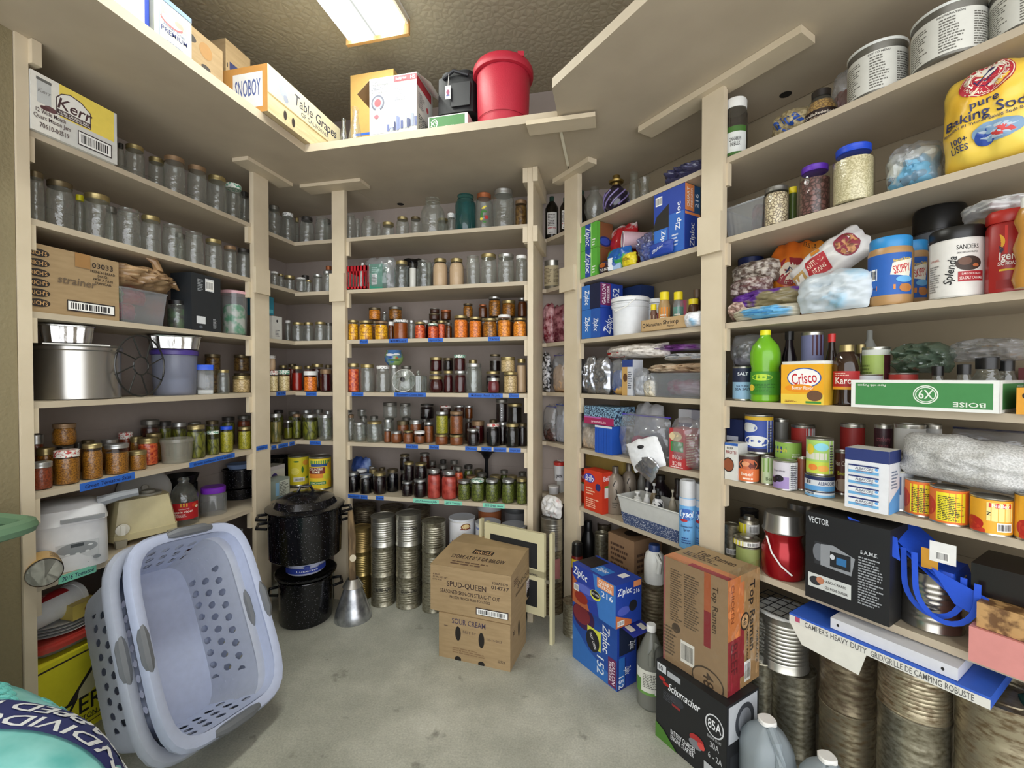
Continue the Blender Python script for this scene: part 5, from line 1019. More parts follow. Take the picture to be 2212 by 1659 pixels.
deckL('apple_box','tan cardboard fruit box with hand holes and red stripes on deck','box',377,480,0,25,-.23,.22,CARD,{'f':[('e',.3,.82,.12,.06,'#2a2018'),('e',.62,.52,.1,.045,'#2a2018'),('e',.62,.78,.14,.12,'#a0763e'),('r',0,.33,1,.025,'#b0483a'),('r',0,.28,1,.025,'#b0483a'),('r',0,.23,1,.02,'#b0483a'),('f',.1,.05,.5,.12,3,'#7a4a3a'),('r',.6,.1,.3,.06,'#2a52b0')]},ref='L')
deckL('fruit_box','cardboard fruit box with navy patch lettered CA on deck','box',487,540,0,82,-.18,.22,CARD,{'f':[('r',.15,.1,.85,.66,'#222a5c'),('t','CAL',.55,.42,.38,'#eeeeea',{'w':.66,'shear':.2}),('e',.06,.7,.02,.03,INK),('e',.06,.4,.02,.03,INK)]},ref='L')
q=on_level(528,100,ZT+.22);round_thing('glass_jar','glass jar standing behind the navy-patched fruit box','jar',(on_wall('L',528,95,.12)[0],.05,ZT,.30),[('glass',[(1,0),(1,.9)],GLASS,'open'),('lid',[(1.0,.9),(1.02,1),(0,1)],GREYL)])
A=on_level(545,178,ZT+.001)
gA,gB=on_wall('L',462,200,-.42)[0],on_wall('L',735,300,-.42)[0]
def worldbox(name,label,cat,P,Q,side,dep,z0,h,m,faces,group=None):
 d=Q-P;w=d.length;d.normalize();n=Vector((-d.y,d.x))*side;c=(P+Q)/2+n*dep/2
 return carton(name,label,cat,(c.x,c.y,z0),math.atan2(d.y,d.x),w,dep,h,m,faces,group)
e1=on_level(592,232,ZT);e1=on_wall('L',584,190,-.435)[0];e2=on_wall('L',733,300,-.435)[0]
hg=z_at(e1,137)-z_at(e1,196)
c0=on_wall('L',578,208,-.44)[0];zg=ZT;hg=z_at(c0,136)-ZT
crate=worldbox('grape_crate','pale wooden table grapes crate with cardboard ends along deck edge','crate',c0,on_wall('L',735,305,-.44)[0],1,.26,ZT,hg,MIX2('pale_crate_wood','#b8a47c','#cfc09a',6,rough=.6,lo=.3,hi=.7,stretch=(1,4,8)),{'f':[('r',0,.42,1,.58,'#d2c8a6'),('r',0,.38,1,.03,'#a08a5c'),('e',.14,.8,.04,.12,'#9aa0ac'),('e',.18,.66,.045,.1,'#9aa0ac'),('e',.21,.56,.03,.08,'#8a90a0'),('t','Table Grapes',.62,.76,.24,'#3f4252',{'w':.62,'shear':.15}),('t','OF CALIFORNIA',.6,.53,.10,'#5a5c68',{'w':.4}),('e',.2,.2,.02,.1,INK),('e',.3,.18,.02,.1,INK),('e',.72,.16,.06,.08,'#e0b860'),('e',.86,.2,.05,.06,'#e0b860')],'l':[('r',0,0,1,1,'#b58446'),('r',.30,.12,.60,.74,'#cfd2d2'),('t','SNOBOY',.60,.55,.36,'#46588f',{'w':.52}),('f',.12,.17,.5,.12,2,'#a0a4a8')]})
def deckB(name,label,cat,uL,uR,vT,d,dep,m,faces=None,ref='L',turn=0.0):return sh_box(name,label,cat,'B',0,uL,uR,vT,d,dep,m,faces,z0=ZT,ref=ref,turn=turn)
for i,(uL,uR,vT,lb)in enumerate(((733,752,258,'small clear glass carafe behind the grape crate'),(752,784,234,'clear glass carafe beside the heater carton'))):
 p,r=cyl('B',uL,uR,290,-.38+.04*(1-i));hh=z_at(p,vT)-ZT
 round_thing('glass_carafe',lb,'carafe',(p,r,ZT,hh),[('glass',[(.9,0),(1,.03),(.95,.2),(.42,.75),(.36,.86),(.5,.97),(.5,1)],GLASS,'open')],group='glass carafes on the deck')
deckB('brown_carton','plain tan open carton with flap behind the heater carton','box',757,850,164,-.22,.16,M('#b08c4c',.7),{'f':[('r',.1,.28,.9,.03,'#2a5ab8')]})
heat=[('t','Propane',.13,.94,.045,'#3a3c44',{'w':.18}),('t','Infra-Red Heater',.23,.88,.045,'#3a3c44',{'w':.40}),('f',.04,.79,.28,.06,2,'#6a6c74'),('t','8 to 12,000 BTU/HR',.22,.74,.03,'#3a3c44',{'w':.34}),('r',.52,.88,.48,.10,'#b8303c'),('t','RemingtoN',.7,.93,.045,'#f0e0e0',{'w':.24}),('t','HS',.92,.93,.06,'#f0e0e0'),('f',.54,.56,.24,.24,7,'#8a8c94'),('e',.18,.56,.14,.14,'#5a5c6a'),('e',.18,.56,.11,.11,'#8a8e9a'),('e',.18,.56,.07,.07,'#c04a50'),('e',.18,.42,.05,.06,'#e2e2e2'),('e',.15,.32,.05,.035,'#b0606a'),('r',.02,.02,.34,.22,'#dde0ea')]
heat+=[('r',.38+.6*((i*.37)%1),.04+.02*(i%3),.05,.12+.16*((i*.53)%1),c)for i,c in enumerate(['#5a6494','#7c86ac','#38406a','#a0a8c0','#4a5484','#8c94b4','#2e3560','#b8bed0','#5a648c','#747ea6','#40486e','#9098b8'])]+[('r',.44,.1,.09,.22,'#dfe4ec')]
heat[2:3]=[('f',.04,.79,.28,.06,2,'#6a6c74')];heat=[x for x in heat if x[1:2]!=('RemingtoN',)]+[('t','ReddyHeat',.68,.93,.045,'#f0e0e0',{'w':.22})]
hb=deckB('heater_carton','white propane heater carton with red band on back deck','box',798,900,172,-.42,.19,WCARD,{'f':heat,'r':[('r',.0,.80,.9,.16,'#b8303c'),('f',.1,.45,.38,.28,8,'#6a6c74'),('e',.65,.58,.07,.05,'#c04a50'),('f',.1,.05,.75,.3,9,'#3a3c44')]})
w=0.2;mb=MB()
q=Vector(hb.location);hh=z_at(on_wall('B',798,172,-.42)[0],172)-ZT
for sx,a in((-1,.9),(1,-.5)):
 wx=(on_wall('B',900,172,-.42)[0]-on_wall('B',798,172,-.42)[0]).length/2
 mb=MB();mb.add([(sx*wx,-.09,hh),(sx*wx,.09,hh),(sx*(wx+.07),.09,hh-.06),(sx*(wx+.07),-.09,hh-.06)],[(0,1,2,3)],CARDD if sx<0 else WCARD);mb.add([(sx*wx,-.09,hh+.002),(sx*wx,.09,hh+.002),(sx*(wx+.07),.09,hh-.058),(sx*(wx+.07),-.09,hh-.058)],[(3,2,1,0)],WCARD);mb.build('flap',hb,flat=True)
deckB('paper_box','green and white copy paper box lid under the black bag','box',925,1010,254,-.36,.22,WCARD,{'f':[('r',.03,.2,.9,.75,'#3c7a3c'),('e',.16,.6,.08,.26,'#e8ece4'),('e',.16,.6,.065,.21,'#3c7a3c'),('t','X9',.16,.6,.26,'#e8ece4'),('t','Paper with Purpose',.6,.4,.1,'#e8ece4',{'w':.3})]})
p0,_=on_wall('B',937,240,-.33);p1,_=on_wall('B',1030,240,-.33);wb=(p1-p0).length*.9;zb=z_at(p0,250)
cc=(p0+p1)/2;bg=empty('black_bag',(cc.x,cc.y+.08,zb+.002));tag(bg,'black zippered carry bag with white hang tag on back deck','bag')
hbk=z_at(p0,158)-zb;fab=M('#131417',.6,bump=.4)
mb=MB();rbox(mb,wb,.16,0,hbk*.85,fab,e=6,w1=wb*.98);rbox(mb,wb*.9,.14,hbk*.85,hbk,fab,e=4,w1=wb*.84);bgb=mb.build('bag_body',bg)
MB().box(-wb*.1,wb*.42,-.098,-.08,.10*hbk,.62*hbk,M('#1b1c20',.5),taper=.005).build('front_pocket',bgb)
mb=MB();mb.tube([(-wb*.3,-.085,hbk*.8),(0,-.10,hbk*.9),(wb*.35,-.085,hbk*.8)],.008,M('#222329',.5));mb.build('handle',bg)
mb=MB();mb.box(-wb*.20,-wb*.06,-.108,-.106,hbk*.25,hbk*.55,WHITE);mb.decals(lambda x,y,o:(x-wb*.2,-.108-o,hbk*.25+y),wb*.14,hbk*.3,[('e',.5,.5,.3,.2,'#8a3a5a'),('r',.2,.2,.6,.12,'#3a4a8a')]);mb.tube([(-wb*.13,-.107,hbk*.55),(-wb*.12,-.10,hbk*.85)],.0012,WHITE,seg=5);mb.build('hang_tag',bg)
p,r=cyl('B',1028,1146,250,-.42);hr=z_at(p-p.normalized()*r*1.0,112)-ZT
redm=M('#b8283c',.45,bump=.15,scale=200)
rb_=round_thing('red_bin','tall red plastic bin with lipped rim on back deck','bin',(p,r,ZT,hr),[('bin_body',[(.90,0),(.91,.02),(.955,.48),(.97,.82),(.965,.83),(.985,.9)],redm),('rim',[(.99,.86),(1.09,.87),(1.11,.9),(1.10,.97),(1.05,1.01),(.96,1.02),(.94,.98)],redm,'open')])
mb=MB();mb.tube([(r*.89*math.cos(a)*.985/.89*.965,r*.965*math.sin(a)*.985,hr*.16)for a in[i*math.pi/24 for i in range(48)]],.0015,M('#9c2030',.4),seg=5,closed=True);mb.build('seam_line',rb_)
MB().box(r*.5,r*.72,-r*.9,-r*.78,hr*.98,hr*1.05,redm).build('latch',rb_)
# - corner: lowest shelf and floor
f=cyl_fit('C',6,620,671,979,.08);lem=[('r',0,0,1,1,'#e6d62a'),('e',.35,.5,.16,.13,'#f2e66a'),('e',.75,.8,.12,.1,'#f2a83a'),('e',.62,.55,.04,.12,'#3f7a2a'),('e',.4,.85,.1,.03,'#3f7a2a'),('e',.8,.25,.05,.04,'#3f7a2a'),('r',.3,.12,.4,.16,'#e8e8e4'),('b',.35,.14,.3,.12)]
can('C',6,621,670,979,.08,'tall yellow lemonade can with lemon print, back one of two',lem,name='lemonade_can',wrap='#e6d62a',group='lemonade cans')
can('C',6,666,716,981,.02,'tall yellow lemonade can with brown name plate, front one of two',[('r',0,0,1,1,'#ecd02e'),('r',.1,.82,.8,.12,'#3f8a4a'),('r',.15,.74,.7,.09,'#2a4a8a'),('r',.05,.50,.62,.22,'#7a2a1c'),('t','COUNTRY',.34,.65,.08,'#f2ead0',{'w':.5}),('t','TIME',.34,.56,.08,'#f2ead0',{'w':.3}),('r',.1,.36,.5,.14,'#e08a2a'),('e',.72,.4,.12,.09,'#d8d23a'),('r',.1,.14,.6,.1,'#3f8a4a'),('t','LEMONADE',.4,.19,.06,'#e8e4c0',{'w':.5}),('e',.85,.75,.1,.12,'#f0b02a'),('e',.85,.15,.1,.1,'#f0b02a')],name='lemonade_can',wrap='#ecd02e',group='lemonade cans')
sh_box('milk_carton','white and purple paper carton behind the margarine tub','carton','L',6,583,615,1010,.11,.09,WCARD,{'f':[('e',.3,.6,.2,.14,'#3a2a7a'),('r',.4,.45,.5,.04,'#3a2a7a'),('r',.5,.36,.5,.04,'#5a4a9a'),('r',.5,.06,.5,.1,'#6a2a3a'),('r',0,.85,1,.15,'#c9c4c8')]})
sh_box('margarine_tub','grey-green margarine tub with nutrition label at shelf front','tub','L',6,584,626,1042,.0,.10,M('#8a968c',.45),{'f':[('r',.25,.15,.18,.7,'#8ab8d8'),('r',.45,.1,.52,.8,'#c9cfc4'),('f',.48,.12,.46,.74,9,'#4a504a')]})
f=cyl_fit('K',6,584,622,985,.16);round_thing('enamel_pot','black speckled enamel pot behind the cartons in the corner','pot',(f[0]+Vector((-.04,.03)),.085,Z['L'][6],.19),[('pot_body',[(.95,0),(1,.03),(1,.97),(1.04,1),(.97,1),(.96,.03),(0,.03)],GRAN)])
sh_box('teal_carton','teal carton on top of a white and tan carton','carton','L',3,577,591,640,.06,.14,M('#2f7f96',.5),{'f':[('r',.1,.1,.8,.2,'#5ab0c0'),('r',0,.5,.3,.4,'#d8e0e0')]},vB=679)
sh_box('white_carton','white carton with barcode beside the small clear jars','carton','L',3,588,609,682,.05,.12,WCARD,{'f':[('e',.5,.8,.1,.06,'#3a3a3c'),('f',.3,.15,.5,.3,5,'#6a6a70')]},ref='L');sh_box('tan_carton','tan wooden crate corner beneath teal carton','carton','L',3,577,587,681,.07,.12,M('#a8835a',.6))
def enamel(name,label,p,r,z0,h,sy=1.0,lid=None,handles=(.8,),off=0.0,hz=None,group='speckled enamel pots on the floor'):
 root=round_thing(name,label,'pot',(p,r,z0,h),[('pot_body',[(.93,0),(.97,.03),(.99,.5),(1,.97),(1.03,.985),(1.02,1),(.97,1),(.96,.05),(0,.04)],GRAN)],off=off,sy=sy,group=group)
 if lid:MB().lathe([(r*1.06,h),(r*1.07,h+.008),(r*.86,h+.018),(r*.78,h+.05),(r*.45,h+.078),(r*.1,h+.085),(0,h+.085)],GRAN,seg=40,sy=sy).build('lid',root)
 if lid:MB().tube([(-.04,0,h+.08),(-.025,0,h+.11),(.025,0,h+.11),(.04,0,h+.08)],.008,GRAN).build('lid_handle',root.children[-1])
 for hh in handles:
  for sx in(-1,1):MB().tube([(sx*r*.98,-.055,h*hh),(sx*(r+.045),-.04,h*hh+.004),(sx*(r+.045),.04,h*hh+.004),(sx*r*.98,.055,h*hh)],.008,M('#111114',.2)).build('handle',root)
 return root
p0,r0_=cyl_level(599,722,1362,0.0)
hp=z_at(p0-p0.normalized()*r0_,1264)
enamel('stock_pot','black speckled enamel stock pot on the floor, bottom of stack',p0,r0_*.97,0,hp,handles=(.72,))
MB().lathe([(r0_*.97,0),(r0_*1.06,.006),(r0_*.9,.012),(r0_*.5,.022),(0,.022)],GRAN,seg=40)
lp=round_thing('upturned_lid','upturned black enamel lid between stock pot and white bucket','pot lid',(p0,r0_,hp,.03),[('lid_disc',[(.7,0),(1.10,.5),(1.12,.9),(1.08,1),(.9,.6),(.7,.2),(0,.2)],GRAN)])
zb1=hp+.03;pc=on_level(655,1275,zb1);pcv=p0
hbk1=.105
round_thing('ice_cream_bucket','white ice cream bucket with navy farm print between black pots','bucket',(pcv,r0_*.74,zb1,hbk1),[('bucket_body',[(.88,0),(.9,.02),(1,.9)],M('#c9cfe6',.4)),('lid',[(1.0,.88),(1.05,.9),(1.05,.98),(1,1),(0,1)],M('#dfe3ee',.4))],[('r',0,.06,1,.3,'#2a3f9a'),('e',.25,.36,.3,.1,'#2a3f9a'),('r',.46,.36,.12,.18,'#2a3f9a'),('p',[(.42,.54),(.52,.66),(.62,.54)],'#2a3f9a'),('t','Lucerne',.52,.25,.14,'#e8ecf4',{'w':.44}),('r',.75,.3,.25,.12,'#2a3f9a')],(.1,.8),rr=1.0)
zb2=zb1+hbk1
pk=pcv-(pcv.normalized()*.045);rk_=r0_*1.3
e1=z_at(pk,1092)-zb2
enamel('water_bath_canner','large black speckled canning pot with domed lid and four handles',pk,rk_,zb2,e1*.98,lid=True,handles=(.86,.68))
q,rq=cyl_level(719,801,1349,0.0);q=q+Vector((.02,-.02))
ff=round_thing('metal_funnel','galvanised metal funnel standing upside down with wooden stick','funnel',(q,rq,0,.30),[('funnel_cone',[(1,0),(1.01,.01),(.93,.13),(.92,.14),(.45,.60),(.42,.62)],MIX2('galvanised','#8f9296','#c4c6ca',24,rough=.32,lo=.35,hi=.65,metal=.85),'open'),('collar',[(.30,.74),(.56,.60),(.5,.585),(.28,.70)],ALU,'open')])
MB().tube([(0,0,.17),(-.005,0,.30),(-.004,.0,.45),(-.012,0,.60)],[.018,.019,.021,.014],MIX2('weathered_stick','#5f4c34','#8a7352',30,rough=.8,stretch=(1,1,.2))).build('stick',ff)
mb=MB();mb.tube([(.0,-.024,.40),(.012,-.03,.36)],.001,WHITE,seg=4);mb.lathe([(.017,0),(.017,.001),(0,.001)],M('#d8ccb0',.6),seg=20);o=mb.build('price_tag',ff);
mb=MB();mb.prism([(.017*math.cos(a),.345+.02*math.sin(a))for a in[i*.4 for i in range(16)]],-.031,-.029,M('#d8ccb0',.6));bpy.data.objects.remove(o);mb.build('price_tag',ff)
def stack(cols):
 for(uL,uR,vB,n,mats,nm,dec)in cols:
  p,r=cyl_level(uL,uR,vB,0.0);h=.190*r/.0787
  for i in range(n):
   m=mats[i%len(mats)]
   lb=['bottom','middle','top'][i]if n==3 else(['bottom','top'][i]if n==2 else 'single')
   steel_can((p,r,i*(h+.001),h),f'{nm}, {lb} of the column',m,dec=dec.get(i)if dec else None)
q8=lambda s:[('t',s,.5,.6,.12,'#1c1a18',{'w':.6,'shear':.2})]
stack([(760,804,1298,3,[M('#8a7440',.35,.8,var=.3,scale=25),M('#b09a60',.32,.85,var=.2,scale=20),M('#9a8250',.35,.7,var=.4,scale=18)],'brassy steel can beside the wooden stick',None),(801,855,1313,3,[TINOLD,TINOLD,STEEL],'dull steel can beside the brassy column',{0:q8('8/90 Qts')}),(855,911,1318,3,[TINOLD,TINOLD,STEEL],'steel can marked quick oats',{0:q8('Quick Oats'),2:q8('Quick Oats')}),(911,964,1326,3,[TINOLD,TINOLD,TINOLD],'grey steel can left of the potato box',None)])
for i,(uL,uR,d,lb)in enumerate(((770,806,.18,'brassy column'),(825,868,.18,'dull column'),(880,930,.18,'oats column'))):
 p,r=cyl('B',uL,uR,1150,.2);
 for j in range(3):steel_can((p,.074,j*.168,.167),f'dark steel can in back row behind the {lb}, {["bottom", "middle", "top"][j]} one',TINBROWN)
for uL,uR,vT,d0,lb,wc,dec in((970,1026,1108,.03,'white labelled can with round badge, left of three','#dfe0e4',[('e',.62,.84,.16,.14,'#7a4a20'),('e',.62,.84,.12,.1,'#e0c890'),('r',.45,.72,.34,.05,'#7a2a1c'),('f',.4,.3,.3,.2,3,'#8a8a92'),('t','MILK',.3,.2,.14,'#6a2a1c')]),(1027,1081,1118,.03,'white labelled can with blue band, middle of three','#dfe3ea',[('r',0,.85,1,.1,'#8a9ad0')]),(1083,1139,1124,.03,'white lidded can, right of three behind step stool','#d8d8d4',[('f',.2,.5,.5,.3,4,'#8a8a8a')])):
 p,r=cyl('B',uL,uR,1150,d0);zt=z_at(p+p.normalized()*r,vT)
 for j in range(2):steel_can((p,r,j*.177,.176),lb.replace(' can',' can')if 0 else f'steel can beneath the {lb.split(",")[0].replace("white ", "white-")}'.replace('can with','can with')+(', upper' if j else ', lowest'),TINOLD)
 o=steel_can((p,r,.355,zt-.355),lb,WHITE,lid=M('#cfd3da',.35));z=zt-.355
 mb=MB();mb.open_lathe([(r*.985,z*.06),(r*.985,z*.9)],M(wc,.45),seg=40);mb.decals(S_cyl(r*.988,r*2.4,z*.06),r*2.4,z*.84,dec);mb.build('paper_label',o)
for uL,uR,vT,lb in((1036,1080,1098,'back orange-rimmed can with white lid behind middle white can'),(1092,1138,1101,'back grey lidded can behind right white can')):
 p,r=cyl('B',uL,uR,1120,.21);steel_can((p,.074,0,.55),lb,M('#a8643c',.4)if 'orange' in lb else M('#77787a',.4),lid=M('#c2c4c8',.4)if 'orange' in lb else M('#55585a',.4),ribs=3)
 # - cardboard boxes on the floor
loc,rot,w,d,h=corner_box((948,1417),(1102,1452),(1131,1370),0,1322);d*=.8;loc=(loc[0]+math.sin(rot)*d*.12,loc[1]-math.cos(rot)*d*.12,0)
sc=[('t','SOUR CREAM',.43,.87,.12,'#4a3f52',{'w':.48}),('t','BEST BY',.44,.66,.06,'#6a5648',{'w':.19}),('t','10-14-2023',.79,.60,.055,'#6a5648',{'w':.2}),('t','22723',.88,.17,.055,'#5a4a3c',{'w':.1}),('f',.2,.16,.5,.14,3,'#8a6f50'),('f',.08,.72,.08,.04,1,'#6a5648'),('e',.28,.60,.04,.16,'#191411'),('e',.61,.55,.04,.17,'#191411'),('e',.28,.03,.045,.06,'#191411'),('e',.61,.03,.045,.06,'#191411')]
carton('sour_cream_box','brown cardboard box printed sour cream with two hand holes, floor','box',loc,rot,w,d,h,CARD,{'f':sc,'r':[('e',.52,.62,.05,.18,'#191411'),('t','30',.2,.7,.1,'#5a4a3c',{'shear':.3})]})
hs=h+.001
loc,rot,w,d,h=corner_box((930,1316),(1104,1350),(1153,1262),hs,1218)
d*=.90;_n=Vector((-math.sin(rot),math.cos(rot)))*d*-.055;loc=(loc[0]+_n.x,loc[1]+_n.y,loc[2])
sq=[('t','SPUD-QUEEN',.46,.64,.115,'#3a2a26',{'w':.50}),('t','SEASONED SKIN-ON STRAIGHT CUT',.50,.47,.085,'#3a2a26',{'w':.74}),('t','FROZEN FRENCH FRIED POTATOES',.50,.36,.055,'#3a2a26',{'w':.50}),('t','10071179',.87,.80,.055,'#3a2a26',{'w':.19}),('t','014737',.87,.71,.075,'#3a2a26',{'w':.21}),('t','6 BAGS',.08,.80,.035,'#5a463a',{'w':.09}),('t','30 LBS. NET WT.',.13,.745,.035,'#5a463a',{'w':.2}),('t','(13.6 KG)',.09,.69,.03,'#5a463a',{'w':.12}),('r',.58,.08,.39,.15,'#3a2a26'),('b',.59,.09,.37,.12)]
bx=carton('potato_box','brown frozen french fry box with handwriting-free printed lid on top of another box'.replace('handwriting-free ',''),'box',loc,rot,w,d,h,CARD,{'f':sq,'r':[('t','SPUD-QUEEN',.55,.62,.1,'#4a382c',{'w':.62}),('t','SEASONED SKIN-ON',.52,.47,.07,'#4a382c',{'w':.7}),('f',.1,.7,.25,.15,3,'#5a463a'),('r',.62,.08,.22,.36,'#d8d4d0'),('f',.64,.1,.18,.3,6,'#6a4a6a'),('e',.72,.12,.1,.1,'#1a1512')]},wall=.003)
rise=.03;mb=MB();sl_=d*.62
mb.add([(-w/2,-d/2,h+.001),(w/2,-d/2,h+.001),(w/2-.0,-d/2+sl_,h+rise),(-w/2,-d/2+sl_,h+rise),(w/2,d/2,h+rise*.8),(-w/2,d/2,h+rise*.8)],[(0,1,2,3),(3,2,4,5)],CARD)
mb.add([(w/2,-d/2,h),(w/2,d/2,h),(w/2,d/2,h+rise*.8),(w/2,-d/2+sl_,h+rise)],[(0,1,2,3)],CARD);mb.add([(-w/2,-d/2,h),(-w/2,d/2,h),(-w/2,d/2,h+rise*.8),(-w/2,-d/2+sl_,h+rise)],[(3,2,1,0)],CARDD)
mb.add([(-w/2,d/2,h),(w/2,d/2,h),(w/2,d/2,h+rise*.8),(-w/2,d/2,h+rise*.8)],[(0,1,2,3)],CARD)
tl=math.hypot(sl_,rise);s1=lambda x,y,o:(x-w/2,-d/2+y*sl_/tl-o*rise/tl,h+.001+y*rise/tl+o)
mb.decals(s1,w,tl,[('r',.38,.60,.26,.17,'#241c18'),('t','FRAGILE',.51,.68,.12,'#c29a6c',{'w':.23}),('t','STORE AT 0° F OR BELOW',.50,.42,.13,'#3a2a26',{'w':.68}),('f',.22,.12,.56,.16,2,'#6a5240')]);mb.build('lid_flap',bx,flat=True)
MB().add([(-w/2,-d/2,h*.98),(-w/2-.03,-d/2-.01,h*.93),(-w/2-.035,-d/2+.02,h*1.05),(-w/2-.005,-d/2+.06,h*1.16)],[(0,1,2,3)],CARD)
A=on_level(1199,1388,0.0);P1,_=on_wall('B',1035,1130,.0)
hst=z_at(A,1150);B_=on_level(1034,1360,0.0)
Bq=Vector((A.x-.43,A.y+.15))
dv=(A-Bq);L_=dv.length;ang=math.atan2(dv.y,dv.x)
cream=M('#cfc8a2',.4,var=.12,scale=8);blk=M('#17191a',.7,bump=.3)
stl=empty('step_stool',((A.x+Bq.x)/2,(A.y+Bq.y)/2,0),ang);tag(stl,'folded cream metal step stool with black tread pads behind boxes','step stool')
for x in(-L_/2,L_/2-.016):MB().box(x,x+.016,-.03,-.002,0.0,hst,cream).build('leg',stl)
for x in(-L_/2+.02,L_/2-.036):MB().box(x,x+.014,.004,.03,.12,hst-.02,cream).build('rear_leg',stl)
for z0_,z1_,nm in((hst-.235,hst-.01,'upper_step'),(.13,.36,'lower_step')):
 mb=MB();mb.box(-L_/2+.04,L_/2-.045,-.034,-.012,z0_,z1_,cream);mb.box(-L_/2+.08,L_/2-.085,-.0355,-.034,z0_+.04,z1_-.055,blk)
 if 'lower' in nm:mb.decals(lambda x,y,o:(x,-.034-o,y),1,1,[('t','Stylaire Stepaway.',.08,z1_-.022,.014,'#2a2c30')])
 mb.build(nm,stl)
MB().box(L_/2-.045,L_/2-.016,-.02,-.006,.30,.312,M('#a8a69a',.3,.8)).build('hinge_bar',stl)
# - food storage bag boxes on the floor
ZB,ZL,ZG,ZO='#1f3f9c','#2a6ab8','#58a83a','#e08a50'
def ziploc(cx,cy,h,w=None,rot=0):
 o={'rot':rot,'shear':.12}
 if w:o['w']=w
 return('t','Ziploc',cx,cy,h,'#eef2f6',o)
loc,rot,w,d,h=corner_box((1237,1418),(1333,1495),(1375,1473),0,1288)
zf=[('r',0,0,1,1,'#1c4a9c'),('p',[(0,.0),(0,.58),(.4,.3),(1,.12),(1,0)],'#2f6cb8'),('e',.26,.78,.26,.2,'#3c1a4a'),('e',.22,.8,.2,.15,'#7a2a34'),('r',.36,.40,.3,.3,'#d8dc4a'),('e',.48,.5,.15,.17,'#1a1c24'),('t','EASY OPEN',.49,.5,.05,'#e6e6e6',{'rot':-62,'w':.24}),ziploc(.78,.66,.15,.42,-90),('t','152',.66,.22,.15,'#dfe8f2',{'rot':-90}),('r',.82,.02,.17,.42,'#6a2452'),('t','GALLON',.93,.23,.07,'#f0e6ee',{'rot':-90,'w':.36}),('t','FREEZER',.86,.23,.045,'#f0e6ee',{'rot':-90,'w':.3})]
def turnfix(items):return items
carton('bag_box','large blue freezer bag box lettered gallon 152, lower on floor','box',loc,rot,w,d,h,M(ZB,.45),{'f':zf,'r':[('r',0,0,.45,.45,'#1c2f7c'),('r',.1,.5,.85,.42,'#16223c'),('r',.08,.05,.3,.42,'#2a6ab8'),ziploc(.55,.25,.12,.3,-90),ziploc(.8,.6,.12,.3,-90),('t','152',.2,.12,.1,'#dfe8f2',{'rot':-90})]},group='freezer bag boxes')
zz0=h+.001
tw=w;mb=MB();mb.add([(w/2,-d/2,h),(w/2,d/2,h),(w/2+.09,d/2,h-.015),(w/2+.09,-d/2,h-.015)],[(0,1,2,3)],M('#22308a',.5));
mb.decals(lambda x,y,o:(w/2+x,-d/2+y,h+.001+o-x/.09*.015),.09,d,[('r',.3,.12,.4,.25,'#d8d4c4'),('r',.45,.6,.4,.25,'#d8d4c4')]);mb.build('torn_flap',bpy.data.objects[-1]if 0 else None)
_fl=bpy.data.objects['torn_flap'];_bx=[o for o in bpy.data.objects if o.name.startswith('bag_box')][-1];_fl.parent=_bx
ctr=Vector(loc[:2]);dirx=Vector((math.cos(rot),math.sin(rot)));lft=ctr-dirx*w/2
a1=on_level(1237,1297,zz0);a2=on_level(1330,1360,zz0);a3=on_level(1384,1337,zz0)
dd=(a2-a1);w2=dd.length;dd.normalize();nn=Vector((-dd.y,dd.x));d2=(a3-a2).dot(nn);hz2=z_at(a1,1214)-zz0;c2=(a1+a2)/2+nn*d2/2
zq=[('r',0,0,1,1,'#223c9c'),('p',[(0,.7),(0,0),(.42,.0),(.3,.36)],'#b0603a'),('p',[(.5,1),(.64,0),(1,0),(1,1)],'#3a78c4'),('e',.34,.45,.3,.16,'#3a4aa8'),('e',.3,.48,.22,.1,'#5a6ac4'),('e',.22,.22,.16,.14,'#8a2a20'),ziploc(.20,.82,.2,.34,-8),('r',.60,.74,.36,.24,'#e0905c'),('t','QUART',.78,.90,.09,'#f6ece4',{'w':.3}),('t','FREEZER',.78,.80,.07,'#f6ece4',{'w':.3}),('t','216',.82,.64,.13,'#e8eef6',{'w':.26}),('e',.56,.50,.12,.12,'#d8dc4a'),('e',.56,.52,.1,.09,'#1a1c24'),('t','EASY OPEN',.56,.52,.05,'#e6e6e6',{'w':.18}),('b',.04,.34,.12,.16)]
b2=carton('bag_box','blue and orange freezer bag box lettered quart 216, upper','box',(c2.x,c2.y,zz0),math.atan2(dd.y,dd.x),w2,d2,hz2,M(ZB,.45),{'f':zq,'r':[('p',[(0,.0),(0,.3),(.6,.1),(.6,0)],'#c06a3c'),ziploc(.34,.82,.16,.55,0),('r',.68,.84,.3,.14,'#e0905c'),('t','216',.8,.74,.1,'#e8eef6',{'w':.26}),('e',.3,.36,.24,.1,'#4a5ab8'),('e',.66,.42,.16,.13,'#1a1c24'),('b',.06,.04,.26,.12)],'t':[('r',.0,.2,.35,.7,'#161616'),('r',.36,.1,.3,.5,'#2f78c8'),ziploc(.5,.4,.2,.22),('r',.75,.5,.12,.3,'#e8e8e8')]},group='freezer bag boxes')
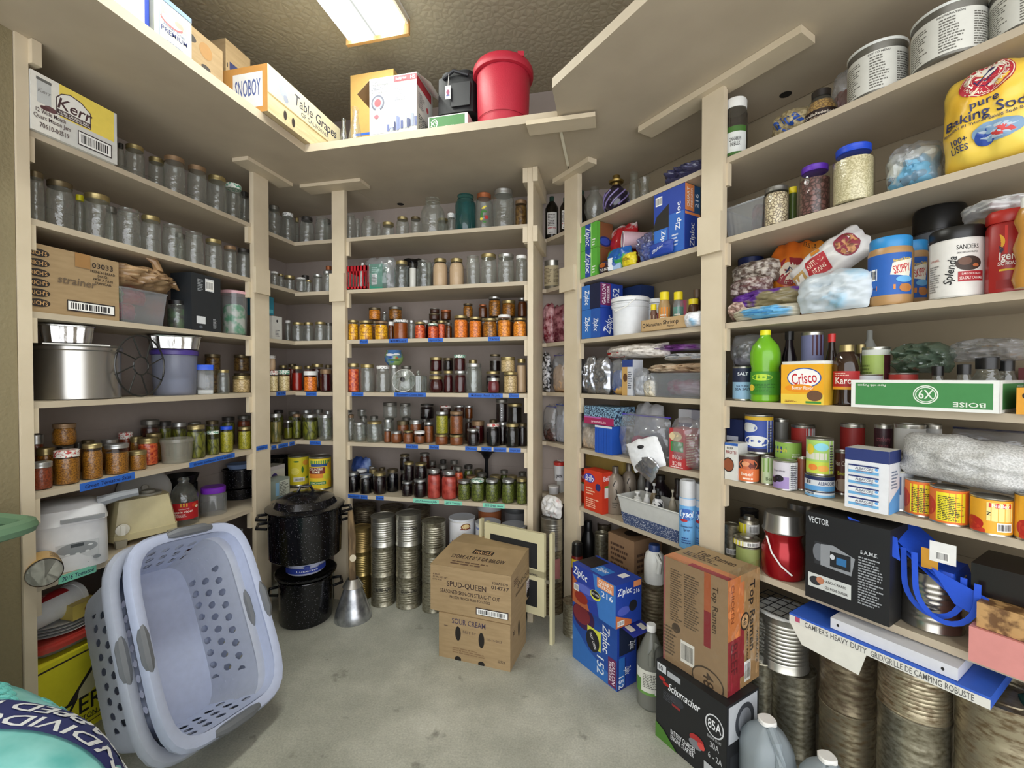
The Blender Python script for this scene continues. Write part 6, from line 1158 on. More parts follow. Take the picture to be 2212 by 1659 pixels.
# - jug, black box, noodle carton
p,r=cyl_level(1375,1438,1540,0.0)
CLOUD=CLEAR('cloudy_jug',tint='#b9bdb8',gl=.35,base=.05,rough=.2,milky=.45,mcol='#a3a49a')
jt=z_at(p,1348)
vj=round_thing('vinegar_jug','cloudy plastic gallon jug with white cap on floor','jug',(p,r,0,jt),[('jug_body',[(.9,0),(1,.02),(1,.52),(.92,.64),(.6,.78),(.32,.88),(.28,.9),(.28,.93)],CLOUD,'open'),('contents',[(.88,.01),(.95,.03),(.95,.26),(0,.26)],M('#5a4a3c',.3)),('cap',[(.34,.92),(.34,.99),(.3,1),(0,1)],WHITE)],[('r',0,0,1,1,'#dcdcd0'),('r',0,0,1,.12,'#6a9a4a'),('r',0,.0,.2,.6,'#5a8a3a'),('f',.25,.3,.6,.6,9,'#6a6a60'),('r',.6,.05,.3,.2,'#f0f0ea')],(.2,.5),rr=1.01)
MB().tube([(.02,-r*.6,jt*.82),(.0,-r*1.0,jt*.70),(.0,-r*1.02,jt*.58)],.013,CLOUD).build('handle',vj)
pA,pB=(1417,1587),(1569,1719)
a,b=on_level(*pA,0),on_level(*pB,0);hS=z_at(a,1423);cR=on_level(1632,1480,hS)
dd=(b-a);wS=dd.length;dd.normalize();nn=Vector((-dd.y,dd.x));dS=(cR-b).dot(nn);cS=(a+b)/2+nn*dS/2
sch=[('r',0,0,1,1,'#191a1c'),('r',.02,.88,.14,.1,'#c9ccd0'),('t','10',.07,.93,.06,'#1a1a1a'),('r',.18,.88,.2,.07,'#a8abb0'),('e',.1,.80,.05,.025,'#a8201c'),('e',.16,.76,.05,.02,'#a8201c'),('t','Schumacher',.42,.76,.1,'#e4e6e8',{'w':.46,'shear':.3}),('e',.33,.64,.10,.06,'#32343a'),('f',.12,.56,.24,.12,6,'#4a4c52'),('r',.26,.55,.12,.03,'#8a2a2a'),('e',.85,.68,.12,.13,'#d0d2d4'),('e',.85,.68,.105,.115,'#191a1c'),('t','85A',.85,.69,.11,'#e8eaec',{'w':.17}),('t','ENGINE START',.85,.53,.03,'#b0b2b4',{'w':.18}),('t','30A',.85,.45,.07,'#b4b6b8',{'w':.12}),('t','6 - 2A',.86,.32,.07,'#b4b6b8',{'w':.18}),('e',.62,.36,.10,.06,'#a82c2c'),('e',.60,.30,.09,.05,'#77797e'),('e',.68,.33,.05,.04,'#d04a44'),('t','BATTERY CHARGER',.42,.22,.06,'#dfe1e3',{'w':.36}),('t','ENGINE STARTER',.41,.15,.06,'#dfe1e3',{'w':.34}),('p',[(0,0),(.34,0),(.12,.16),(0,.2)],'#4a7a2a'),('r',.72,.02,.26,.18,'#b8babc'),('e',.85,.10,.1,.06,'#3a3c40')]
sb2=[('r',.0,0,1,1,'#1a1b1e'),('r',.05,.55,.9,.42,'#b6babf'),('e',.55,.72,.3,.2,'#3a3d44'),('e',.55,.72,.2,.14,'#8a8e94'),('r',.1,.1,.8,.3,'#2a2c30')]
carton('charger_box','black battery charger box with white script lettering, on floor','box',(cS.x,cS.y,0),math.atan2(dd.y,dd.x),wS,dS,hS,BLACKC,{'f':sch,'r':sb2})
zT=hS+.001
a,b=on_level(1433,1421,zT),on_level(1571,1508,zT);hT=z_at(a,1200)-zT;cR=on_level(1640,1450,zT)
dd=(b-a);wT=dd.length;dd.normalize();nn=Vector((-dd.y,dd.x));dT=(cR-b).dot(nn)*.88;cT=(a+b)/2+nn*dT/2
tr=[('r',0,0,1,1,'#9c8264'),('r',.0,.0,.025,1,'#a85a60'),('r',.66,.40,.10,.6,'#b0603c'),('r',.66,.34,.10,.32,'#8a2430'),('f',.12,.42,.2,.5,22,'#5a4a3a'),('f',.35,.42,.24,.5,22,'#5a4a3a'),('e',.22,.36,.07,.045,'#4a3c30'),('t','Top Ramen',.83,.70,.10,'#4a3a2c',{'rot':-90,'w':.42}),('f',.02,.08,.22,.28,9,'#5a4a3a'),('b',.3,.08,.22,.2),('e',.72,.04,.24,.12,'#4a3d31'),('e',.72,.04,.22,.105,'#9c8264'),('t','48',.74,.05,.1,'#4a3a2c',{'rot':-90})]
tr2=[('r',0,0,1,1,'#b08c60'),('r',0,.45,.38,.55,'#d8834a'),('r',0,0,.38,.47,'#9c2a38'),('r',.38,.52,.12,.42,'#d8834a'),('r',.38,.1,.12,.44,'#9c2a38'),('t','CHICKEN',.14,.78,.12,'#9a5028',{'rot':-90,'w':.34}),('t','BEEF',.2,.3,.1,'#6a1c28',{'rot':-90}),('e',.52,.58,.14,.08,'#2c241e'),('e',.52,.58,.11,.062,'#c9a070'),('t','48',.52,.58,.05,'#2c241e',{'rot':-90}),('t','Top Ramen',.76,.60,.2,'#2c241e',{'rot':-90,'w':.64}),('t','VARIETY PACK',.6,.36,.06,'#2c241e',{'rot':-90,'w':.3}),('t','70862-02',.92,.3,.07,'#2c241e',{'rot':-90,'w':.3}),('b',.5,.04,.2,.18)]
for L_i in(tr,tr2):
 for k,it in enumerate(L_i):
  if it[0]=='t' and it[6].get('rot')==-90 and 'w' in it[6]:
   o_=dict(it[6]);o_['w']=it[6]['w']*(hT/(wT if L_i is tr else dT));q=it[4]*(wT if L_i is tr else dT)/hT*.8;L_i[k]=(*it[:4],q,it[5],o_)
rm=carton('noodle_carton','shrink-wrapped brown and orange noodle carton on the charger box','box',(cT.x,cT.y,zT),math.atan2(dd.y,dd.x),wT,dT,hT,CARD,{'f':tr,'r':tr2,'t':[('r',0,0,1,.3,'#c9865a'),('r',.4,0,.6,.14,'#9c3a46'),('t','Top Ramen',.5,.72,.2,'#4a3a2c',{'w':.6}),('f',.1,.4,.7,.2,3,'#5a4a3a')]})
mb=MB();n=20
for(x0,x1,y0,y1)in((wT/2+.003,wT/2+.003,-dT/2,dT/2+.03),):
 vs=[(x0+.008*noise.noise(Vector((i*.6,j*.5,0))),y0+(y1-y0)*i/n,.002+(hT+.03)*j/n)for j in range(n+1)for i in range(n+1)]
 mb.add(vs,[(j*(n+1)+i,j*(n+1)+i+1,(j+1)*(n+1)+i+1,(j+1)*(n+1)+i)for j in range(n)for i in range(n)],CLEAR('clear_wrap',tint='#f4f2ee',gl=.35,base=.03,rough=.15,bumpy=1.0,bscale=16))
vs=[(-wT/2+(wT+.01)*i/n,-dT/2-.003-.006*abs(noise.noise(Vector((i*.5,j*.4,3)))),(hT+.01)*j/n)for j in range(n+1)for i in range(n+1)]
mb.add(vs,[(j*(n+1)+i,j*(n+1)+i+1,(j+1)*(n+1)+i+1,(j+1)*(n+1)+i)for j in range(n)for i in range(n)],CLEAR('clear_wrap',tint='#f4f2ee',gl=.35,base=.03,rough=.15,bumpy=1.0,bscale=16));mb.build('shrink_wrap',rm,sharp=80)
WJ=CLEAR('milky_jug_plastic',tint='#c4ccd0',gl=.3,base=.04,rough=.3,milky=.5,mcol='#b9c4ca')
def jug(label,uL,uR,vtop,zt):
 m_=on_level((uL+uR)/2,vtop,zt);
 h1,_=rayd(uL,1600);h2,_=rayd(uR,1600);r=m_.length*math.sin(h1.angle(h2)/2)
 j=round_thing('water_jug',label,'jug',(m_,r,0,zt),[('jug_body',[(.92,0),(1,.02),(1,.60),(.93,.72),(.68,.84),(.30,.93),(.26,.94),(.26,.97)],WJ,'open'),('contents',[(.8,.01),(.94,.03),(.94,.35),(0,.35)],CLEAR('jug_water',tint='#dfe8ea',gl=.3)),('cap',[(.34,.955),(.34,.99),(.3,1),(0,1)],WHITE)],sq=.25,group='plastic water jugs at the bottom right',off=.5)
 MB().tube([(0,-r*.3,zt*.93),(0,-r*.75,zt*.86),(0,-r*1.02,zt*.70),(0,-r*1.02,zt*.5)],.014,WJ).build('handle',j);return j
jug('empty milky plastic water jug with white cap, larger at front left',1598,1716,1552,.265)
jug('milky plastic water jug with white cap, cut off at bottom edge',1724,1850,1632,.265)
# - niche between divider and angled wall
def RT_(name,label,cat,t,uL,uR,vT,d0,parts,dec=None,dz=(0,1),z0=None,vB=None,**k):
 f=cyl_fit('R',t,uL,uR,vT,d0,z0,vB);return round_thing(name,label,cat,f,parts,dec,dz,**k)
BOT=lambda m,cap,sh=.72:[('bottle_body',[(.9,0),(1,.02),(1,sh-.08),(.8,sh),(.42,sh+.1),(.38,.9)],m),('cap',[(.46,.89),(.46,.99),(.4,1),(0,1)],cap)]
PLASK=M('#19140f',.2)
for uL,uR,vT,lb in((1177,1208,420,'tall black-brown plastic bottle with white label in niche, left'),(1209,1236,422,'tall dark plastic bottle half behind post in niche')):
 RT_('peroxide_bottle',lb,'bottle',1,uL,uR,vT,.03,BOT(PLASK,M('#1c3a30',.4),.80),[('r',.2,.1,.6,.8,'#d8d6d2'),('f',.25,.4,.5,.45,8,'#4a4040'),('r',.25,.3,.5,.04,'#a84848'),('f',.3,.14,.4,.06,1,INK)],(.08,.68))
can('N',2,1172,1214,561,.03,'steel can with plain tan printed label in niche',[('r',0,0,1,1,'#cfc09a'),('f',.1,.1,.38,.8,12,'#6a5a44'),('f',.55,.1,.35,.8,12,'#6a5a44')],wrap='#cfc09a',dz=(.16,.82))
MEATP=MIX2('pink_meat_packet','#7a2230','#d0a0a4',28,rough=.25,lo=.4,hi=.6,bump=.6)
sh_bag('meat_packet','pink and white cellophane packet standing left in niche third shelf','R',3,1168,1187,655,.02,.06,MEATP,seed=1,turn=.2)
sh_bag('meat_packet','dark red packet in clear film beside the pink packet','R',3,1188,1216,658,.04,.07,MIX2('red_packet','#5a1c2a','#a87078',24,rough=.25,lo=.4,hi=.6,bump=.6),seed=2)
sh_bag('noodle_bag','black and white spotted snack bag at niche fourth shelf edge','R',4,1168,1181,762,-.01,.05,MIX2('black_white_print','#17171a','#c8c8cc',60,rough=.2,lo=.45,hi=.55),seed=3)
sh_bag('zip_bag','zip bag of tan stuffing beside the spotted bag in niche','R',4,1186,1216,764,.03,.08,FILM,content=M('#c9a680',.6,var=.2,scale=60),seed=4,zipc='#5a4a9a')
sh_bag('zip_bag','zip bag of dark brown raisins on niche fifth shelf','R',5,1168,1192,876,.01,.07,FILM,content=MIX2('raisins','#20100c','#5a3a34',70),cfill=(.9,.5,.9),seed=5,zipc='#4a4a9a')
sh_bag('zip_bag','pale blue-rimmed zip bag standing beside raisin bag in niche','R',5,1194,1218,872,.03,.06,FILM,content=M('#a8acb8',.5,var=.2),seed=6,zipc='#2f4aa0')
can('N',6,1170,1196,992,.10,'grey ribbed can at the back of niche lowest shelf',[],metal=TINOLD)
RT_('plastic_tub','small white round tub with lid in niche lowest shelf','tub',6,1184,1208,1046,.01,[('tub_body',[(.88,0),(.95,.8)],M('#c8cacc',.4)),('lid',[(1,.78),(1.02,.97),(.9,1),(0,1)],WHITE)])
RT_('yes_tub','white tub with red lid handwritten yes in niche','tub',6,1196,1222,995,.05,[('tub_body',[(.88,0),(.95,.84)],M('#d5d7da',.4)),('lid',[(1,.82),(1.02,.98),(.9,1),(0,1)],M('#c0342c',.4))],[('t','yes',.45,.3,.3,'#2a2a30',{'w':.4,'shear':.2})],(.1,.8),vB=1040,tilt=(0,0))
sh_box('paper_sheet','upright white carton behind the red-lidded tub','carton','R',6,1186,1212,988,.09,.03,WCARD)
p,r=cyl('B',1168,1217,1150,.08)
for i in range(3):steel_can((p,r,i*.181,.180),f'steel can column right of the divider, {["bottom", "middle", "top"][i]} one',[TINBROWN,TINOLD,STEEL][i],dec=[('r',.45,.1,.4,.7,'#b87878')]if i==1 else None)
root=bag('produce_bag','white plastic bag with red print slumped on the can column','bag',(p.x,p.y-.02,.5455),FR['R'][3]+.3,.14,.125,.07,MIX2('white_red_film','#dcdcda','#c88a88',10,rough=.3,lo=.55,hi=.62,bump=.8),seed=8,wr=.35,p=2)
for i in range(2):p2,r2=cyl_level(1218,1262,1372,0.0);
steel_can((p2-p2.normalized()*.03,.06,0,.17),'grey steel can standing on floor left of freezer bag boxes',TINOLD)
# - narrow bay, first shelf
RT_('peroxide_bottle','dark bottle with green cap just right of post','bottle',1,1244,1268,408,.08,BOT(PLASK,M('#1c3a30',.4),.80))
RT_('glass_vase','round-bellied clear glass vase on narrow bay top shelf','vase',1,1262,1307,397,.03,[('glass',[(.4,0),(.6,.05),(1,.35),(1,.55),(.75,.75),(.42,.86),(.45,1)],GLASS,'open')])
PGL=CLEAR('purple_glass',tint='#5a4a78',gl=.6,base=.08,milky=.25,mcol='#35284e')
ol=RT_('oil_lamp','oil lamp with swirled purple glass base and brass burner','oil lamp',1,1303,1360,368,.02,[('glass_base',[(.35,0),(.5,.02),(.55,.05),(.9,.18),(1,.36),(.9,.55),(.45,.70),(.3,.76)],PGL),('burner',[(.32,.74),(.34,.80),(.55,.82),(.6,.86),(.3,.9),(.28,1),(0,1)],M('#8a7440',.35,.9))])
pl_=cyl_fit('R',1,1303,1360,368,.02)
for i in range(9):
 a0=i*2*math.pi/9;mb=MB();mb.tube([(pl_[1]*w_*math.cos(a0+q),pl_[1]*w_*math.sin(a0+q),pl_[3]*z_)for w_,z_,q in((.92,.18,0),(1.0,.28,.35),(1.02,.38,.7),(.98,.48,1.05),(.88,.57,1.4))],.004,M('#8a7cb0',.15));mb.build('swirl_rib',ol)
RT_('lamp_chimney','tall clear glass lamp chimney behind the oil lamp','lamp chimney',1,1353,1386,366,.12,[('glass',[(.6,0),(1,.22),(.9,.45),(.55,.75),(.5,1)],GLASS,'open')])
RT_('lamp_chimney','short clear glass lamp chimney with flared fluted top','lamp chimney',1,1379,1406,381,.05,[('glass',[(.6,0),(.9,.3),(.6,.7),(.8,.9),(1,1)],GLASS,'open')])
BLF=CLEAR('bluish_film',tint='#a8a8d0',gl=.5,base=.1,rough=.15,milky=.3,mcol='#6a6a98',bumpy=1,bscale=20)
sh_bag('film_bag','bluish translucent plastic bag lying on narrow bay top shelf','R',1,1423,1512,350,.0,.16,BLF,seed=9,wr=.35)
zg=lambda:[('r',0,0,1,1,ZG),('r',.3,0,.38,1,ZB),('r',.62,0,.06,1,'#8acc6a'),ziploc(.48,.52,.3,.75,-90),('f',.72,.1,.2,.3,3,'#e8eee4')]
for it in(0,):pass
def vert(items,w,h):
 out=[]
 for it in items:
  if it[0]=='t' and len(it)>6 and abs(it[6].get('rot',0))==90 and 'w' in it[6]:
   o=dict(it[6]);o['w']=it[6]['w']*h/w;it=(*it[:4],it[4]*w/h,it[5],o)
  out.append(it)
 return out
def zbox(label,t,uL,uR,vT,d0,dep,fr,side,base=ZB,group='freezer bag boxes',**k):
 loc,rot,w,d,h=box_fit('R',t,uL,uR,vT,d0,dep,k.get('z0'),'L');o=carton('bag_box',label,'box',loc,rot,w,d,h,M(base,.45),{'f':vert(fr,w,h),'r':vert(side,d,h)},group=group);return loc[2]+h
brown=[('r',0,0,1,1,'#7a4a2c'),('e',.5,.25,.4,.2,'#1c2a6a'),('r',0,.0,.18,1,ZG),('e',.5,.25,.3,.14,'#2f4aa8')]
hh=(z_at(on_wall('R',1254,550,0)[0],492)-z_at(on_wall('R',1254,550,0)[0],600))/2
z=zbox('green and blue sandwich bag box, lower of two on second shelf',2,1254,1290,546,.0,.11,zg(),brown,base=ZG)
zbox('green and blue sandwich bag box, upper of two on second shelf',2,1254,1290,491,.0,.11,zg(),brown,base=ZG,z0=z+.001)
sh_bag('chip_bag','red and multicoloured shiny bag behind the pink cup','R',2,1306,1360,482,.08,.12,MIX2('red_foil','#a82028','#d8d4d4',9,rough=.2,lo=.55,hi=.62,bump=.7),seed=11)
sh_bag('candy_bag','green, blue and orange party bag beneath the pink cup','R',2,1303,1352,532,.0,.08,MIX2('party_print','#1f5aa8','#3f9a4a',16,rough=.25,lo=.48,hi=.56,bump=.5),seed=12)
q,_=on_wall('R',1345,520,.03)
cup=empty('paper_cup',(q.x,q.y,z_at(q,520)),(math.pi/2,0,FR['R'][3]+2.5));tag(cup,'stack of pale pink plastic cups lying on its side','cups')
MB().open_lathe([(.044,.0),(.045,.004),(.034,.15),(.0,.15)],M('#b89aa4',.5)).open_lathe([(.0,.1),(.036,.1),(.042,.002)],M('#b48a9c',.5)).build('cup_body',cup);MB().tube([(.044*math.cos(a),.044*math.sin(a),0)for a in[i*math.pi/12 for i in range(24)]],.002,WHITE,closed=True).build('rim',cup)
sh_bag('coupon_bag','dark packet with orange circle print at second shelf front','R',2,1289,1318,563,-.01,.04,MIX2('dark_packet','#20164a','#3a2a1c',20,rough=.3),dec=[('e',.45,.6,.25,.2,'#a8581c'),('t','RAISIN',.6,.2,.2,'#e8e4e0',{'w':.7})],seed=13)
sh_box('snack_box','white and blue small snack box with torn flap','box','R',2,1314,1337,560,.0,.05,M('#9ab4d4',.5),{'f':[('r',0,0,.4,1,'#dfe4ea'),('e',.5,.5,.2,.2,'#4a6ab0')]},turn=.2)
sh_bag('baking_chip_bag','bright yellow bag of baking chips at second shelf front','R',2,1338,1367,545,.0,.05,M('#e0cc2a',.3),dec=[('f',.2,.4,.6,.25,3,'#6a4a1a')],seed=14)
sh_bag('film_bag','crumpled clear film bag of plastic cups on second shelf','R',2,1368,1412,498,.0,.12,CLEAR('bluish_clear_film',tint='#ccd0ea',gl=.55,base=.1,rough=.15,milky=.2,mcol='#8a90c0',bumpy=1,bscale=20),seed=15,wr=.35,content=M('#5f78b8',.4))
sh_bag('soup_packet','yellow and green packet peeking out behind the quart box','R',2,1402,1424,490,.09,.05,MIX2('yellow_green','#d8c82a','#4a8a3a',12,rough=.3),seed=16)
loc,rot,w,d,h=box_fit('R',2,1413,1480,413,.0,.10,None,'L')
qb=[('r',0,0,1,1,ZB),('r',.02,.0,.44,.42,'#2f6cc0'),('r',.5,.0,.48,.60,'#2a62b8'),('p',[(.0,.50),(.1,.64),(.5,.78),(.5,.42),(.0,.42)],'#1a1612'),('b',.06,.80,.22,.14),('t','Ziploc',.33,.22,.14,'#eef2f6',{'rot':-90,'w':.34}),('t','Zip',.78,.42,.14,'#eef2f6',{'rot':90,'w':.18}),('t','loc',.8,.66,.14,'#eef2f6',{'rot':90,'w':.18}),('f',.6,.1,.25,.2,4,'#c8d4e8')]
qs=[('r',0,0,1,1,ZB),('r',.0,.60,.6,.40,'#e08a50'),('r',.6,.56,.4,.44,'#22507e'),('r',0,.54,1,.04,'#e08a50'),('t','QUART',.2,.80,.16,'#f4ece4',{'rot':90,'w':.30}),('t','FREEZER',.42,.80,.12,'#f4ece4',{'rot':90,'w':.30}),('t','216',.76,.78,.22,'#e8eef6',{'rot':90,'w':.22}),('t','Ziploc',.45,.25,.3,'#eef2f6',{'rot':90,'w':.36})]
carton('bag_box','tall blue freezer bag box lettered quart 216 with cut-out front, second shelf','box',loc,rot,w,d,h,M(ZB,.45),{'f':vert(qb,w,h),'r':vert(qs,d,h)},group='freezer bag boxes')
sh_bag('torn_carton_flap','torn dark blue carton flap with bag brand lying at box foot','R',2,1400,1452,522,-.02,.02,M(ZB,.5),dec=[('t','Ziploc',.4,.5,.22,'#dfe6f0',{'w':.5,'rot':20})],seed=17,cat='cardboard')
zb_=[('r',0,0,1,1,ZL),('r',.5,0,.5,1,'#2454a4'),ziploc(.32,.5,.24,.5,-90),ziploc(.78,.45,.24,.45,-90)]
zs_=[('r',0,0,1,1,ZB),ziploc(.45,.45,.34,.8,75)]
z=zbox('blue freezer bag box, lower of two beside the white bucket',3,1257,1297,672,.0,.12,zb_,zs_)
zbox('blue gallon freezer bag box lettered 152, upper beside the white bucket',3,1257,1297,620,.0,.16,[('r',0,0,.45,1,ZL),('r',.45,0,.55,1,'#101a3c'),ziploc(.3,.5,.24,.6,-90)],[('r',0,0,1,1,ZB),('r',.0,.1,.45,.88,'#7a2a5c'),('t','GALLON',.15,.55,.16,'#f0e6ee',{'rot':90,'w':.8}),('t','FREEZER',.34,.55,.1,'#f0e6ee',{'rot':90,'w':.7}),('t','152',.68,.55,.3,'#dfe8f2',{'rot':90,'w':.6})],z0=z+.001)
sh_box('blue_box','dark blue lettered carton behind the white bucket','box','R',3,1335,1385,626,.22,.1,M('#22386a',.5),{'f':[('t','BISQUICK'[:0]+'FREEZER',.4,.8,.1,'#c8b868',{'w':.5})]})
BKT=[('bucket_body',[(.88,0),(.95,.72),(.99,.73),(.99,.76),(.96,.77),(.97,.82),(1,.83),(1,.86),(.97,.87)],M('#dcdfe2',.35)),('lid',[(.98,.88),(1.03,.89),(1.03,.97),(.97,1),(.9,.985),(0,.985)],M('#e4e6e6',.35))]
wb_=RT_('white_bucket','white plastic bucket with lid and bail handle on third shelf','bucket',3,1320,1404,638,.0,BKT)
f=cyl_fit('R',3,1320,1404,638,.0);MB().tube([(-f[1]*.98,0,f[3]*.8),(-f[1]*.75,-f[1]*.78,f[3]*.62),(-f[1]*.2,-f[1]*1.03,f[3]*.72),(f[1]*.3,-f[1]*1.04,f[3]*.93)],.003,WHITE).build('bail_handle',wb_)
RT_('white_bucket','second white bucket mostly hidden behind the bottle tray','bucket',3,1392,1446,644,.15,BKT)
loc,rot,w,d,h=box_fit('R',3,1385,1482,692,-.005,.20,None,'L')
sht=carton('noodle_tray','cut-down cardboard noodle tray holding yellow-capped bottles','tray',loc,rot,w,d,h*.95,M('#b89a6e',.7),{'f':[('t','Maruchan',.30,.55,.3,INK,{'w':.36}),('t','Shrimp',.68,.62,.34,INK,{'w':.34}),('t','Flavor',.68,.28,.14,INK,{'w':.16}),('e',.07,.5,.035,.2,'#3a3430'),('e',.07,.5,.022,.12,'#b89a6e')]},opened=True)
for x0,x1 in((-w/2,-w/2+.07),(w/2-.01,w/2+.06)):MB().box(x0,x1,.05 if x0>0 else-.0,.053 if x0>0 else.003,h*.5,h*1.7,M('#c05a78',.6)).build('side_flap',sht)
YC=M('#e6d020',.4)
for(uL,uR,vT,d0,m,lb,dc)in((1404,1420,657,.03,M('#6a4a3a',.4),'small spice bottle with yellow cap in the noodle tray','#c8b49a'),(1422,1449,629,.03,M('#a88a5c',.3),'yellow-capped bottle with orange label in the noodle tray','#e08a2a'),(1453,1478,629,.05,CLEARP,'yellow-capped clear bottle with green label in the noodle tray','#4a8a78')):
 RT_('spice_bottle',lb,'bottle',3,uL,uR,vT,d0,[('bottle_body',[(.9,0),(1,.03),(1,.64),(.8,.76),(.72,.8)],m),('cap',[(.8,.79),(.8,.99),(.7,1),(0,1)],YC)],[('r',.1,0,.8,1,dc),('f',.2,.3,.6,.4,3,'#f0e8d8')],(.1,.6))
RT_('seasoning_bottle','dark seasoning bottle with brown lid at the far end of tray','bottle',3,1496,1514,625,.12,[('bottle_body',[(1,0),(1,.7),(.8,.8)],M('#3a2418',.3)),('cap',[(.85,.8),(.85,1),(0,1)],M('#5a4632',.4))])
RT_('seasoning_bottle','squat amber bottle with yellow lid beside brown carton','bottle',3,1486,1510,645,.06,[('bottle_body',[(1,0),(1,.7),(.8,.82)],M('#4a2c18',.3)),('cap',[(.9,.82),(.9,1),(0,1)],YC)])
sh_box('ramen_box','brown carton with pink end behind the tray bottles','box','R',3,1470,1500,650,.215,.08,CARD,{'f':[('r',0,0,.45,1,'#c05a78'),('f',.5,.3,.4,.4,3,INK)]})
sh_bag('flour_bag','white and light blue bag tip beside the tray on third shelf','R',3,1470,1508,672,-.03,.07,MIX2('white_blue','#e6e8ec','#9ac4e0',7,rough=.3,lo=.55,hi=.6),seed=18,p=2)
sh_box('cracker_box','orange carton mostly hidden behind the narrow post','box','R',3,1243,1253,668,.06,.1,M('#b0562c',.6))
FOIL=M('#a9acb4',.25,.85,var=.12,scale=20,bump=.9)
for i,(uL,uR,vT,d0)in enumerate(((1243,1262,775,.04),(1256,1282,770,.01),(1274,1312,772,-.01))):
 sh_bag('foil_pouch',['narrow silver foil pouch nearest the post, fourth shelf','silver foil pouch between two others, fourth shelf','widest silver foil pouch with crinkled tip, fourth shelf'][i],'R',4,uL,uR,vT,d0,.07,FOIL,seed=20+i,wr=.25,turn=-.2)
sh_bag('oat_bag','zip bag holding blue and brown oats carton','R',4,1311,1347,776,.02,.08,FILM,content=MIX2('oat_pack','#2a4a8a','#c8a05a',14,lo=.5,hi=.55),seed=24)
sh_box('oat_carton','blue white carton with bear-coloured oval on fourth shelf'.replace('bear-coloured','brown'),'carton','R',4,1344,1367,778,.02,.07,M('#c8ccd4',.5),{'f':[('r',0,0,.5,1,'#c09a5c'),('r',0,.8,1,.2,'#2a4080'),('e',.3,.5,.2,.12,'#5a3a20'),('f',.55,.2,.4,.5,8,'#5a6070')]})
sh_bag('pasta_bag','clear bag with upright barcode beside blue oats carton','R',4,1362,1392,795,.0,.06,FILM,content=M('#b8bcc4',.6),seed=25)
sh_bag('grain_bag','knotted clear bag of pale grain in front of clear bin','R',4,1382,1408,806,-.01,.07,FILM,content=MIX2('grain','#b8ae94','#d8d0bc',120),seed=26,p=1.9)
sh_bag('marshmallow_bag','lumpy white bag with red end lying over foil pouches','R',4,1290,1420,742,.02,.18,MIX2('lumpy_white','#b8b0a8','#e2dcd4',55,rough=.3,tex='f1',lo=.1,hi=.5,bump=.8),vB=774,dec=[('r',.0,.1,.42,.35,'#c02c24'),('t','ROASTED',.22,.28,.16,'#f0dcd0',{'w':.3})],seed=27,p=2)
f=box_fit('R',4,1402,1509,808,.0,.22,None,'L')
trayspan('plastic_bin','clear plastic bin with pink packets under flour bags','bin',f[0],f[1],f[2],.20,f[4],CLEARP)
q=Vector(f[0][:2]);bag('pink_packet','pink packet inside clear bin on narrow bay fourth shelf','packet',(q.x,q.y,f[0][2]+.006),f[1],f[2]*.8,f[4]*.7,.12,MIX2('pink_white','#a83a6a','#c8a8b8',14,rough=.3),seed=28)
zz=f[0][2]+f[4]
for i,(uL,uR,v0,v1,m,lb)in enumerate(((1386,1450,806,786,M('#c8b49a',.4,bump=.6),'tan flour bag lying on clear bin, left'),(1436,1511,806,784,M('#c4a888',.4,bump=.6),'beige flour bag lying on clear bin, right'),(1418,1511,786,762,M('#d8dadd',.3,bump=.6),'white foil bag with blue mark above flour bags'),(1394,1490,768,742,MIX2('purple_rim_film','#b0a8b4','#8a4a9a',6,rough=.3,lo=.52,hi=.6,bump=.6),'purple-edged zip bag topmost above clear bin'))):
 sh_bag('flour_bag',lb,'R',4,uL,uR,v1,.0+.02*i,.17,m,z0=zz+(0 if i<2 else.055 if i==2 else.10)+.003,seed=30+i,wr=.25,p=2.2)
sh_bag('zip_bag','zip bag of pale spaghetti standing at left of fifth shelf','R',5,1248,1284,905,.02,.06,FILM,content=MIX2('spaghetti','#a89078','#c8b49a',60,stretch=(4,1,.3)),seed=40,zipc='#8a3a9a')
f=box_fit('R',5,1285,1322,918,-.005,.1,None,'L')
carton('blue_tub','bright blue plastic tub with white rim on fifth shelf','tub',f[0],f[1],f[2],.1,f[4],M('#2456b8',.35),{'f':[('r',0,.93,1,.07,'#d8dce0')]+[('r',.15*i+.08,0,.02,.9,'#1c449a')for i in range(6)]})
sh_box('candy_tub','clear bin of blue sprinkles with magenta base above blue tub','box','R',5,1262,1326,876,.0,.15,MIX2('sprinkles','#20304a','#8ab0c8',120,rough=.3,lo=.45,hi=.55),{'f':[('r',0,0,1,.42,'#a02858'),('r',0,.34,.6,.08,'#b060a8'),('t','SPRINKLES',.5,.14,.1,'#e8d0d8',{'w':.5})]},z0=f[0][2]+f[4]+.002)
b3=sh_bag('zip_bag','large clear zip bag with purple seal over flour pouch','R',5,1324,1432,896,.0,.12,FILM,content=M('#a84a6a',.5,var=.4,scale=12),cfill=(.5,.5,.6),seed=41,zipc='#5a4ab8')
bag('flour_pouch','white flour pouch with black dot sagging over the shelf edge','bag',(on_wall('R',1405,1000,-.03)[0].x,on_wall('R',1405,1000,-.03)[0].y,Z['R'][5]-.02),FR['R'][3]+.2,.17,.14,.05,M('#e0e2e4',.35,bump=.7),dec=[('e',.5,.75,.1,.06,'#16161a')],seed=42,p=1.9,roll=-.35)
bag('foil_pouch','crumpled silver foil corner hanging below the flour pouch','bag',(on_wall('R',1388,1000,-.05)[0].x,on_wall('R',1388,1000,-.05)[0].y,Z['R'][5]-.05),FR['R'][3],.12,.10,.03,FOIL,seed=43,p=1.8,roll=.5)
sh_bag('sugar_bag','folded white bag behind the big zip bag','R',5,1360,1420,872,.14,.1,M('#c8c8ca',.4,bump=.7),seed=44)
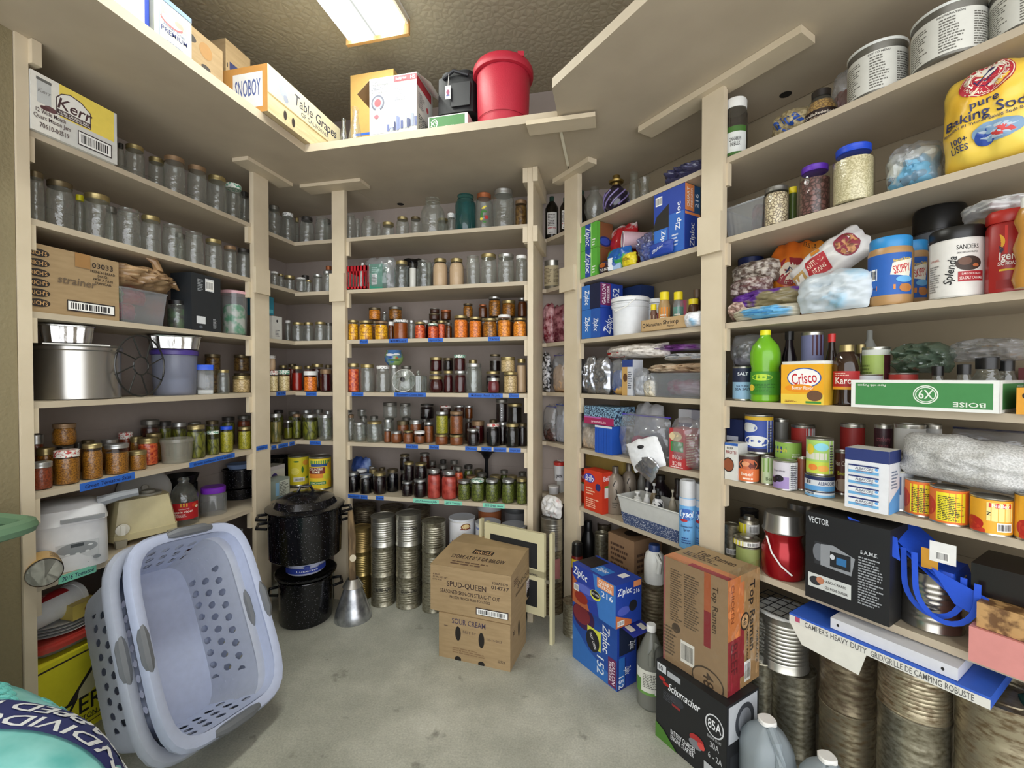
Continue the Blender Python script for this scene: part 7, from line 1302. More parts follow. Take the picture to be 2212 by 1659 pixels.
sh_box('honey_box','red and green rice breakfast box inside a clear bag','box','R',5,1446,1480,924,.0,.09,M('#b83a3c',.5),{'f':[('e',.4,.8,.4,.12,'#d8c49a'),('r',.1,.42,.8,.25,'#3f8a4a'),('t','RICE',.5,.12,.1,'#f0d8d0',{'w':.6,'rot':180}),('t','HONI',.5,.28,.1,'#f0d8d0',{'w':.6,'rot':180}),('f',.1,.02,.8,.06,1,'#f0d8d0')],'r':[('f',.1,.1,.8,.8,12,'#d8b090')]},turn=0)
sh_bag('zip_bag','clear bag drawn around the red breakfast box','R',5,1436,1512,905,-.012,.12,FILM,seed=45)
sh_box('salt_carton','blue and white carton lettered original behind breakfast box','carton','R',5,1466,1494,884,.14,.08,M('#1f3f8c',.5),{'f':[('r',0,.75,1,.25,'#d8dade'),('t','ORIGINAL',.5,.5,.12,'#e8ecf0',{'w':.8})]})
sh_box('salt_carton','pale carton beside the blue original carton','carton','R',5,1494,1512,886,.14,.08,M('#a8aab4',.5),{'f':[('r',.3,0,.7,.5,'#c8a83a')]})
br=[('r',0,0,1,1,'#d03a1c'),('t','Brillo',.3,.80,.16,'#e8ecf8',{'w':.5,'shear':.2}),('e',.3,.8,.30,.11,'#3a3aa8'),('t','Brillo',.3,.80,.16,'#f0f2fa',{'w':.46,'shear':.2}),('e',.78,.62,.14,.09,'#2a2a6a'),('f',.12,.40,.5,.2,3,'#f0c0a0'),('f',.12,.08,.75,.25,5,'#f0c0a0')]
brs=[('r',0,0,1,1,'#c8341a'),('t','Brillo',.5,.85,.12,'#f0f2fa',{'w':.8}),('r',.2,.38,.6,.24,'#e0dcd8'),('r',.2,.62,.6,.05,'#4a8a3a')]
sh_box('steel_wool_box','bright orange-red steel wool pad box, front one','box','R',6,1262,1301,1012,.0,.08,M('#d03a1c',.5),{'f':br,'r':brs},turn=.0)
sh_box('steel_wool_box','orange-red steel wool pad box tucked behind another','box','R',6,1246,1268,1016,.06,.07,M('#c8361a',.5),{'f':brs},turn=.12)
TAUP=M('#8c8072',.35,.2)
for uL,uR,vT,d0,lb in((1311,1348,1004,.04,'taupe shampoo bottle with dark swirl, front one'),(1343,1375,999,.13,'taupe shampoo bottle with flourish, partly hidden behind')):
 RT_('shampoo_bottle',lb,'bottle',6,uL,uR,vT,d0,[('bottle_body',[(.92,0),(1,.02),(1,.62),(.85,.76),(.4,.84),(.36,.85)],TAUP),('cap',[(.40,.85),(.38,.99),(.34,1),(0,1)],M('#6a6258',.3,.3))],[('l',[(.5,.95),(.4,.8),(.55,.65),(.6,.5),(.5,.35)],'#2a2420',.03),('f',.35,.08,.3,.2,3,'#4a4238')],(.1,.75))
f=box_fit('R',6,1331,1466,1070,-.03,.18,None,'L')
trb=trayspan('speckled_basket','white and blue speckled toiletry basket on lowest shelf','basket',f[0],f[1],f[2],.16,f[4],M('#c8c9c4',.45),taper=.022,th=.003)
mb=MB();ww,dd_,t_=f[2],.16,.022;hb_=f[4]*.42;k_=t_*(1-.42)
e_=.0012;x1_,y1_=ww/2-k_+e_,dd_/2-k_+e_;x0_,y0_=ww/2-t_+e_,dd_/2-t_+e_
mb.add([(-x0_,-y0_,-.0002),(x0_,-y0_,-.0002),(x1_,-y1_,hb_),(-x1_,-y1_,hb_),(x0_,y0_,-.0002),(x1_,y1_,hb_)],[(0,1,2,3),(1,4,5,2)],MIX2('blue_terrazzo','#3a4c72','#dfe2e6',190,rough=.45,tex='f1',lo=.32,hi=.30,detail=2));mb.build('blue_base',trb,flat=True)
zi=Z['R'][6]+.008
PUMP=lambda m,pm:[('bottle_body',[(.9,0),(1,.03),(1,.6),(.7,.72),(.4,.76)],m),('pump',[(.45,.75),(.45,.82),(.15,.83),(.15,.93),(.4,.94),(.4,1),(0,1)],pm)]
for uL,uR,vT,d0,m,pm,lb in((1362,1392,1058,.03,WHITE,WHITE,'white rounded bottle in the toiletry basket'),(1389,1406,1052,.05,M('#d8d8d8',.4),WHITE,'slim white pump bottle in the toiletry basket'),(1407,1436,1052,.02,MIX2('white_floral_print','#e8e8e8','#20242c',60,lo=.55,hi=.6),BLACK,'patterned bottle with black pump in the basket'),(1444,1462,1056,.06,M('#b0a894',.4),M('#c8c0ac',.4),'beige pump bottle at basket right end'),(1404,1422,1042,.10,M('#8a7a5c',.3),WHITE,'amber bottle with white cap behind black pump')):
 RT_('pump_bottle',lb,'bottle',6,uL,uR,vT,d0,PUMP(m,pm),z0=zi)
DRK=M('#241a22',.25)
for uL,uR,vT,d0,lb,m in((1376,1396,1006,.22,'pale lotion bottle at the back of lowest shelf',M('#7c7a72',.4)),(1404,1450,1022,.20,'dark purple flagon behind the toiletry basket',DRK),(1450,1478,1032,.2,'dark brown bottle right behind the basket',M('#2a1c18',.3)),(1392,1408,1020,.24,'grey narrow bottle between lotion and flagon',M('#4a4a50',.4))):
 RT_('lotion_bottle',lb,'bottle',6,uL,uR,vT,d0,BOT(m,DARKL,.7))
sh_box('tan_crate','yellow-brown shallow carton under the fifth shelf','box','R',6,1265,1345,978,.16,.16,M('#a8904a',.7),vB=1006)
LY=[('r',0,0,1,1,'#6aa8dc'),('r',0,.86,1,.14,'#c8ccd4'),('e',.4,.68,.5,.12,'#3a62b0'),('t','Lysol',.42,.70,.13,'#f0f4fa',{'w':.7,'shear':.2}),('e',.3,.56,.2,.03,'#b02c34'),('t','Disinfectant',.45,.44,.04,'#1c2a5a',{'w':.6}),('t','Spray',.45,.38,.05,'#1c2a5a',{'w':.3}),('f',.2,.1,.5,.14,3,'#2a4a8a')]
for uL,uR,d0,lb in((1467,1504,-.03,'light blue disinfectant spray can with grey cap, fully visible'),(1500,1534,.018,'light blue disinfectant spray can cut off by the post')):
 p,r=cyl('R',uL,uR,1100,d0);h=z_at(p,1037 if uL<1500 else 1044)-Z['R'][6]
 round_thing('spray_can',lb,'can',(p,r,Z['R'][6],h),[('can_body',[(.97,0),(1,.01),(1,.72),(.93,.76)],M('#78b0dc',.35)),('cap',[(.96,.75),(.96,.97),(.88,1),(.8,.98),(0,.97)],M('#c4c6c8',.4))],LY,(.01,.74),group='disinfectant sprays')
def FT(name,label,cat,uL,uR,vT,d0,parts,dec=None,dz=(0,1),z0=0.0,**k):
 f=cyl_fit('R',7,uL,uR,vT,d0,z0);return round_thing(name,label,cat,f,parts,dec,dz,**k)
FT('spray_can','black-capped insect spray can with yellow band behind bag boxes','can',1234,1260,1166,-.092,[('can_body',[(1,0),(1,.82),(.85,.86)],M('#6a1c18',.35)),('cap',[(.9,.84),(.95,.87),(.9,.98),(.6,1),(0,1)],BLACK)],[('r',0,.85,1,.12,'#d8c02a'),('r',0,.1,1,.12,'#d8c02a')],(0,.84))
FT('black_jug','black plastic jug beside the insect spray','jug',1252,1290,1120,.08,BOT(BLACK,BLACK,.8))
FT('steel_can','steel can beside the brown utility paper box','can',1284,1316,1146,.08,[('metal_body',can_profile(7),TINOLD)])
FT('steel_can','darker can behind the brown utility paper box','can',1290,1320,1128,.24,[('metal_body',can_profile(7),TINBROWN)])
q0=z_at(on_wall('R',1340,1143,.02)[0],1152)
sh_box('crepe_box','brown and maroon carton of crepe sheets behind bag boxes','box','R',7,1314,1370,1148,.04,.20,M('#8a6c50',.7),{'f':[('r',0,.50,1,.07,'#5a2028'),('t','CREPED',.7,.535,.04,'#d8c0a0',{'w':.5}),('f',.1,.66,.7,.28,6,'#4a3428')],'r':[('r',0,.5,1,.07,'#5a2028'),('f',.1,.7,.7,.2,4,'#4a3428')],'t':[('e',.5,.5,.25,.3,'#2a1c14')]},z0=0)
p3,r3=cyl_level(1392,1434,1352,0.0);steel_can((p3,.068,0,.165),'tall steel can under the white detergent jug',TINOLD)
pd,rd=cyl('R',1391,1436,1250,-.01);zd=.40;hd=z_at(pd,1176)-zd
for i in range(2):steel_can((pd+pd.normalized()*.03,.07,i*.2,.199),['dark can at floor beneath detergent jug','dark can directly under detergent jug'][i],TINBROWN)
dj=round_thing('detergent_jug','white detergent jug with dark blue cap under narrow bay','jug',(pd,rd,zd,hd),[('jug_body',[(.95,0),(1,.03),(1,.55),(.85,.75),(.55,.84)],M('#d5d6d2',.35)),('cap',[(.55,.82),(.55,.95),(.5,1),(0,1)],M('#2a4078',.4))],sq=.2)
MB().tube([(rd*.2,-rd*.6,hd*.78),(rd*.5,-rd*1.1,hd*.62),(rd*.4,-rd*1.12,hd*.35)],.011,M('#d5d6d2',.35)).build('handle',dj)
# - wide right-hand bay
def QT(name,label,cat,t,uL,uR,vT,d0,parts,dec=None,dz=(0,1),z0=None,vB=None,**k):
 f=cyl_fit('Q',t,uL,uR,vT,d0,z0,vB);return round_thing(name,label,cat,f,parts,dec,dz,**k)
def wide(fit,rx=1.0):return fit
QT('plastic_jar','tall clear plastic jar with white lid and green label at post','jar',1,1562,1616,207,.02,[('jar_body',[(.95,0),(1,.03),(1,.75),(.9,.84)],CLEAR('smoky_plastic',tint='#a8a49c',gl=.5,base=.08,rough=.08,milky=.2,mcol='#6a645c'),'open'),('contents',[(.9,.01),(.95,.03),(.95,.35),(0,.35)],M('#5a4030',.5)),('lid',[(.95,.84),(.97,.97),(.9,1),(0,1)],WHITE)],[('r',0,0,1,1,'#d8dcd8'),('r',0,.8,1,.2,'#3f6a2a'),('t','CINNAMON',.5,.55,.14,'#1c1c1c',{'w':.5}),('t','IN BULK',.5,.38,.14,'#1c1c1c',{'w':.4}),('r',0,0,1,.1,'#3f6a2a')],(.05,.52),span=2.0)
sh_bag('rice_bag','clear rice bag with blue lettering lying on top shelf','R',1,1650,1736,228,.04,.16,MIX2('rice_film','#8a7c5a','#b8aa84',90,rough=.3,bump=.3),dec=[('t','Rice',.55,.5,.5,'#1f4a9c',{'w':.6,'rot':25}),('r',.0,.0,.3,.2,'#1f3a8c')],seed=50,p=2)
QT('popcorn_jar','rounded popcorn jar with dark lid and brand arc','jar',1,1738,1812,182,.06,[('jar_body',[(.8,0),(.95,.05),(1,.2),(.98,.5),(.8,.7),(.55,.82)],GLASS,'open'),('contents',[(.75,.01),(.92,.06),(.96,.2),(.94,.5),(.7,.7),(0,.72)],FOOD['popcorn'][1]),('lid',[(.58,.82),(.6,.98),(.5,1),(0,1)],M('#2a2420',.35))],[('r',0,0,1,1,'#2a1812'),('t','OrvilleRedenbacher',.5,.6,.3,'#e8e0d0',{'w':.95}),('f',.2,.1,.6,.25,2,'#c8b49a')],(.18,.42),rr=1.02)
sh_bag('film_bag','grey translucent bag behind popcorn jar and first white tub','R',1,1786,1836,143,.16,.12,FILM,seed=51,content=M('#8a4a3a',.5))
TUBW=M('#c2c2b8',.42)
def bigtub(label,uL,uR,vT,d0,side):
 f=cyl_fit('Q',1,uL,uR,vT,d0);dec=[('r',0,0,1,1,'#d3d3ca')]
 for i,(x,w,n)in enumerate(((.06,.26,14),(.42,.22,12),(.72,.24,14))):dec.append(('f',x,.06,w,.84,n,'#6a6860'))
 dec.append(('t','KEY TO MENU' if side else 'PREPARATION',.52,.94,.05,'#4a4844',{'w':.24}))
 return round_thing('food_tub',label,'tub',f,[('tub_body',[(.96,0),(.985,.02),(.985,.9),(1.0,.92),(1.0,.95)],M('#6c6a62',.4,.5)),('lid',[(1.0,.94),(1.02,.955),(1.02,.99),(.96,1),(0,1)],M('#d2d4ce',.35))],dec,(.04,.80),span=3.0,rr=.99,group='big white food tubs')
bigtub('short big white food tub with nutrition panel, left of three',1830,1965,85,.0,1)
bigtub('largest white food tub with directions printing, middle of three',1967,2140,2,-.02,0)
bigtub('pale food tub cut off by the top right corner',2136,2330,-70,.0,0)
f=box_fit('R',2,1564,1649,462,.02,.22,None,'R');trayspan('plastic_bin','clear plastic bin with dark red packets at post, second shelf','bin',f[0],f[1],f[2],.22,.115,CLEARP)
bag('packet','dark red packet sticking out of clear bin, second shelf','packet',(f[0][0]+.02,f[0][1],f[0][2]+.01),f[1]+.3,f[2]*.6,.13,.08,MIX2('dark_red_packet','#3a1014','#8a4a4a',22,rough=.3),seed=52)
jars('Q',2,[(1650,1706,399,.0,{'shape':'wide','food':'blackeye','lid':'grey','fill':.84}),(1725,1797,350,.0,{'shape':'tallwide','food':'kidney','lid':'purple','fill':.72}),(1797,1893,305,-.02,{'shape':'tallwide','food':'rice','lid':'blue','fill':.76,'look':'big jar of white rice with blue lettered lid'})])
QT('spice_bottle','slim olive bottle with yellow cap between two bean jars','bottle',2,1704,1722,403,.08,[('bottle_body',[(1,0),(1,.85)],M('#4a5a2a',.3)),('cap',[(1,.84),(1,1),(0,1)],YC)])
sh_bag('film_bag','clear bag stuffed with white and light blue packages','R',2,1895,2017,297,.0,.16,FILM,content=MIX2('blue_white_pack','#c8ccc8','#6aa4c4',8,rough=.4,lo=.5,hi=.54),dec=[('r',.12,.15,.3,.16,'#16182a'),('r',.45,.35,.3,.14,'#7ab0cc'),('t','ENRICHED',.28,.23,.06,'#b8bcc8',{'w':.22,'rot':-60})],seed=53,wr=.2,cfill=(.92,.86,.9))
am=[('e',.50,.80,.27,.185,'#b8283a'),('e',.50,.80,.26,.176,'#f0e4c8'),('e',.50,.80,.25,.168,'#b8283a'),('e',.50,.80,.17,.115,'#ece6d8'),('l',[(.42,.74),(.50,.83),(.52,.85)],'#2a2f5c',.012),('e',.545,.865,.035,.018,'#2a2f5c'),('l',[(.40,.77),(.44,.74),(.50,.72),(.54,.74),(.58,.80),(.60,.81)],'#2a2f5c',.012),('l',[(.44,.79),(.50,.77),(.55,.80),(.60,.83)],'#2a2f5c',.012),('t','THE STANDARD OF PURITY',.50,.80,.033,'#f2ead8',{'arc':(.142,-98,1)}),('t','ARM & HAMMER',.50,.80,.045,'#f2ead8',{'arc':(.140,95)}),('t','pure',.50,.565,.07,'#2a2f5c',{'w':.28,'rot':4}),('t','Baking Soda',.52,.465,.095,'#2a2f5c',{'w':.86,'rot':3}),('t',"America's #1 Trusted Baking Soda Brand",.5,.385,.028,'#2a2f5c',{'w':.86,'rot':3}),('t','100+',.24,.26,.06,'#2a2f5c',{'w':.2,'rot':3}),('t','USES',.24,.19,.06,'#2a2f5c',{'w':.2,'rot':3}),('e',.62,.26,.24,.09,'#7a9ab8'),('e',.62,.25,.2,.06,'#b0c0cc'),('e',.50,.22,.10,.07,'#2a4a9c'),('e',.68,.24,.12,.04,'#c8403c')]
sh_bag('baking_soda_bag','large yellow and orange baking soda bag with round emblem','R',2,2020,2252,120,-.03,.17,MIX2('yellow_film','#e8b42c','#ecd05a',4,rough=.3,lo=.35,hi=.6,bump=.3),dec=am,seed=54,wr=.07,p=3.0)
sh_bag('baking_soda_bag','smaller crumpled orange baking soda bag with round emblem','R',3,1648,1775,515,.16,.08,MIX2('orange_film','#c8641c','#e0962c',5,rough=.3,lo=.4,hi=.6,bump=.5),dec=[('t','13.5 LB',.78,.93,.06,'#2a1c14',{'w':.2}),('e',.5,.62,.3,.17,'#8c2028'),('e',.5,.62,.19,.11,'#d8ccb8'),('l',[(.42,.60),(.5,.68),(.56,.60)],'#2a2f4c',.02),('t','STANDARD OF PURITY',.5,.62,.035,'#e8dcc8',{'arc':(.14,-98,1)}),('t','Baking',.3,.3,.14,'#1c1c2a',{'w':.4}),('t','Trusted',.5,.15,.05,'#2a1c14',{'w':.3})],seed=55,wr=.18,p=2.2)
QT('plastic_jar','jar with dark blue lid behind grain bags at the post','jar',3,1594,1650,545,.22,[('jar_body',[(1,0),(1,.7)],CLEARP,'open'),('lid',[(1,.7),(1.02,.98),(0,1)],M('#1c2a5c',.35))])
q,zq=on_wall('R',1790,564,.10)
a_,n_,th_=FR['R'][0],FR['R'][1],.55
q2=q+a_*.034
bag('refried_bean_bag','white leaning bag with bean dish photo and red refried banner','bag',(q2.x,q2.y,zq-.055),FR['R'][3],.24,.125,.07,MIX2('white_pouch','#c8c6c4','#e0dedc',8,rough=.3,bump=.5),dec=[('e',.80,.52,.13,.34,'#8a2a3c'),('e',.80,.52,.115,.30,MIX2('refried_beans','#6a3422','#c8905c',50)),('p',[(.24,.25),(.52,.2),(.56,.72),(.28,.78)],'#a8242c'),('t','REFRIED',.40,.60,.15,'#f0dcc8',{'w':.24}),('t','BEANS',.40,.40,.13,'#f0dcc8',{'w':.18}),('r',.40,.80,.12,.13,'#e0902c'),('r',.04,.12,.18,.55,'#b89458'),('r',.06,.18,.13,.4,'#e4e0d8')],seed=56,p=2.6,roll=-th_)
sh_bag('powdered_milk_bag','pale blue and white powder bag slumped at the front','R',3,1712,1872,582,-.04,.08,MIX2('pale_blue_film','#c4ced4','#8cc0dc',5,rough=.25,lo=.5,hi=.6,bump=.8),seed=57,p=2,wr=.25,roll=.0)
for i,(uL,uR,vT,vB,d0,m,lb)in enumerate(((1566,1668,560,612,.10,MIX2('speckled_bean_film','#6a5a50','#c8c0b4',60,rough=.3,bump=.5),'clear bag of speckled beans with pinched white end'),(1562,1650,596,640,.05,MIX2('cranberry_beans','#6a4a48','#c0b4ac',70,rough=.3,bump=.5),'bag of small reddish beans under speckled bag'),(1564,1718,622,668,.02,MIX2('purple_bean_film','#5a2a8c','#8a8060',10,rough=.3,lo=.5,hi=.56,bump=.5),'purple printed bag of dried beans'),(1562,1604,648,690,-.0,MIX2('pink_beans','#8a6a60','#d0b8aa',70,rough=.3,bump=.5),'small bag of pink beans at the post foot'),(1568,1712,658,692,-.03,MIX2('rice_blue_film','#d0ccb8','#6ab0dc',4,rough=.3,lo=.5,hi=.55,bump=.4),'flat white rice bag with blue band at front'))):
 sh_bag('bean_bag',lb,'R',3,uL,uR,vT,d0,.12,m,vB=vB,seed=60+i,p=2,wr=.2)
SK=[('r',0,0,1,1,'#1f5cb0'),('b',.12,.38,.2,.28),('r',.14,.12,.18,.12,'#e08a2a'),('t','TWIN PACK',.23,.18,.05,'#1c1c2a',{'w':.15}),('r',.62,.12,.18,.12,'#e08a2a'),('p',[(.56,.48),(.92,.42),(.98,.86),(.60,.76)],'#e8e4d4'),('t','SKIPPY',.77,.62,.2,'#c02a2c',{'w':.33,'rot':12}),('t','Peanut Butter',.78,.84,.08,'#e8c83a',{'w':.34,'rot':10}),('e',.82,.36,.16,.08,'#6ab0e0'),('e',.85,.15,.13,.1,'#b8783c')]
PB=M('#b08a5c',.3,var=.1,scale=30)
for(uL,uR,vT,d0,lb)in((1874,1977,508,-.01,'big peanut butter jar with blue lid, front one of the pair'),(1935,2009,518,.12,'second peanut butter jar behind, blue lid just showing')):
 QT('peanut_butter_jar',lb,'jar',3,uL,uR,vT,d0,[('jar_body',[(.9,0),(1,.04),(1,.78),(.93,.84)],PB),('lid',[(.9,.83),(.93,.85),(.93,.98),(.88,1),(0,1)],M('#2f8ac8',.4))],SK,(.14,.74),span=2.4,off=-.15,group='peanut butter jars')
SA=[('r',0,0,1,1,'#dcdad4'),('t','SANDERS',.66,.86,.085,'#1c1a18',{'w':.34}),('t','SMALL-BATCH WRAPPED',.66,.76,.03,'#3a3834',{'w':.32}),('e',.68,.56,.2,.13,'#3a2a22'),('e',.62,.6,.1,.07,'#6a4a3a'),('e',.78,.52,.05,.03,'#b8683c'),('r',.52,.24,.40,.18,'#a8242c'),('t','DARK CHOCOLATE',.72,.375,.035,'#f0e0d8',{'w':.3}),('t','SEA SALT CARAMEL',.72,.30,.05,'#f0e0d8',{'w':.36}),('t','Splenda',.40,.45,.12,'#1c1c1e',{'rot':82,'shear':.3}),('f',.02,.1,.24,.5,12,'#8a8884'),('t','CARAMEL',.14,.68,.04,'#b06a5a',{'w':.2})]
QT('candy_tub','white chocolate tub with black lid, handwritten along its side','tub',3,2007,2133,487,-.01,[('tub_body',[(.95,0),(1,.02),(1,.84)],M('#d4d2cc',.4)),('lid',[(1.01,.82),(1.03,.84),(1.03,.97),(.96,1),(0,1)],BLACK)],SA,(.02,.80),span=2.4)
QT('protein_tub','black and silver tub behind the chocolate tub','tub',3,1972,2092,424,.16,[('tub_body',[(1,0),(1,.76)],M('#1a1a1c',.35)),('lid',[(1.03,.76),(1.03,.96),(.95,1),(0,1)],BLACK)],[('r',0,.0,.5,1,'#5c6066'),('f',.05,.1,.4,.6,10,'#a8acb0'),('t','TREMONT',.62,.5,.14,'#d0d4d8',{'rot':-90})],(.4,.74),span=2.6)
FO=[('r',0,.55,.5,.45,'#c8302a'),('e',.2,.75,.25,.15,'#d8a02c'),('e',.22,.62,.2,.08,'#3a2a3c'),('t','Folgers',.42,.52,.13,'#f0ece4',{'w':.6}),('t','CLASSIC ROAST',.42,.40,.06,'#f0ece4',{'w':.6}),('r',0,.28,1,.03,'#d8b02c'),('e',.8,.36,.12,.06,'#d8d8d4'),('t','180',.8,.36,.05,'#2a2a2a'),('r',0,.0,1,.14,'#8c1c1c')]
QT('coffee_tub','red plastic coffee tub with sunrise print at right edge','tub',3,2128,2232,450,.0,[('tub_body',[(.95,0),(1,.03),(1,.80),(.85,.86)],M('#98201e',.35)),('lid',[(.95,.85),(1,.87),(1,.97),(.9,1),(0,1)],M('#a8261e',.35))],FO,(.04,.8),span=2.2,sq=.3)
QT('honey_bottle','ribbed honey bottle cut off by the right edge','bottle',3,2186,2262,420,-.05,[('bottle_body',[(.8,0),(1,.1),(.7,.3),(.95,.45),(.6,.62),(.9,.75),(.6,.88)],M('#b8843c',.2)),('cap',[(.5,.88),(.5,1),(0,1)],WHITE)])
sh_bag('flour_bag','white plastic packet lying on coffee and yellow bags','R',3,2060,2240,418,.05,.16,M('#c8c8c6',.3,bump=.6),vB=462,seed=66,p=2.2)
sh_bag('chip_bag','yellow and blue bag under the white packet','R',3,2085,2170,452,.14,.14,MIX2('yellow_blue','#d8b82a','#1f4a8c',5,rough=.3,lo=.48,hi=.52),seed=67)
sh_bag('seed_bag','crumpled clear bag over dark berry packet and salt canister','R',4,1568,1632,722,.05,.10,FILM,content=MIX2('berry_pack','#16101a','#8a8a94',14,rough=.4),vB=792,seed=70)
can('Q',4,1582,1628,792,.02,'navy and pale blue sea salt canister',[('r',0,0,1,1,'#8ab0cc'),('r',0,.55,1,.45,'#16203c'),('t','SALT',.5,.82,.1,'#dfe4ea',{'w':.4}),('t','NATURAL',.5,.42,.07,'#2a3a5a',{'w':.5}),('t','SEA SALT',.5,.32,.08,'#16203c',{'w':.6})],wrap='#8ab0cc')
LJ=CLEAR('green_juice_plastic',tint='#b8d85a',gl=.4,base=.05,milky=.75,mcol='#7cb82a')
QT('lime_juice_bottle','bright green lime juice bottle with yellow cap','bottle',4,1620,1688,711,-.01,[('bottle_body',[(.86,0),(.95,.02),(.95,.14),(.9,.18),(.93,.38),(.90,.47),(1,.56),(1,.68),(.86,.78),(.5,.87),(.34,.91),(.34,.94)],M('#6fae24',.2)),('cap',[(.36,.93),(.36,.995),(.33,1),(0,1)],M('#e8e020',.4))],[('r',0,0,1,1,'#3f8a24'),('e',.4,.75,.3,.14,'#b8d83a'),('e',.08,.3,.12,.14,'#e8c83a'),('f',.15,.1,.7,.4,6,'#2a6a1c')],(.10,.42))
CRm=[('r',0,0,1,1,'#e8a820'),('r',0,0,1,.25,'#e8c84a'),('e',.55,.66,.40,.25,'#1f4a9c'),('e',.55,.66,.375,.225,'#f2f0ec'),('t','Crisco',.55,.66,.28,'#c02430',{'w':.60,'rot':7}),('e',.45,.40,.35,.10,'#e89018'),('t','Butter Flavor',.52,.41,.09,'#f2ead8',{'w':.5}),('e',.8,.22,.18,.13,'#6a4a34'),('f',.1,.05,.3,.06,2,'#7a3a1c'),('r',.6,.03,.35,.05,'#3f8a3a')]
f=box_fit('R',4,1686,1785,782,-.02,.10,None,'L')
crc=empty('shortening_can',f[0],f[1]+.02);tag(crc,'yellow shortening canister with red script in white oval','can');mb=MB();rbox(mb,f[2],.11,0,f[4]*.94,M('#d8a830',.35),e=6);mb.decals(lambda x,y,o:(x-f[2]*.46,-.0555-o-.0008,y),f[2]*.92,f[4]*.93,CRm);mb.build('can_body',crc)
mb=MB();rbox(mb,f[2]*1.02,.114,f[4]*.93,f[4],M('#dcdcd4',.4),e=6);mb.build('lid',crc)
for uL,uR,vT,d0,m,c2,lb,dd in((1689,1722,714,.13,M('#1a1218',.2),BLACK,'dark vanilla bottle with black cap behind shortening',[('r',.1,.1,.8,.4,'#4a3a6a')]),(1783,1811,719,.06,M('#1c0c08',.15),M('#c02420',.35),'tall soy sauce bottle with red cap',[('r',0,.1,.6,.4,'#b8a83a')])):
 QT('sauce_bottle',lb,'bottle',4,uL,uR,vT,d0,[('bottle_body',[(.95,0),(1,.02),(1,.62),(.6,.78),(.5,.88)],m),('cap',[(.62,.87),(.62,.99),(0,1)],c2)],dd,(.1,.6))
can('Q',4,1730,1781,716,.12,'lavender baking powder can with dark maroon corner',[('r',0,0,1,1,'#7c80a8'),('r',.5,.68,.5,.32,'#4a1c2a'),('r',.3,.25,.68,.36,'#a8a8b0'),('t','BAKING',.66,.49,.12,'#3a3c5a',{'w':.56}),('t','POWDER',.66,.34,.12,'#3a3c5a',{'w':.56}),('f',.5,.05,.4,.08,1,'#2a2c4a')],wrap='#7c80a8')
QT('syrup_bottle','round-shouldered corn syrup bottle with red label and gold cap','bottle',4,1797,1862,743,.0,[('bottle_body',[(.85,0),(.92,.04),(.82,.30),(.92,.42),(1,.62),(.85,.78),(.5,.88)],CLEAR('syrup_glass',tint='#a88a70',gl=.6,base=.08,milky=.35,mcol='#4a3428'),'open'),('contents',[(.8,.01),(.86,.05),(.76,.3),(.84,.42),(.8,.5),(0,.5)],M('#3a2418',.2)),('cap',[(.52,.88),(.52,.99),(0,1)],GOLD)],[('r',0,0,1,1,'#a81c1c'),('t','Karo',.4,.5,.36,'#f2ece4',{'w':.56}),('f',.1,.75,.5,.2,2,'#e0b8a8'),('r',0,.0,1,.16,'#e0a02c')],(.26,.56),span=2.2)
QT('syrup_bottle','amber syrup bottle with gold cap behind the front syrup','bottle',4,1840,1880,744,.12,[('bottle_body',[(.9,0),(1,.6),(.6,.85)],M('#3a2418',.2)),('cap',[(.55,.85),(.55,1),(0,1)],GOLD)])
QT('white_jug','white plastic jug with open neck at the back','jug',4,1852,1906,712,.2,[('jug_body',[(1,0),(1,.55),(.75,.72),(.32,.86),(.26,.88),(.26,.99),(.2,1)],M('#a8aaa4',.4))])
can('Q',4,1861,1925,749,.06,'pale green and maroon canister beside the white jug',[('r',0,0,1,1,'#9ab05a'),('f',.05,.15,.35,.6,9,'#6a7a3a'),('r',.72,.3,.28,.65,'#4a1c24'),('r',0,.9,1,.1,'#c8ccc4')],wrap='#9ab05a')
f=box_fit('R',4,1839,2160,821,-.035,.30,None,'L')
fb=[('r',0,0,1,1,'#e2e4de'),('r',.035,.10,.93,.80,'#3f8448'),('e',.555,.52,.085,.31,'#dfe6da'),('e',.555,.52,.076,.275,'#3f8448'),('e',.555,.52,.07,.25,'#dfe6da'),('e',.555,.52,.063,.225,'#3f8448'),('t','X9',.555,.52,.30,'#dfe6da',{'rot':180,'w':.10}),('t','BOISE',.83,.22,.15,'#dfe6da',{'rot':180,'w':.20}),('t','Paper with Purpose',.165,.80,.08,'#dfe6da',{'rot':180,'w':.22})]
gb=carton('paper_box_lid','green and white copy paper box bottom holding spice jars','box',f[0],f[1],f[2],.30,f[4],WCARD,{'f':fb,'r':[('r',0,0,1,1,'#e2e4de'),('r',.08,.10,.88,.8,'#3f8448'),('t','Paper with Purpose',.7,.8,.08,'#dfe6da',{'rot':180,'w':.3})]},opened=True,wall=.004);gb.name='paper_box'
a_,n_=FR['R'][0],FR['R'][1];bz=f[0][2]+.005
for uL,uR,vT,d0,lb in((2008,2044,790,.03,'spice jar with small black lid in green box, left'),(2062,2104,786,.03,'spice jar with black lid in green box, middle'),(2098,2170,770,.06,'wide brown spice jar with large black lid in green box'),(2148,2200,776,.14,'black-lidded bottle at back of the green box')):
 QT('spice_jar',lb,'jar',4,uL,uR,vT,d0,[('glass',[(.95,0),(1,.1),(1,.55),(.7,.72),(.66,.78)],GLASS,'open'),('contents',[(.9,.01),(.94,.1),(.94,.5),(0,.52)],M('#5a3a24',.5)),('lid',[(.76,.76),(.78,.98),(0,1)],BLACK)],z0=bz,group='spice jars in the green box')
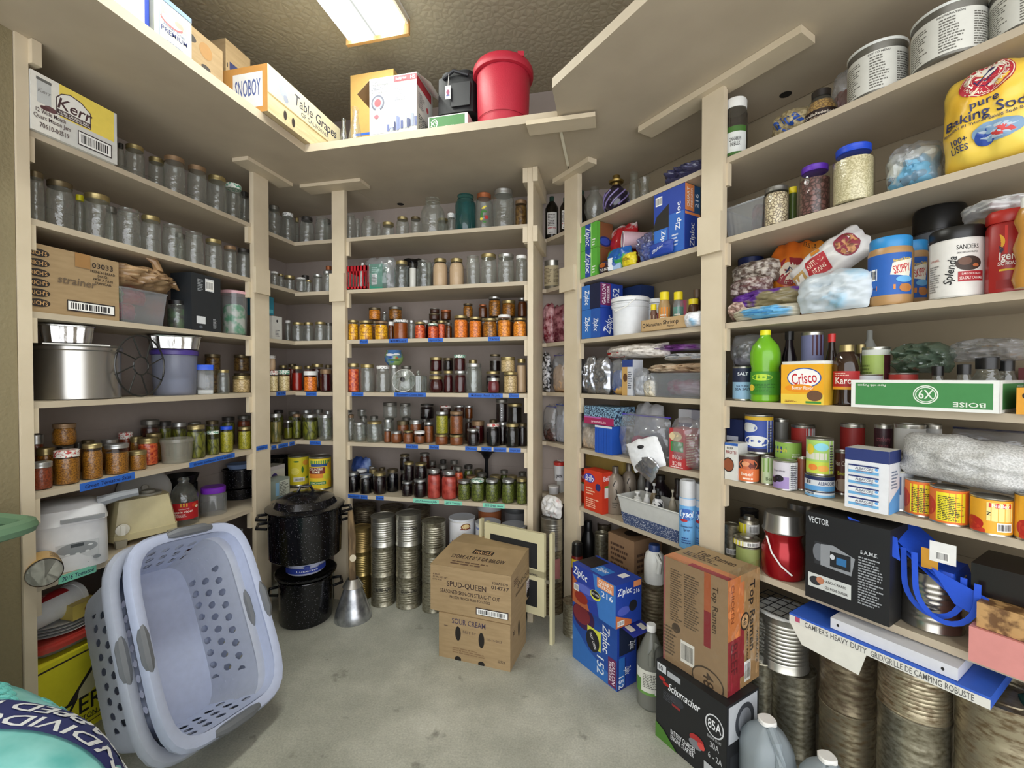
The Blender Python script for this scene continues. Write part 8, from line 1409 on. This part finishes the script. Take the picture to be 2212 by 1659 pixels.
for uL,uR,vT,d0,lb,m in((1842,1910,809,.03,'white-labelled flat can in green box','#c8ccd0'),(1918,1985,806,.06,'red-rimmed flat can in green box','#a8342c')):can('Q',4,uL,uR,vT,d0,lb,[('f',.2,.1,.6,.8,3,'#3a4a7a')],z0=bz,wrap=m)
GRF=CLEAR('greenish_film',tint='#b8c8b8',gl=.55,base=.12,rough=.12,milky=.3,mcol='#7a8f7c',bumpy=1,bscale=18)
sh_bag('film_bag','greenish clear plastic bag draped at left of green box','R',4,1905,2040,738,.04,.18,GRF,vB=806,seed=71,p=2,wr=.35)
sh_bag('film_bag','second clear plastic bag with white zip draped over jars','R',4,2030,2215,728,.04,.18,FILM,vB=780,seed=72,p=2,wr=.3)
sh_box('yellow_carton','yellow-orange carton cut off by right edge, fourth shelf','box','R',4,2196,2260,838,-.02,.2,M('#d8982c',.5),{'f':[('e',.3,.7,.1,.1,'#2a1c10')]})
sh_box('red_carton','dark red carton above yellow one at right edge','box','R',4,2200,2260,795,.2,.15,M('#5a1c1c',.5))
def qc(uL,uR,vT,d0,lb,wrap,dec,**k):return can('Q',5,uL,uR,vT,d0,lb,[('r',0,0,1,1,wrap)]+dec,wrap=wrap,**k)
sh_box('broth_carton','white beef broth carton with stew bowl at post','carton','R',5,1562,1594,955,-.0,.07,WCARD,{'f':[('r',0,.93,1,.07,'#2a5aa8'),('t','BEEF',.4,.86,.06,INK,{'w':.5}),('t','BROTH',.5,.75,.09,'#8a2428',{'w':.8}),('e',.3,.4,.42,.2,'#2a2422'),('e',.3,.4,.38,.17,'#8a4a2c')]})
sh_box('broth_carton','navy broth carton behind the white one','carton','R',5,1570,1606,905,.09,.07,M('#16224a',.5),{'f':[('r',.0,.62,.7,.08,'#b8bcc8'),('t','BROTH',.7,.3,.08,'#c8ccd8',{'w':.5})]})
c1=qc(1593,1641,978,.0,'orange beef stew can at shelf front','#d8703c',[('r',0,.5,1,.5,'#3a2420'),('e',.5,.68,.36,.22,'#b8603c'),('e',.4,.7,.14,.1,'#d89468'),('e',.62,.62,.12,.08,'#6a2a1c'),('t','beef',.45,.3,.15,'#f0dcc8',{'w':.42}),('r',.3,.08,.36,.06,'#f0dcc8')])
qc(1608,1672,893,.06,'tall blue and white evaporated milk can stacked above','#2f4a9c',[('r',0,.9,1,.1,'#d8b02c'),('r',.72,0,.28,.9,'#c8ccd0'),('f',.75,.1,.2,.7,9,'#4a4a50'),('e',.2,.68,.26,.14,'#d0d4d4'),('e',.42,.3,.36,.16,'#e0e2e0'),('r',.0,.0,.72,.1,'#1c1a4a')],z0=c1['zt'])
c2=qc(1644,1672,984,.03,'green bean can partly behind the olive can','#b8c8a0',[('r',0,.45,.8,.55,'#6a9a2c'),('t','Bea',.6,.2,.14,'#4a5a2c',{'w':.4})])
c3=qc(1669,1724,990,.0,'white and lavender black olive can','#c8c4cc',[('r',0,0,.62,.45,'#9a84b8'),('e',.3,.38,.16,.13,'#16101a'),('e',.12,.30,.12,.11,'#16101a'),('t','large olives',.3,.68,.08,'#6a6470',{'w':.4}),('r',.64,0,.36,1,'#d8d8d8'),('f',.67,.08,.3,.84,12,'#4a4a50')])
qc(1673,1733,950,.06,'short green water chestnuts can stacked behind olives','#8ab04a',[('r',.05,.35,.4,.4,'#2a3c7a'),('t','CHESTNUTS',.26,.5,.16,'#e0c83a',{'w':.42}),('f',.6,.1,.3,.3,2,'#d8e0c8')],z0=c3['zt']-.004)
c4=qc(1737,1805,1052,-.0,'albacore tuna can, lower of stacked pair','#7ab0d8',[('r',0,.45,1,.4,'#d0d4d8'),('r',0,.85,1,.15,'#16224a'),('b',.1,.4,.3,.4)])
c5=qc(1737,1805,1020,-.0,'albacore tuna can, upper of stacked pair','#5a9ad0',[('r',0,.35,1,.4,'#d0d4d8'),('r',0,.75,1,.25,'#16224a'),('t','ALBACORE',.7,.55,.26,'#2a3a6a',{'w':.46}),('r',.15,.45,.12,.25,'#3a3a40')],z0=c4['zt'])
qc(1741,1802,943,.01,'pear and fruit print can on the tuna stack','#a8d06a',[('r',0,0,1,.35,'#c8d84a'),('e',.3,.18,.14,.1,'#e88a3a'),('e',.6,.16,.16,.1,'#f0b04a'),('r',0,.42,.7,.2,'#d8d8c8'),('e',.22,.72,.12,.16,'#e0c83a'),('r',.78,0,.22,1,'#d8dcd0'),('f',.8,.1,.18,.8,10,'#4a4a50'),('e',.55,.8,.2,.12,'#8ad0e0')],z0=c5['zt'])
for uL,uR,vT,d0,lb,w_,dd in((1708,1762,916,.17,'red soup can with nutrition panel in back row','#a82c24',[('r',.6,0,.4,1,'#c8c8c8'),('f',.63,.1,.3,.8,9,'#4a4a4c')]),(1814,1870,914,.16,'red soup can standing taller in back row','#8c1c18',[('e',.5,.3,.35,.2,'#c8a8a0')]),(1888,1930,916,.14,'dark cranberry sauce can in back row','#3a1c24',[('t','cranberry',.5,.85,.08,'#8a4a54',{'w':.6}),('t','sauce',.5,.75,.08,'#8a4a54',{'w':.4})]),(1930,2002,914,.10,'white cooked beef can in back row','#c4c4c0',[('t','COOKED',.3,.66,.07,INK,{'w':.4}),('t','BEEF',.22,.54,.12,INK,{'w':.36}),('f',.1,.4,.5,.06,2,INK),('r',0,0,1,.25,'#6a5248')]),(1995,2036,916,.17,'second white beef can behind','#b8b8b4',[('f',.2,.3,.5,.4,6,'#4a4a4c')]),(1672,1704,904,.2,'ribbed steel can in back row','#77766e',[]),(1803,1838,972,.10,'brown bean and meat can between stacks','#5a2c20',[('t','Van Camp',.5,.75,.12,'#d8ccb8',{'w':.8}),('e',.5,.2,.4,.16,'#b8a088'),('t','Beans',.5,.5,.1,'#c8c83a',{'w':.5})]),(1722,1744,986,.05,'orange-brown can behind the olive can','#7a3a1c',[])):
 qc(uL,uR,vT,d0,lb,w_,dd)
loc,rot,w,d,h=box_fit('R',5,1826,1921,966,-.035,.085,None,'L')
ab=[('r',0,0,1,1,'#dfe1e4'),('r',0,.80,1,.2,'#24336c')]
for i in range(4):y=.06+.18*i;ab+=[('r',.09,y,.70,.13,'#6aa8d4'),('r',.09,y+.045,.70,.075,'#dfe3e6'),('r',.09,y+.11,.70,.025,'#24336c'),('t','ALBACORE',.46,y+.08,.04,'#2a3a5a',{'w':.42}),('t','SOLID WHITE TUNA',.46,y+.038,.018,'#8a3a3a',{'w':.4}),('e',.74,y+.09,.04,.02,'#5aa0e0')]
carton('tuna_carton','white and navy carton showing four albacore tuna cans','box',loc,rot,w,.085,h,WCARD,{'f':ab,'r':[('r',0,0,1,1,'#d8dade'),('r',0,.8,1,.2,'#24336c'),('p',[(0,0),(0,.18),(1,.42),(1,0)],'#5a9ad4'),('f',.2,.4,.6,.3,6,'#6a7a90')]})
NA=lambda sw:[('r',0,0,1,1,'#e0742c'),('e',.02,.45,.22,.3,'#c83c1c'),('r',.24+sw,.06,.60,.86,'#e8d82a'),('f',.28+sw,.1,.52,.74,14,'#5a5420'),('r',.27+sw,.52,.54,.012,INK),('r',.27+sw,.30,.54,.012,INK)]
NB=[('r',0,0,1,1,'#e8a82c'),('p',[(0,0),(0,.4),(.4,.1),(.4,0)],'#c83c24'),('e',.15,.25,.22,.2,'#b8281c'),('r',.42,.38,.5,.55,'#e8d888'),('r',.46,.78,.42,.14,'#c8302c'),('t','Nalley',.67,.85,.1,'#f2ece4',{'w':.34}),('b',.6,.08,.3,.26),('t','Z',.46,.6,.1,INK)]
CHG='large yellow chili cans'
qc(1916,1975,1012,.04,'grey and navy label can beside tuna carton','#a8acb0',[('r',.1,.4,.6,.5,'#2f4468')])
qc(1954,2026,1030,.02,'yellow chili can with directions label, first from left','#e0742c',NA(0),group=CHG);qc(2007,2096,1046,-.01,'yellow chili can with directions label, nearest tall one','#e0742c',NA(0),group=CHG)
qc(2094,2192,1066,-.02,'yellow chili can showing barcode and red brand patch','#e8a82c',NB,group=CHG);qc(2190,2290,1062,-.01,'yellow chili can cut off by right edge','#e8a82c',NB,group=CHG,off=.5)
sh_bag('sugar_bag','big clear bag of white granules lying over the chili cans','R',5,1926,2235,948,-.02,.13,MIX2('bagged_granules','#a9a9a6','#d2d2cf',240,rough=.22,lo=.35,hi=.65,bump=.5),vB=1056,seed=75,p=1.75,wr=.14,roll=.08)
sh_bag('zip_bag','dark blue-rimmed clear bag behind the granules at right','R',5,2045,2225,930,.24,.1,FILM,vB=985,seed=76,zipc='#3a3f5c')
SN=lambda c,dc:dict(wrap=c)
b1=can('Q',6,1589,1644,1170,.0,'small squat can with yellow-green bottom half, lower',[('r',0,0,1,1,'#8f9a5a')],wrap='#8f9a5a')
for uL,uR,vT,lb,z_,d0 in((1583,1644,1148,'short steel fuel can with yellow price label, on squat can',None,.0),(1595,1642,1108,'short steel fuel can with barcode label, back',None,.09)):
 f=cyl_fit('Q',6,uL,uR,vT,d0,z0=b1['zt']+.001 if d0==0 else z_at(on_wall('R',1618,1150,.12)[0],1152));round_thing('fuel_can',lb,'can',f,[('metal_body',[(.97,0),(1,.02),(1,.66),(.9,.78),(.5,.8)],TINOLD),('cap',[(.5,.78),(.5,.98),(0,1)],STEEL)],[('r',0,0,1,1,'#d8d8d0'),('r',0,0,.4,1,'#d8cc2c'),('b',.5,.1,.4,.8)],(.06,.6),group='fuel cans beside the red pot')
QT('fuel_can','steel can standing behind post beside fuel cans','can',6,1564,1598,1128,.05,[('metal_body',can_profile(0),TINOLD)],[('b',.2,.1,.6,.5)],(.05,.4),group='fuel cans beside the red pot');steel_can(cyl_fit('Q',6,1598,1640,1096,.2),'black tin at the back of lowest shelf',M('#202022',.4))
RP=M('#98141c',.18,.4);
rp_=QT('red_pot','shiny red enamel camping pot with grey lid and wire handle','pot',6,1645,1742,1092,.0,[('pot_body',[(.9,0),(.97,.03),(1,.25),(1,.42),(.86,.52),(.84,.6),(.92,.66),(.94,.7)],RP),('lid',[(.96,.68),(1,.70),(.94,.74),(.90,.90),(.86,.96),(.4,1),(0,1)],ALU)])
f=cyl_fit('Q',6,1645,1742,1092,.0);r_,h_=f[1],f[3];MB().tube([(-r_*.75,-r_*.66,h_*.62),(-r_*.5,-r_*.98,h_*.40),(-r_*.1,-r_*1.10,h_*.24),(r_*.4,-r_*1.05,h_*.12)],.003,WHITE).build('bail_handle',rp_)
QT('aluminium_pot','dull aluminium can behind the red pot','pot',6,1700,1760,1082,.2,[('pot_body',[(1,0),(1,1)],ALU)])
loc,rot,w,d,h=box_fit('R',6,1741,1924,1100,-.03,.13,None,'L')
carton('radio_box','black emergency radio box with hand-crank charger text','box',loc,rot,w,d,h*.98,BLACKC,{'f':[('t','VECTOR',.17,.92,.07,'#c8ccd0',{'w':.26}),('r',.12,.42,.20,.26,'#2a2c30'),('e',.17,.56,.07,.10,'#6a6e74'),('p',[(.2,.42),(.58,.40),(.62,.60),(.36,.68),(.2,.66)],'#8a8e92'),('r',.32,.44,.25,.17,'#1a1c20'),('r',.40,.48,.12,.08,'#2f6ca0'),('e',.35,.55,.03,.03,'#c8ccd0'),('r',.04,.14,.54,.16,'#c8ccc8'),('e',.14,.22,.08,.05,'#2a2c30'),('e',.2,.24,.05,.04,'#b87a5c'),('t','HAND-CRANK',.38,.25,.03,INK,{'w':.28}),('t','CELL PHONE CHARGER',.40,.18,.03,INK,{'w':.28}),('t','S.A.M.E.',.78,.70,.04,'#c8ccd0',{'w':.2}),('f',.66,.14,.28,.52,18,'#9a9ea2')]})
f=cyl_fit('Q',6,1940,2090,1212,.03)
steel_can((f[0],f[1]*1.0,f[2],f[3]),'wide shiny ribbed steel can beside the radio box',M('#a8a49c',.25,.95),ribs=8)
zt=f[2]+f[3]
BL=M('#1f52d0',.6,bump=.3);q0_,_=on_wall('R',1960,1160,-.02);q1,_=on_wall('R',2150,1230,-.02)
fr_=FR['R'];rt=empty('shopping_bag',(f[0].x,f[0].y,zt+.003),fr_[3]);tag(rt,'bright blue reusable shopping bag with loop handles draped over can','bag')
R_=f[1];mb=MB();nx,ny=24,10;vs=[]
for j in range(ny+1):
 for i in range(nx+1):
  x=-R_*.95+(R_*2.2)*i/nx;y=-R_*1.12+R_*1.9*j/ny;n_=noise.noise(Vector((x*9,y*9,1)))
  z=.07-.13*i/nx+.012*n_+.03*(j/ny);z=max(z,.004)if abs(x)<R_*.9 and abs(y)<R_*.95 else z
  vs.append((x,y,z))
def two(vs,th=.008):return vs+[(x,y,z+th)for x,y,z in vs]
g=[(j*(nx+1)+i,j*(nx+1)+i+1,(j+1)*(nx+1)+i+1,(j+1)*(nx+1)+i)for j in range(ny)for i in range(nx)];N_=len(vs)
mb.add(two(vs,.014),g+[tuple(q+N_ for q in k)for k in g],BL);mb.build('bag_panel',rt,sharp=60)
def strap(pts,w=.013):
 mb=MB();P=[Vector(p)for p in pts];vs=[];fs=[]
 for i,p in enumerate(P):
  d=(P[min(i+1,len(P)-1)]-P[max(i-1,0)]).normalized();s_=d.cross(Vector((0,1,0))).normalized()*w/2;vs+=[p-s_,p+s_]
 for i in range(len(P)-1):fs.append((2*i,2*i+1,2*i+3,2*i+2))
 mb.add(vs,fs,BL);mb.add([v+Vector((0,.002,0))for v in vs],[tuple(reversed(k))for k in fs],BL);mb.build('handle',rt,flat=False)
MB().add([(-R_*2.3,-R_*1.62,.12),(-R_*.6,-R_*1.62,.09),(-R_*.5,-R_*1.64,.03),(-R_*1.6,-R_*1.64,.06),(-R_*2.3,-R_*1.6,.122),(-R_*.6,-R_*1.6,.092),(-R_*.5,-R_*1.62,.032),(-R_*1.6,-R_*1.62,.062)],[(3,2,1,0),(4,5,6,7)],BL).build('side_gusset',rt)
MB().add([(R_*.35,-R_*1.35,.03),(R_*1.9,-R_*1.4,-.01),(R_*1.8,-R_*1.4,-.07),(R_*1.0,-R_*1.36,-.05),(R_*.35,-R_*1.33,.03),(R_*1.9,-R_*1.38,-.01),(R_*1.8,-R_*1.38,-.07),(R_*1.0,-R_*1.34,-.05)],[(3,2,1,0),(4,5,6,7)],BL).build('front_panel',rt)
for dx,dy in((0,0),(.03,.02)):
 c=[(-R_*.55+dx,-R_*1.15-dy,.06)]
 for i in range(13):a=math.pi+math.pi*i/12;c.append((R_*.35+dx+R_*.85*math.cos(a),-R_*1.2-dy,-.02+.085*math.sin(a)))
 c.append((R_*1.2+dx,-R_*1.15-dy,.02));strap(c)
MB().box(R_*.0,R_*.5,-R_*1.17,-R_*1.155,.02,.075,M('#c8902c',.6)).build('orange_panel',rt)
mb=MB();mb.box(R_*.25,R_*1.0,-R_*1.19,-R_*1.18,.045,.10,WHITE);mb.decals(lambda x,y,o:(R_*.25+x,-R_*1.19-o,.045+y),R_*.75,.055,[('b',.25,.1,.5,.45)]);mb.build('paper_tag',rt)
f=box_fit('R',6,2093,2290,1352,-.04,.18,None,'L')
carton('pink_box','pink cardboard tray under clear pastry box at right edge','box',f[0],f[1],f[2],.18,f[4],M('#d08a84',.6),{})
pz=f[0][2]+f[4];sh_box('pastry_box','clear plastic box of brown pastry on pink tray','box','R',6,2110,2290,1300,-.03,.16,MIX2('pastry','#6a4a2a','#b8905c',40,rough=.6,bump=.5),z0=pz+.001)
sh_box('dark_box','dark glossy box stacked at right end of lowest shelf','box','R',6,2098,2290,1215,.02,.16,M('#1a1414',.25),z0=z_at(on_wall('R',2110,1300,-.03)[0],1298))
def floor_can(uL,uR,vB,h,lb,m,z0=0.0,lid=None,ribs=9):
 p,r=cyl_level(uL,uR,vB,z0);return steel_can((p,r,z0,h),lb,m,lid=lid,ribs=ribs)
def can_at(uL,uR,vT,vB,d0,lb,m,lid=None,ribs=9,name='storage_can'):
 p,r=cyl('R',uL,uR,(vT+vB)/2,d0);q=p-p.normalized()*r;z0=max(0.0,z_at(q,vB));h=z_at(p+p.normalized()*r*.9,vT)-z0
 return p,r,z0,h,lb,m,lid,ribs
STK={}
def column(uL,uR,d0,spec,vm=1500):
 p,r=cyl('R',uL,uR,vm,d0);q=p-p.normalized()*r;z=0.0
 for vtop,lb,m,lid in spec:
  zt=z_at(q,vtop)if vtop>1 else vtop;steel_can((p,r,z,zt-z-.001),lb,m,lid=lid);z=zt
 return p,r,z
MI=STEEL
column(1658,1765,.02,[(1640,'dark stained steel can at floor, column beside noodle carton',TINOLD,None),(1462,'dull steel can second in column beside noodle carton',TINOLD,None)])
p,r=cyl('R',1636,1750,1380,.0);z0=z_at(p-p.normalized()*r,1458);zt_=z_at(p+p.normalized()*r*.9,1296)
steel_can((p,r,z0,zt_-z0),'bright ribbed steel can with white lid topmost by noodle carton',STEEL,lid=M('#d0d2ce',.4),ribs=11)
gz=zt_+.004;gr=empty('wire_grill',(p.x,p.y,gz+r*.04),fr_[3]);tag(gr,'black wire cooking grid on the white-lidded can','grill')
mb=MB();wmt=M('#2a2a2c',.4,.5)
for i in range(7):mb.tube([(-.10+.033*i,-.08,0),(-.10+.033*i,.08,0)],.0016,wmt,seg=5)
for j in range(5):mb.tube([(-.10,-.08+.04*j,.002),(.10,-.08+.04*j,.002)],.0016,wmt,seg=5)
mb.build('wire_grid',gr)
column(1768,1895,.03,[(1548,'brown-streaked steel can at floor, second column',TINRUST,None),(.541,'dark brown stained can on top of second column',TINBROWN,None)])
p2_,r2_,z2_=column(1893,2062,-.02,[(1560,'grey steel can at floor, third column',TINOLD,None),(.541,'rust-streaked steel can on third column',TINRUST,None)])
column(2058,2300,-.02,[(.535,'big rusty steel can cut off at lower right corner',TINRUST,None)],1600)
for uL,uR,vT,lb in((1560,1610,1385,'white vegetable can with blue letters behind charger box'),):
 pass
can('Q',7,1628,1654,1478,.0,'white can with blue letter and green print beside charger box',[('r',0,0,1,1,'#d8d8dc'),('t','VEG',.5,.55,.4,'#2a4a9c',{'w':.8}),('r',0,0,1,.16,'#7a9a3a')],z0=0.32,wrap='#d8d8dc');steel_can((cyl('R',1628,1654,1500,.0)[0],.04,0,.318),'grey steel can under the white vegetable can',TINOLD)
A1,_=on_wall('R',1705,1345,-.06);A2,_=on_wall('R',2140,1500,-.06)
zA,zB2=z_at(A1,1345),z_at(A2,1500)
zg_=.5425;dv=A2-A1;L_=dv.length;ag=math.atan2(dv.y,dv.x)
pit=0.0
cbx=carton('grill_box','long blue and white camping grid box under the lowest shelf','box',((A1.x+A2.x)/2+fr_[1].x*.12,(A1.y+A2.y)/2+fr_[1].y*.12,zg_),0,L_,.24,.03,M('#2f5cc0',.5),{'f':[('r',0,0,1,.8,'#d8d8d0'),('t',"CAMPER'S HEAVY DUTY",.28,.40,.55,'#5a5a58',{'w':.36}),('t','GRID/GRILLE DE CAMPING ROBUSTE',.71,.40,.55,'#5a5a58',{'w':.46}),('r',.04,.3,.03,.5,'#b04a6a')]})
cbx.rotation_euler=(0,pit,ag)
MB().add([(-L_/2,-.121,.002),(-L_*.04,-.121,.002),(-L_*.07,-.135,-.06),(-L_*.40,-.135,-.05)],[(3,2,1,0)],M('#d4d4ca',.6)).add([(-L_/2,-.119,.002),(-L_*.04,-.119,.002),(-L_*.07,-.133,-.06),(-L_*.40,-.133,-.05)],[(0,1,2,3)],M('#c4c4ba',.6)).build('torn_flap',cbx,flat=True)
bn=carton('ring_binder','white ring binder lying on the camping grid box','binder',(0,0,0),0,L_*.62,.22,.032,M('#d2d4da',.4),{'f':[('e',.07,.5,.012,.14,'#1a1a1a'),('e',.9,.5,.012,.14,'#1a1a1a')]})
bn.location=(cbx.location.x+dv.normalized().x*L_*.06,cbx.location.y+dv.normalized().y*L_*.06,zg_+.0315);bn.rotation_euler=(0,pit,ag)
root=bag('green_cloth','dark green folded cloth at lower right corner','cloth',(p2_.x+.24,p2_.y-.19,z2_-.05),fr_[3],.22,.05,.16,M('#1f4a34',.8,bump=.5),seed=80,p=2.2)
relax()
finish_labels()
for o in list(bpy.data.objects):
 for k in('zt',):
  if k in o:del o[k]
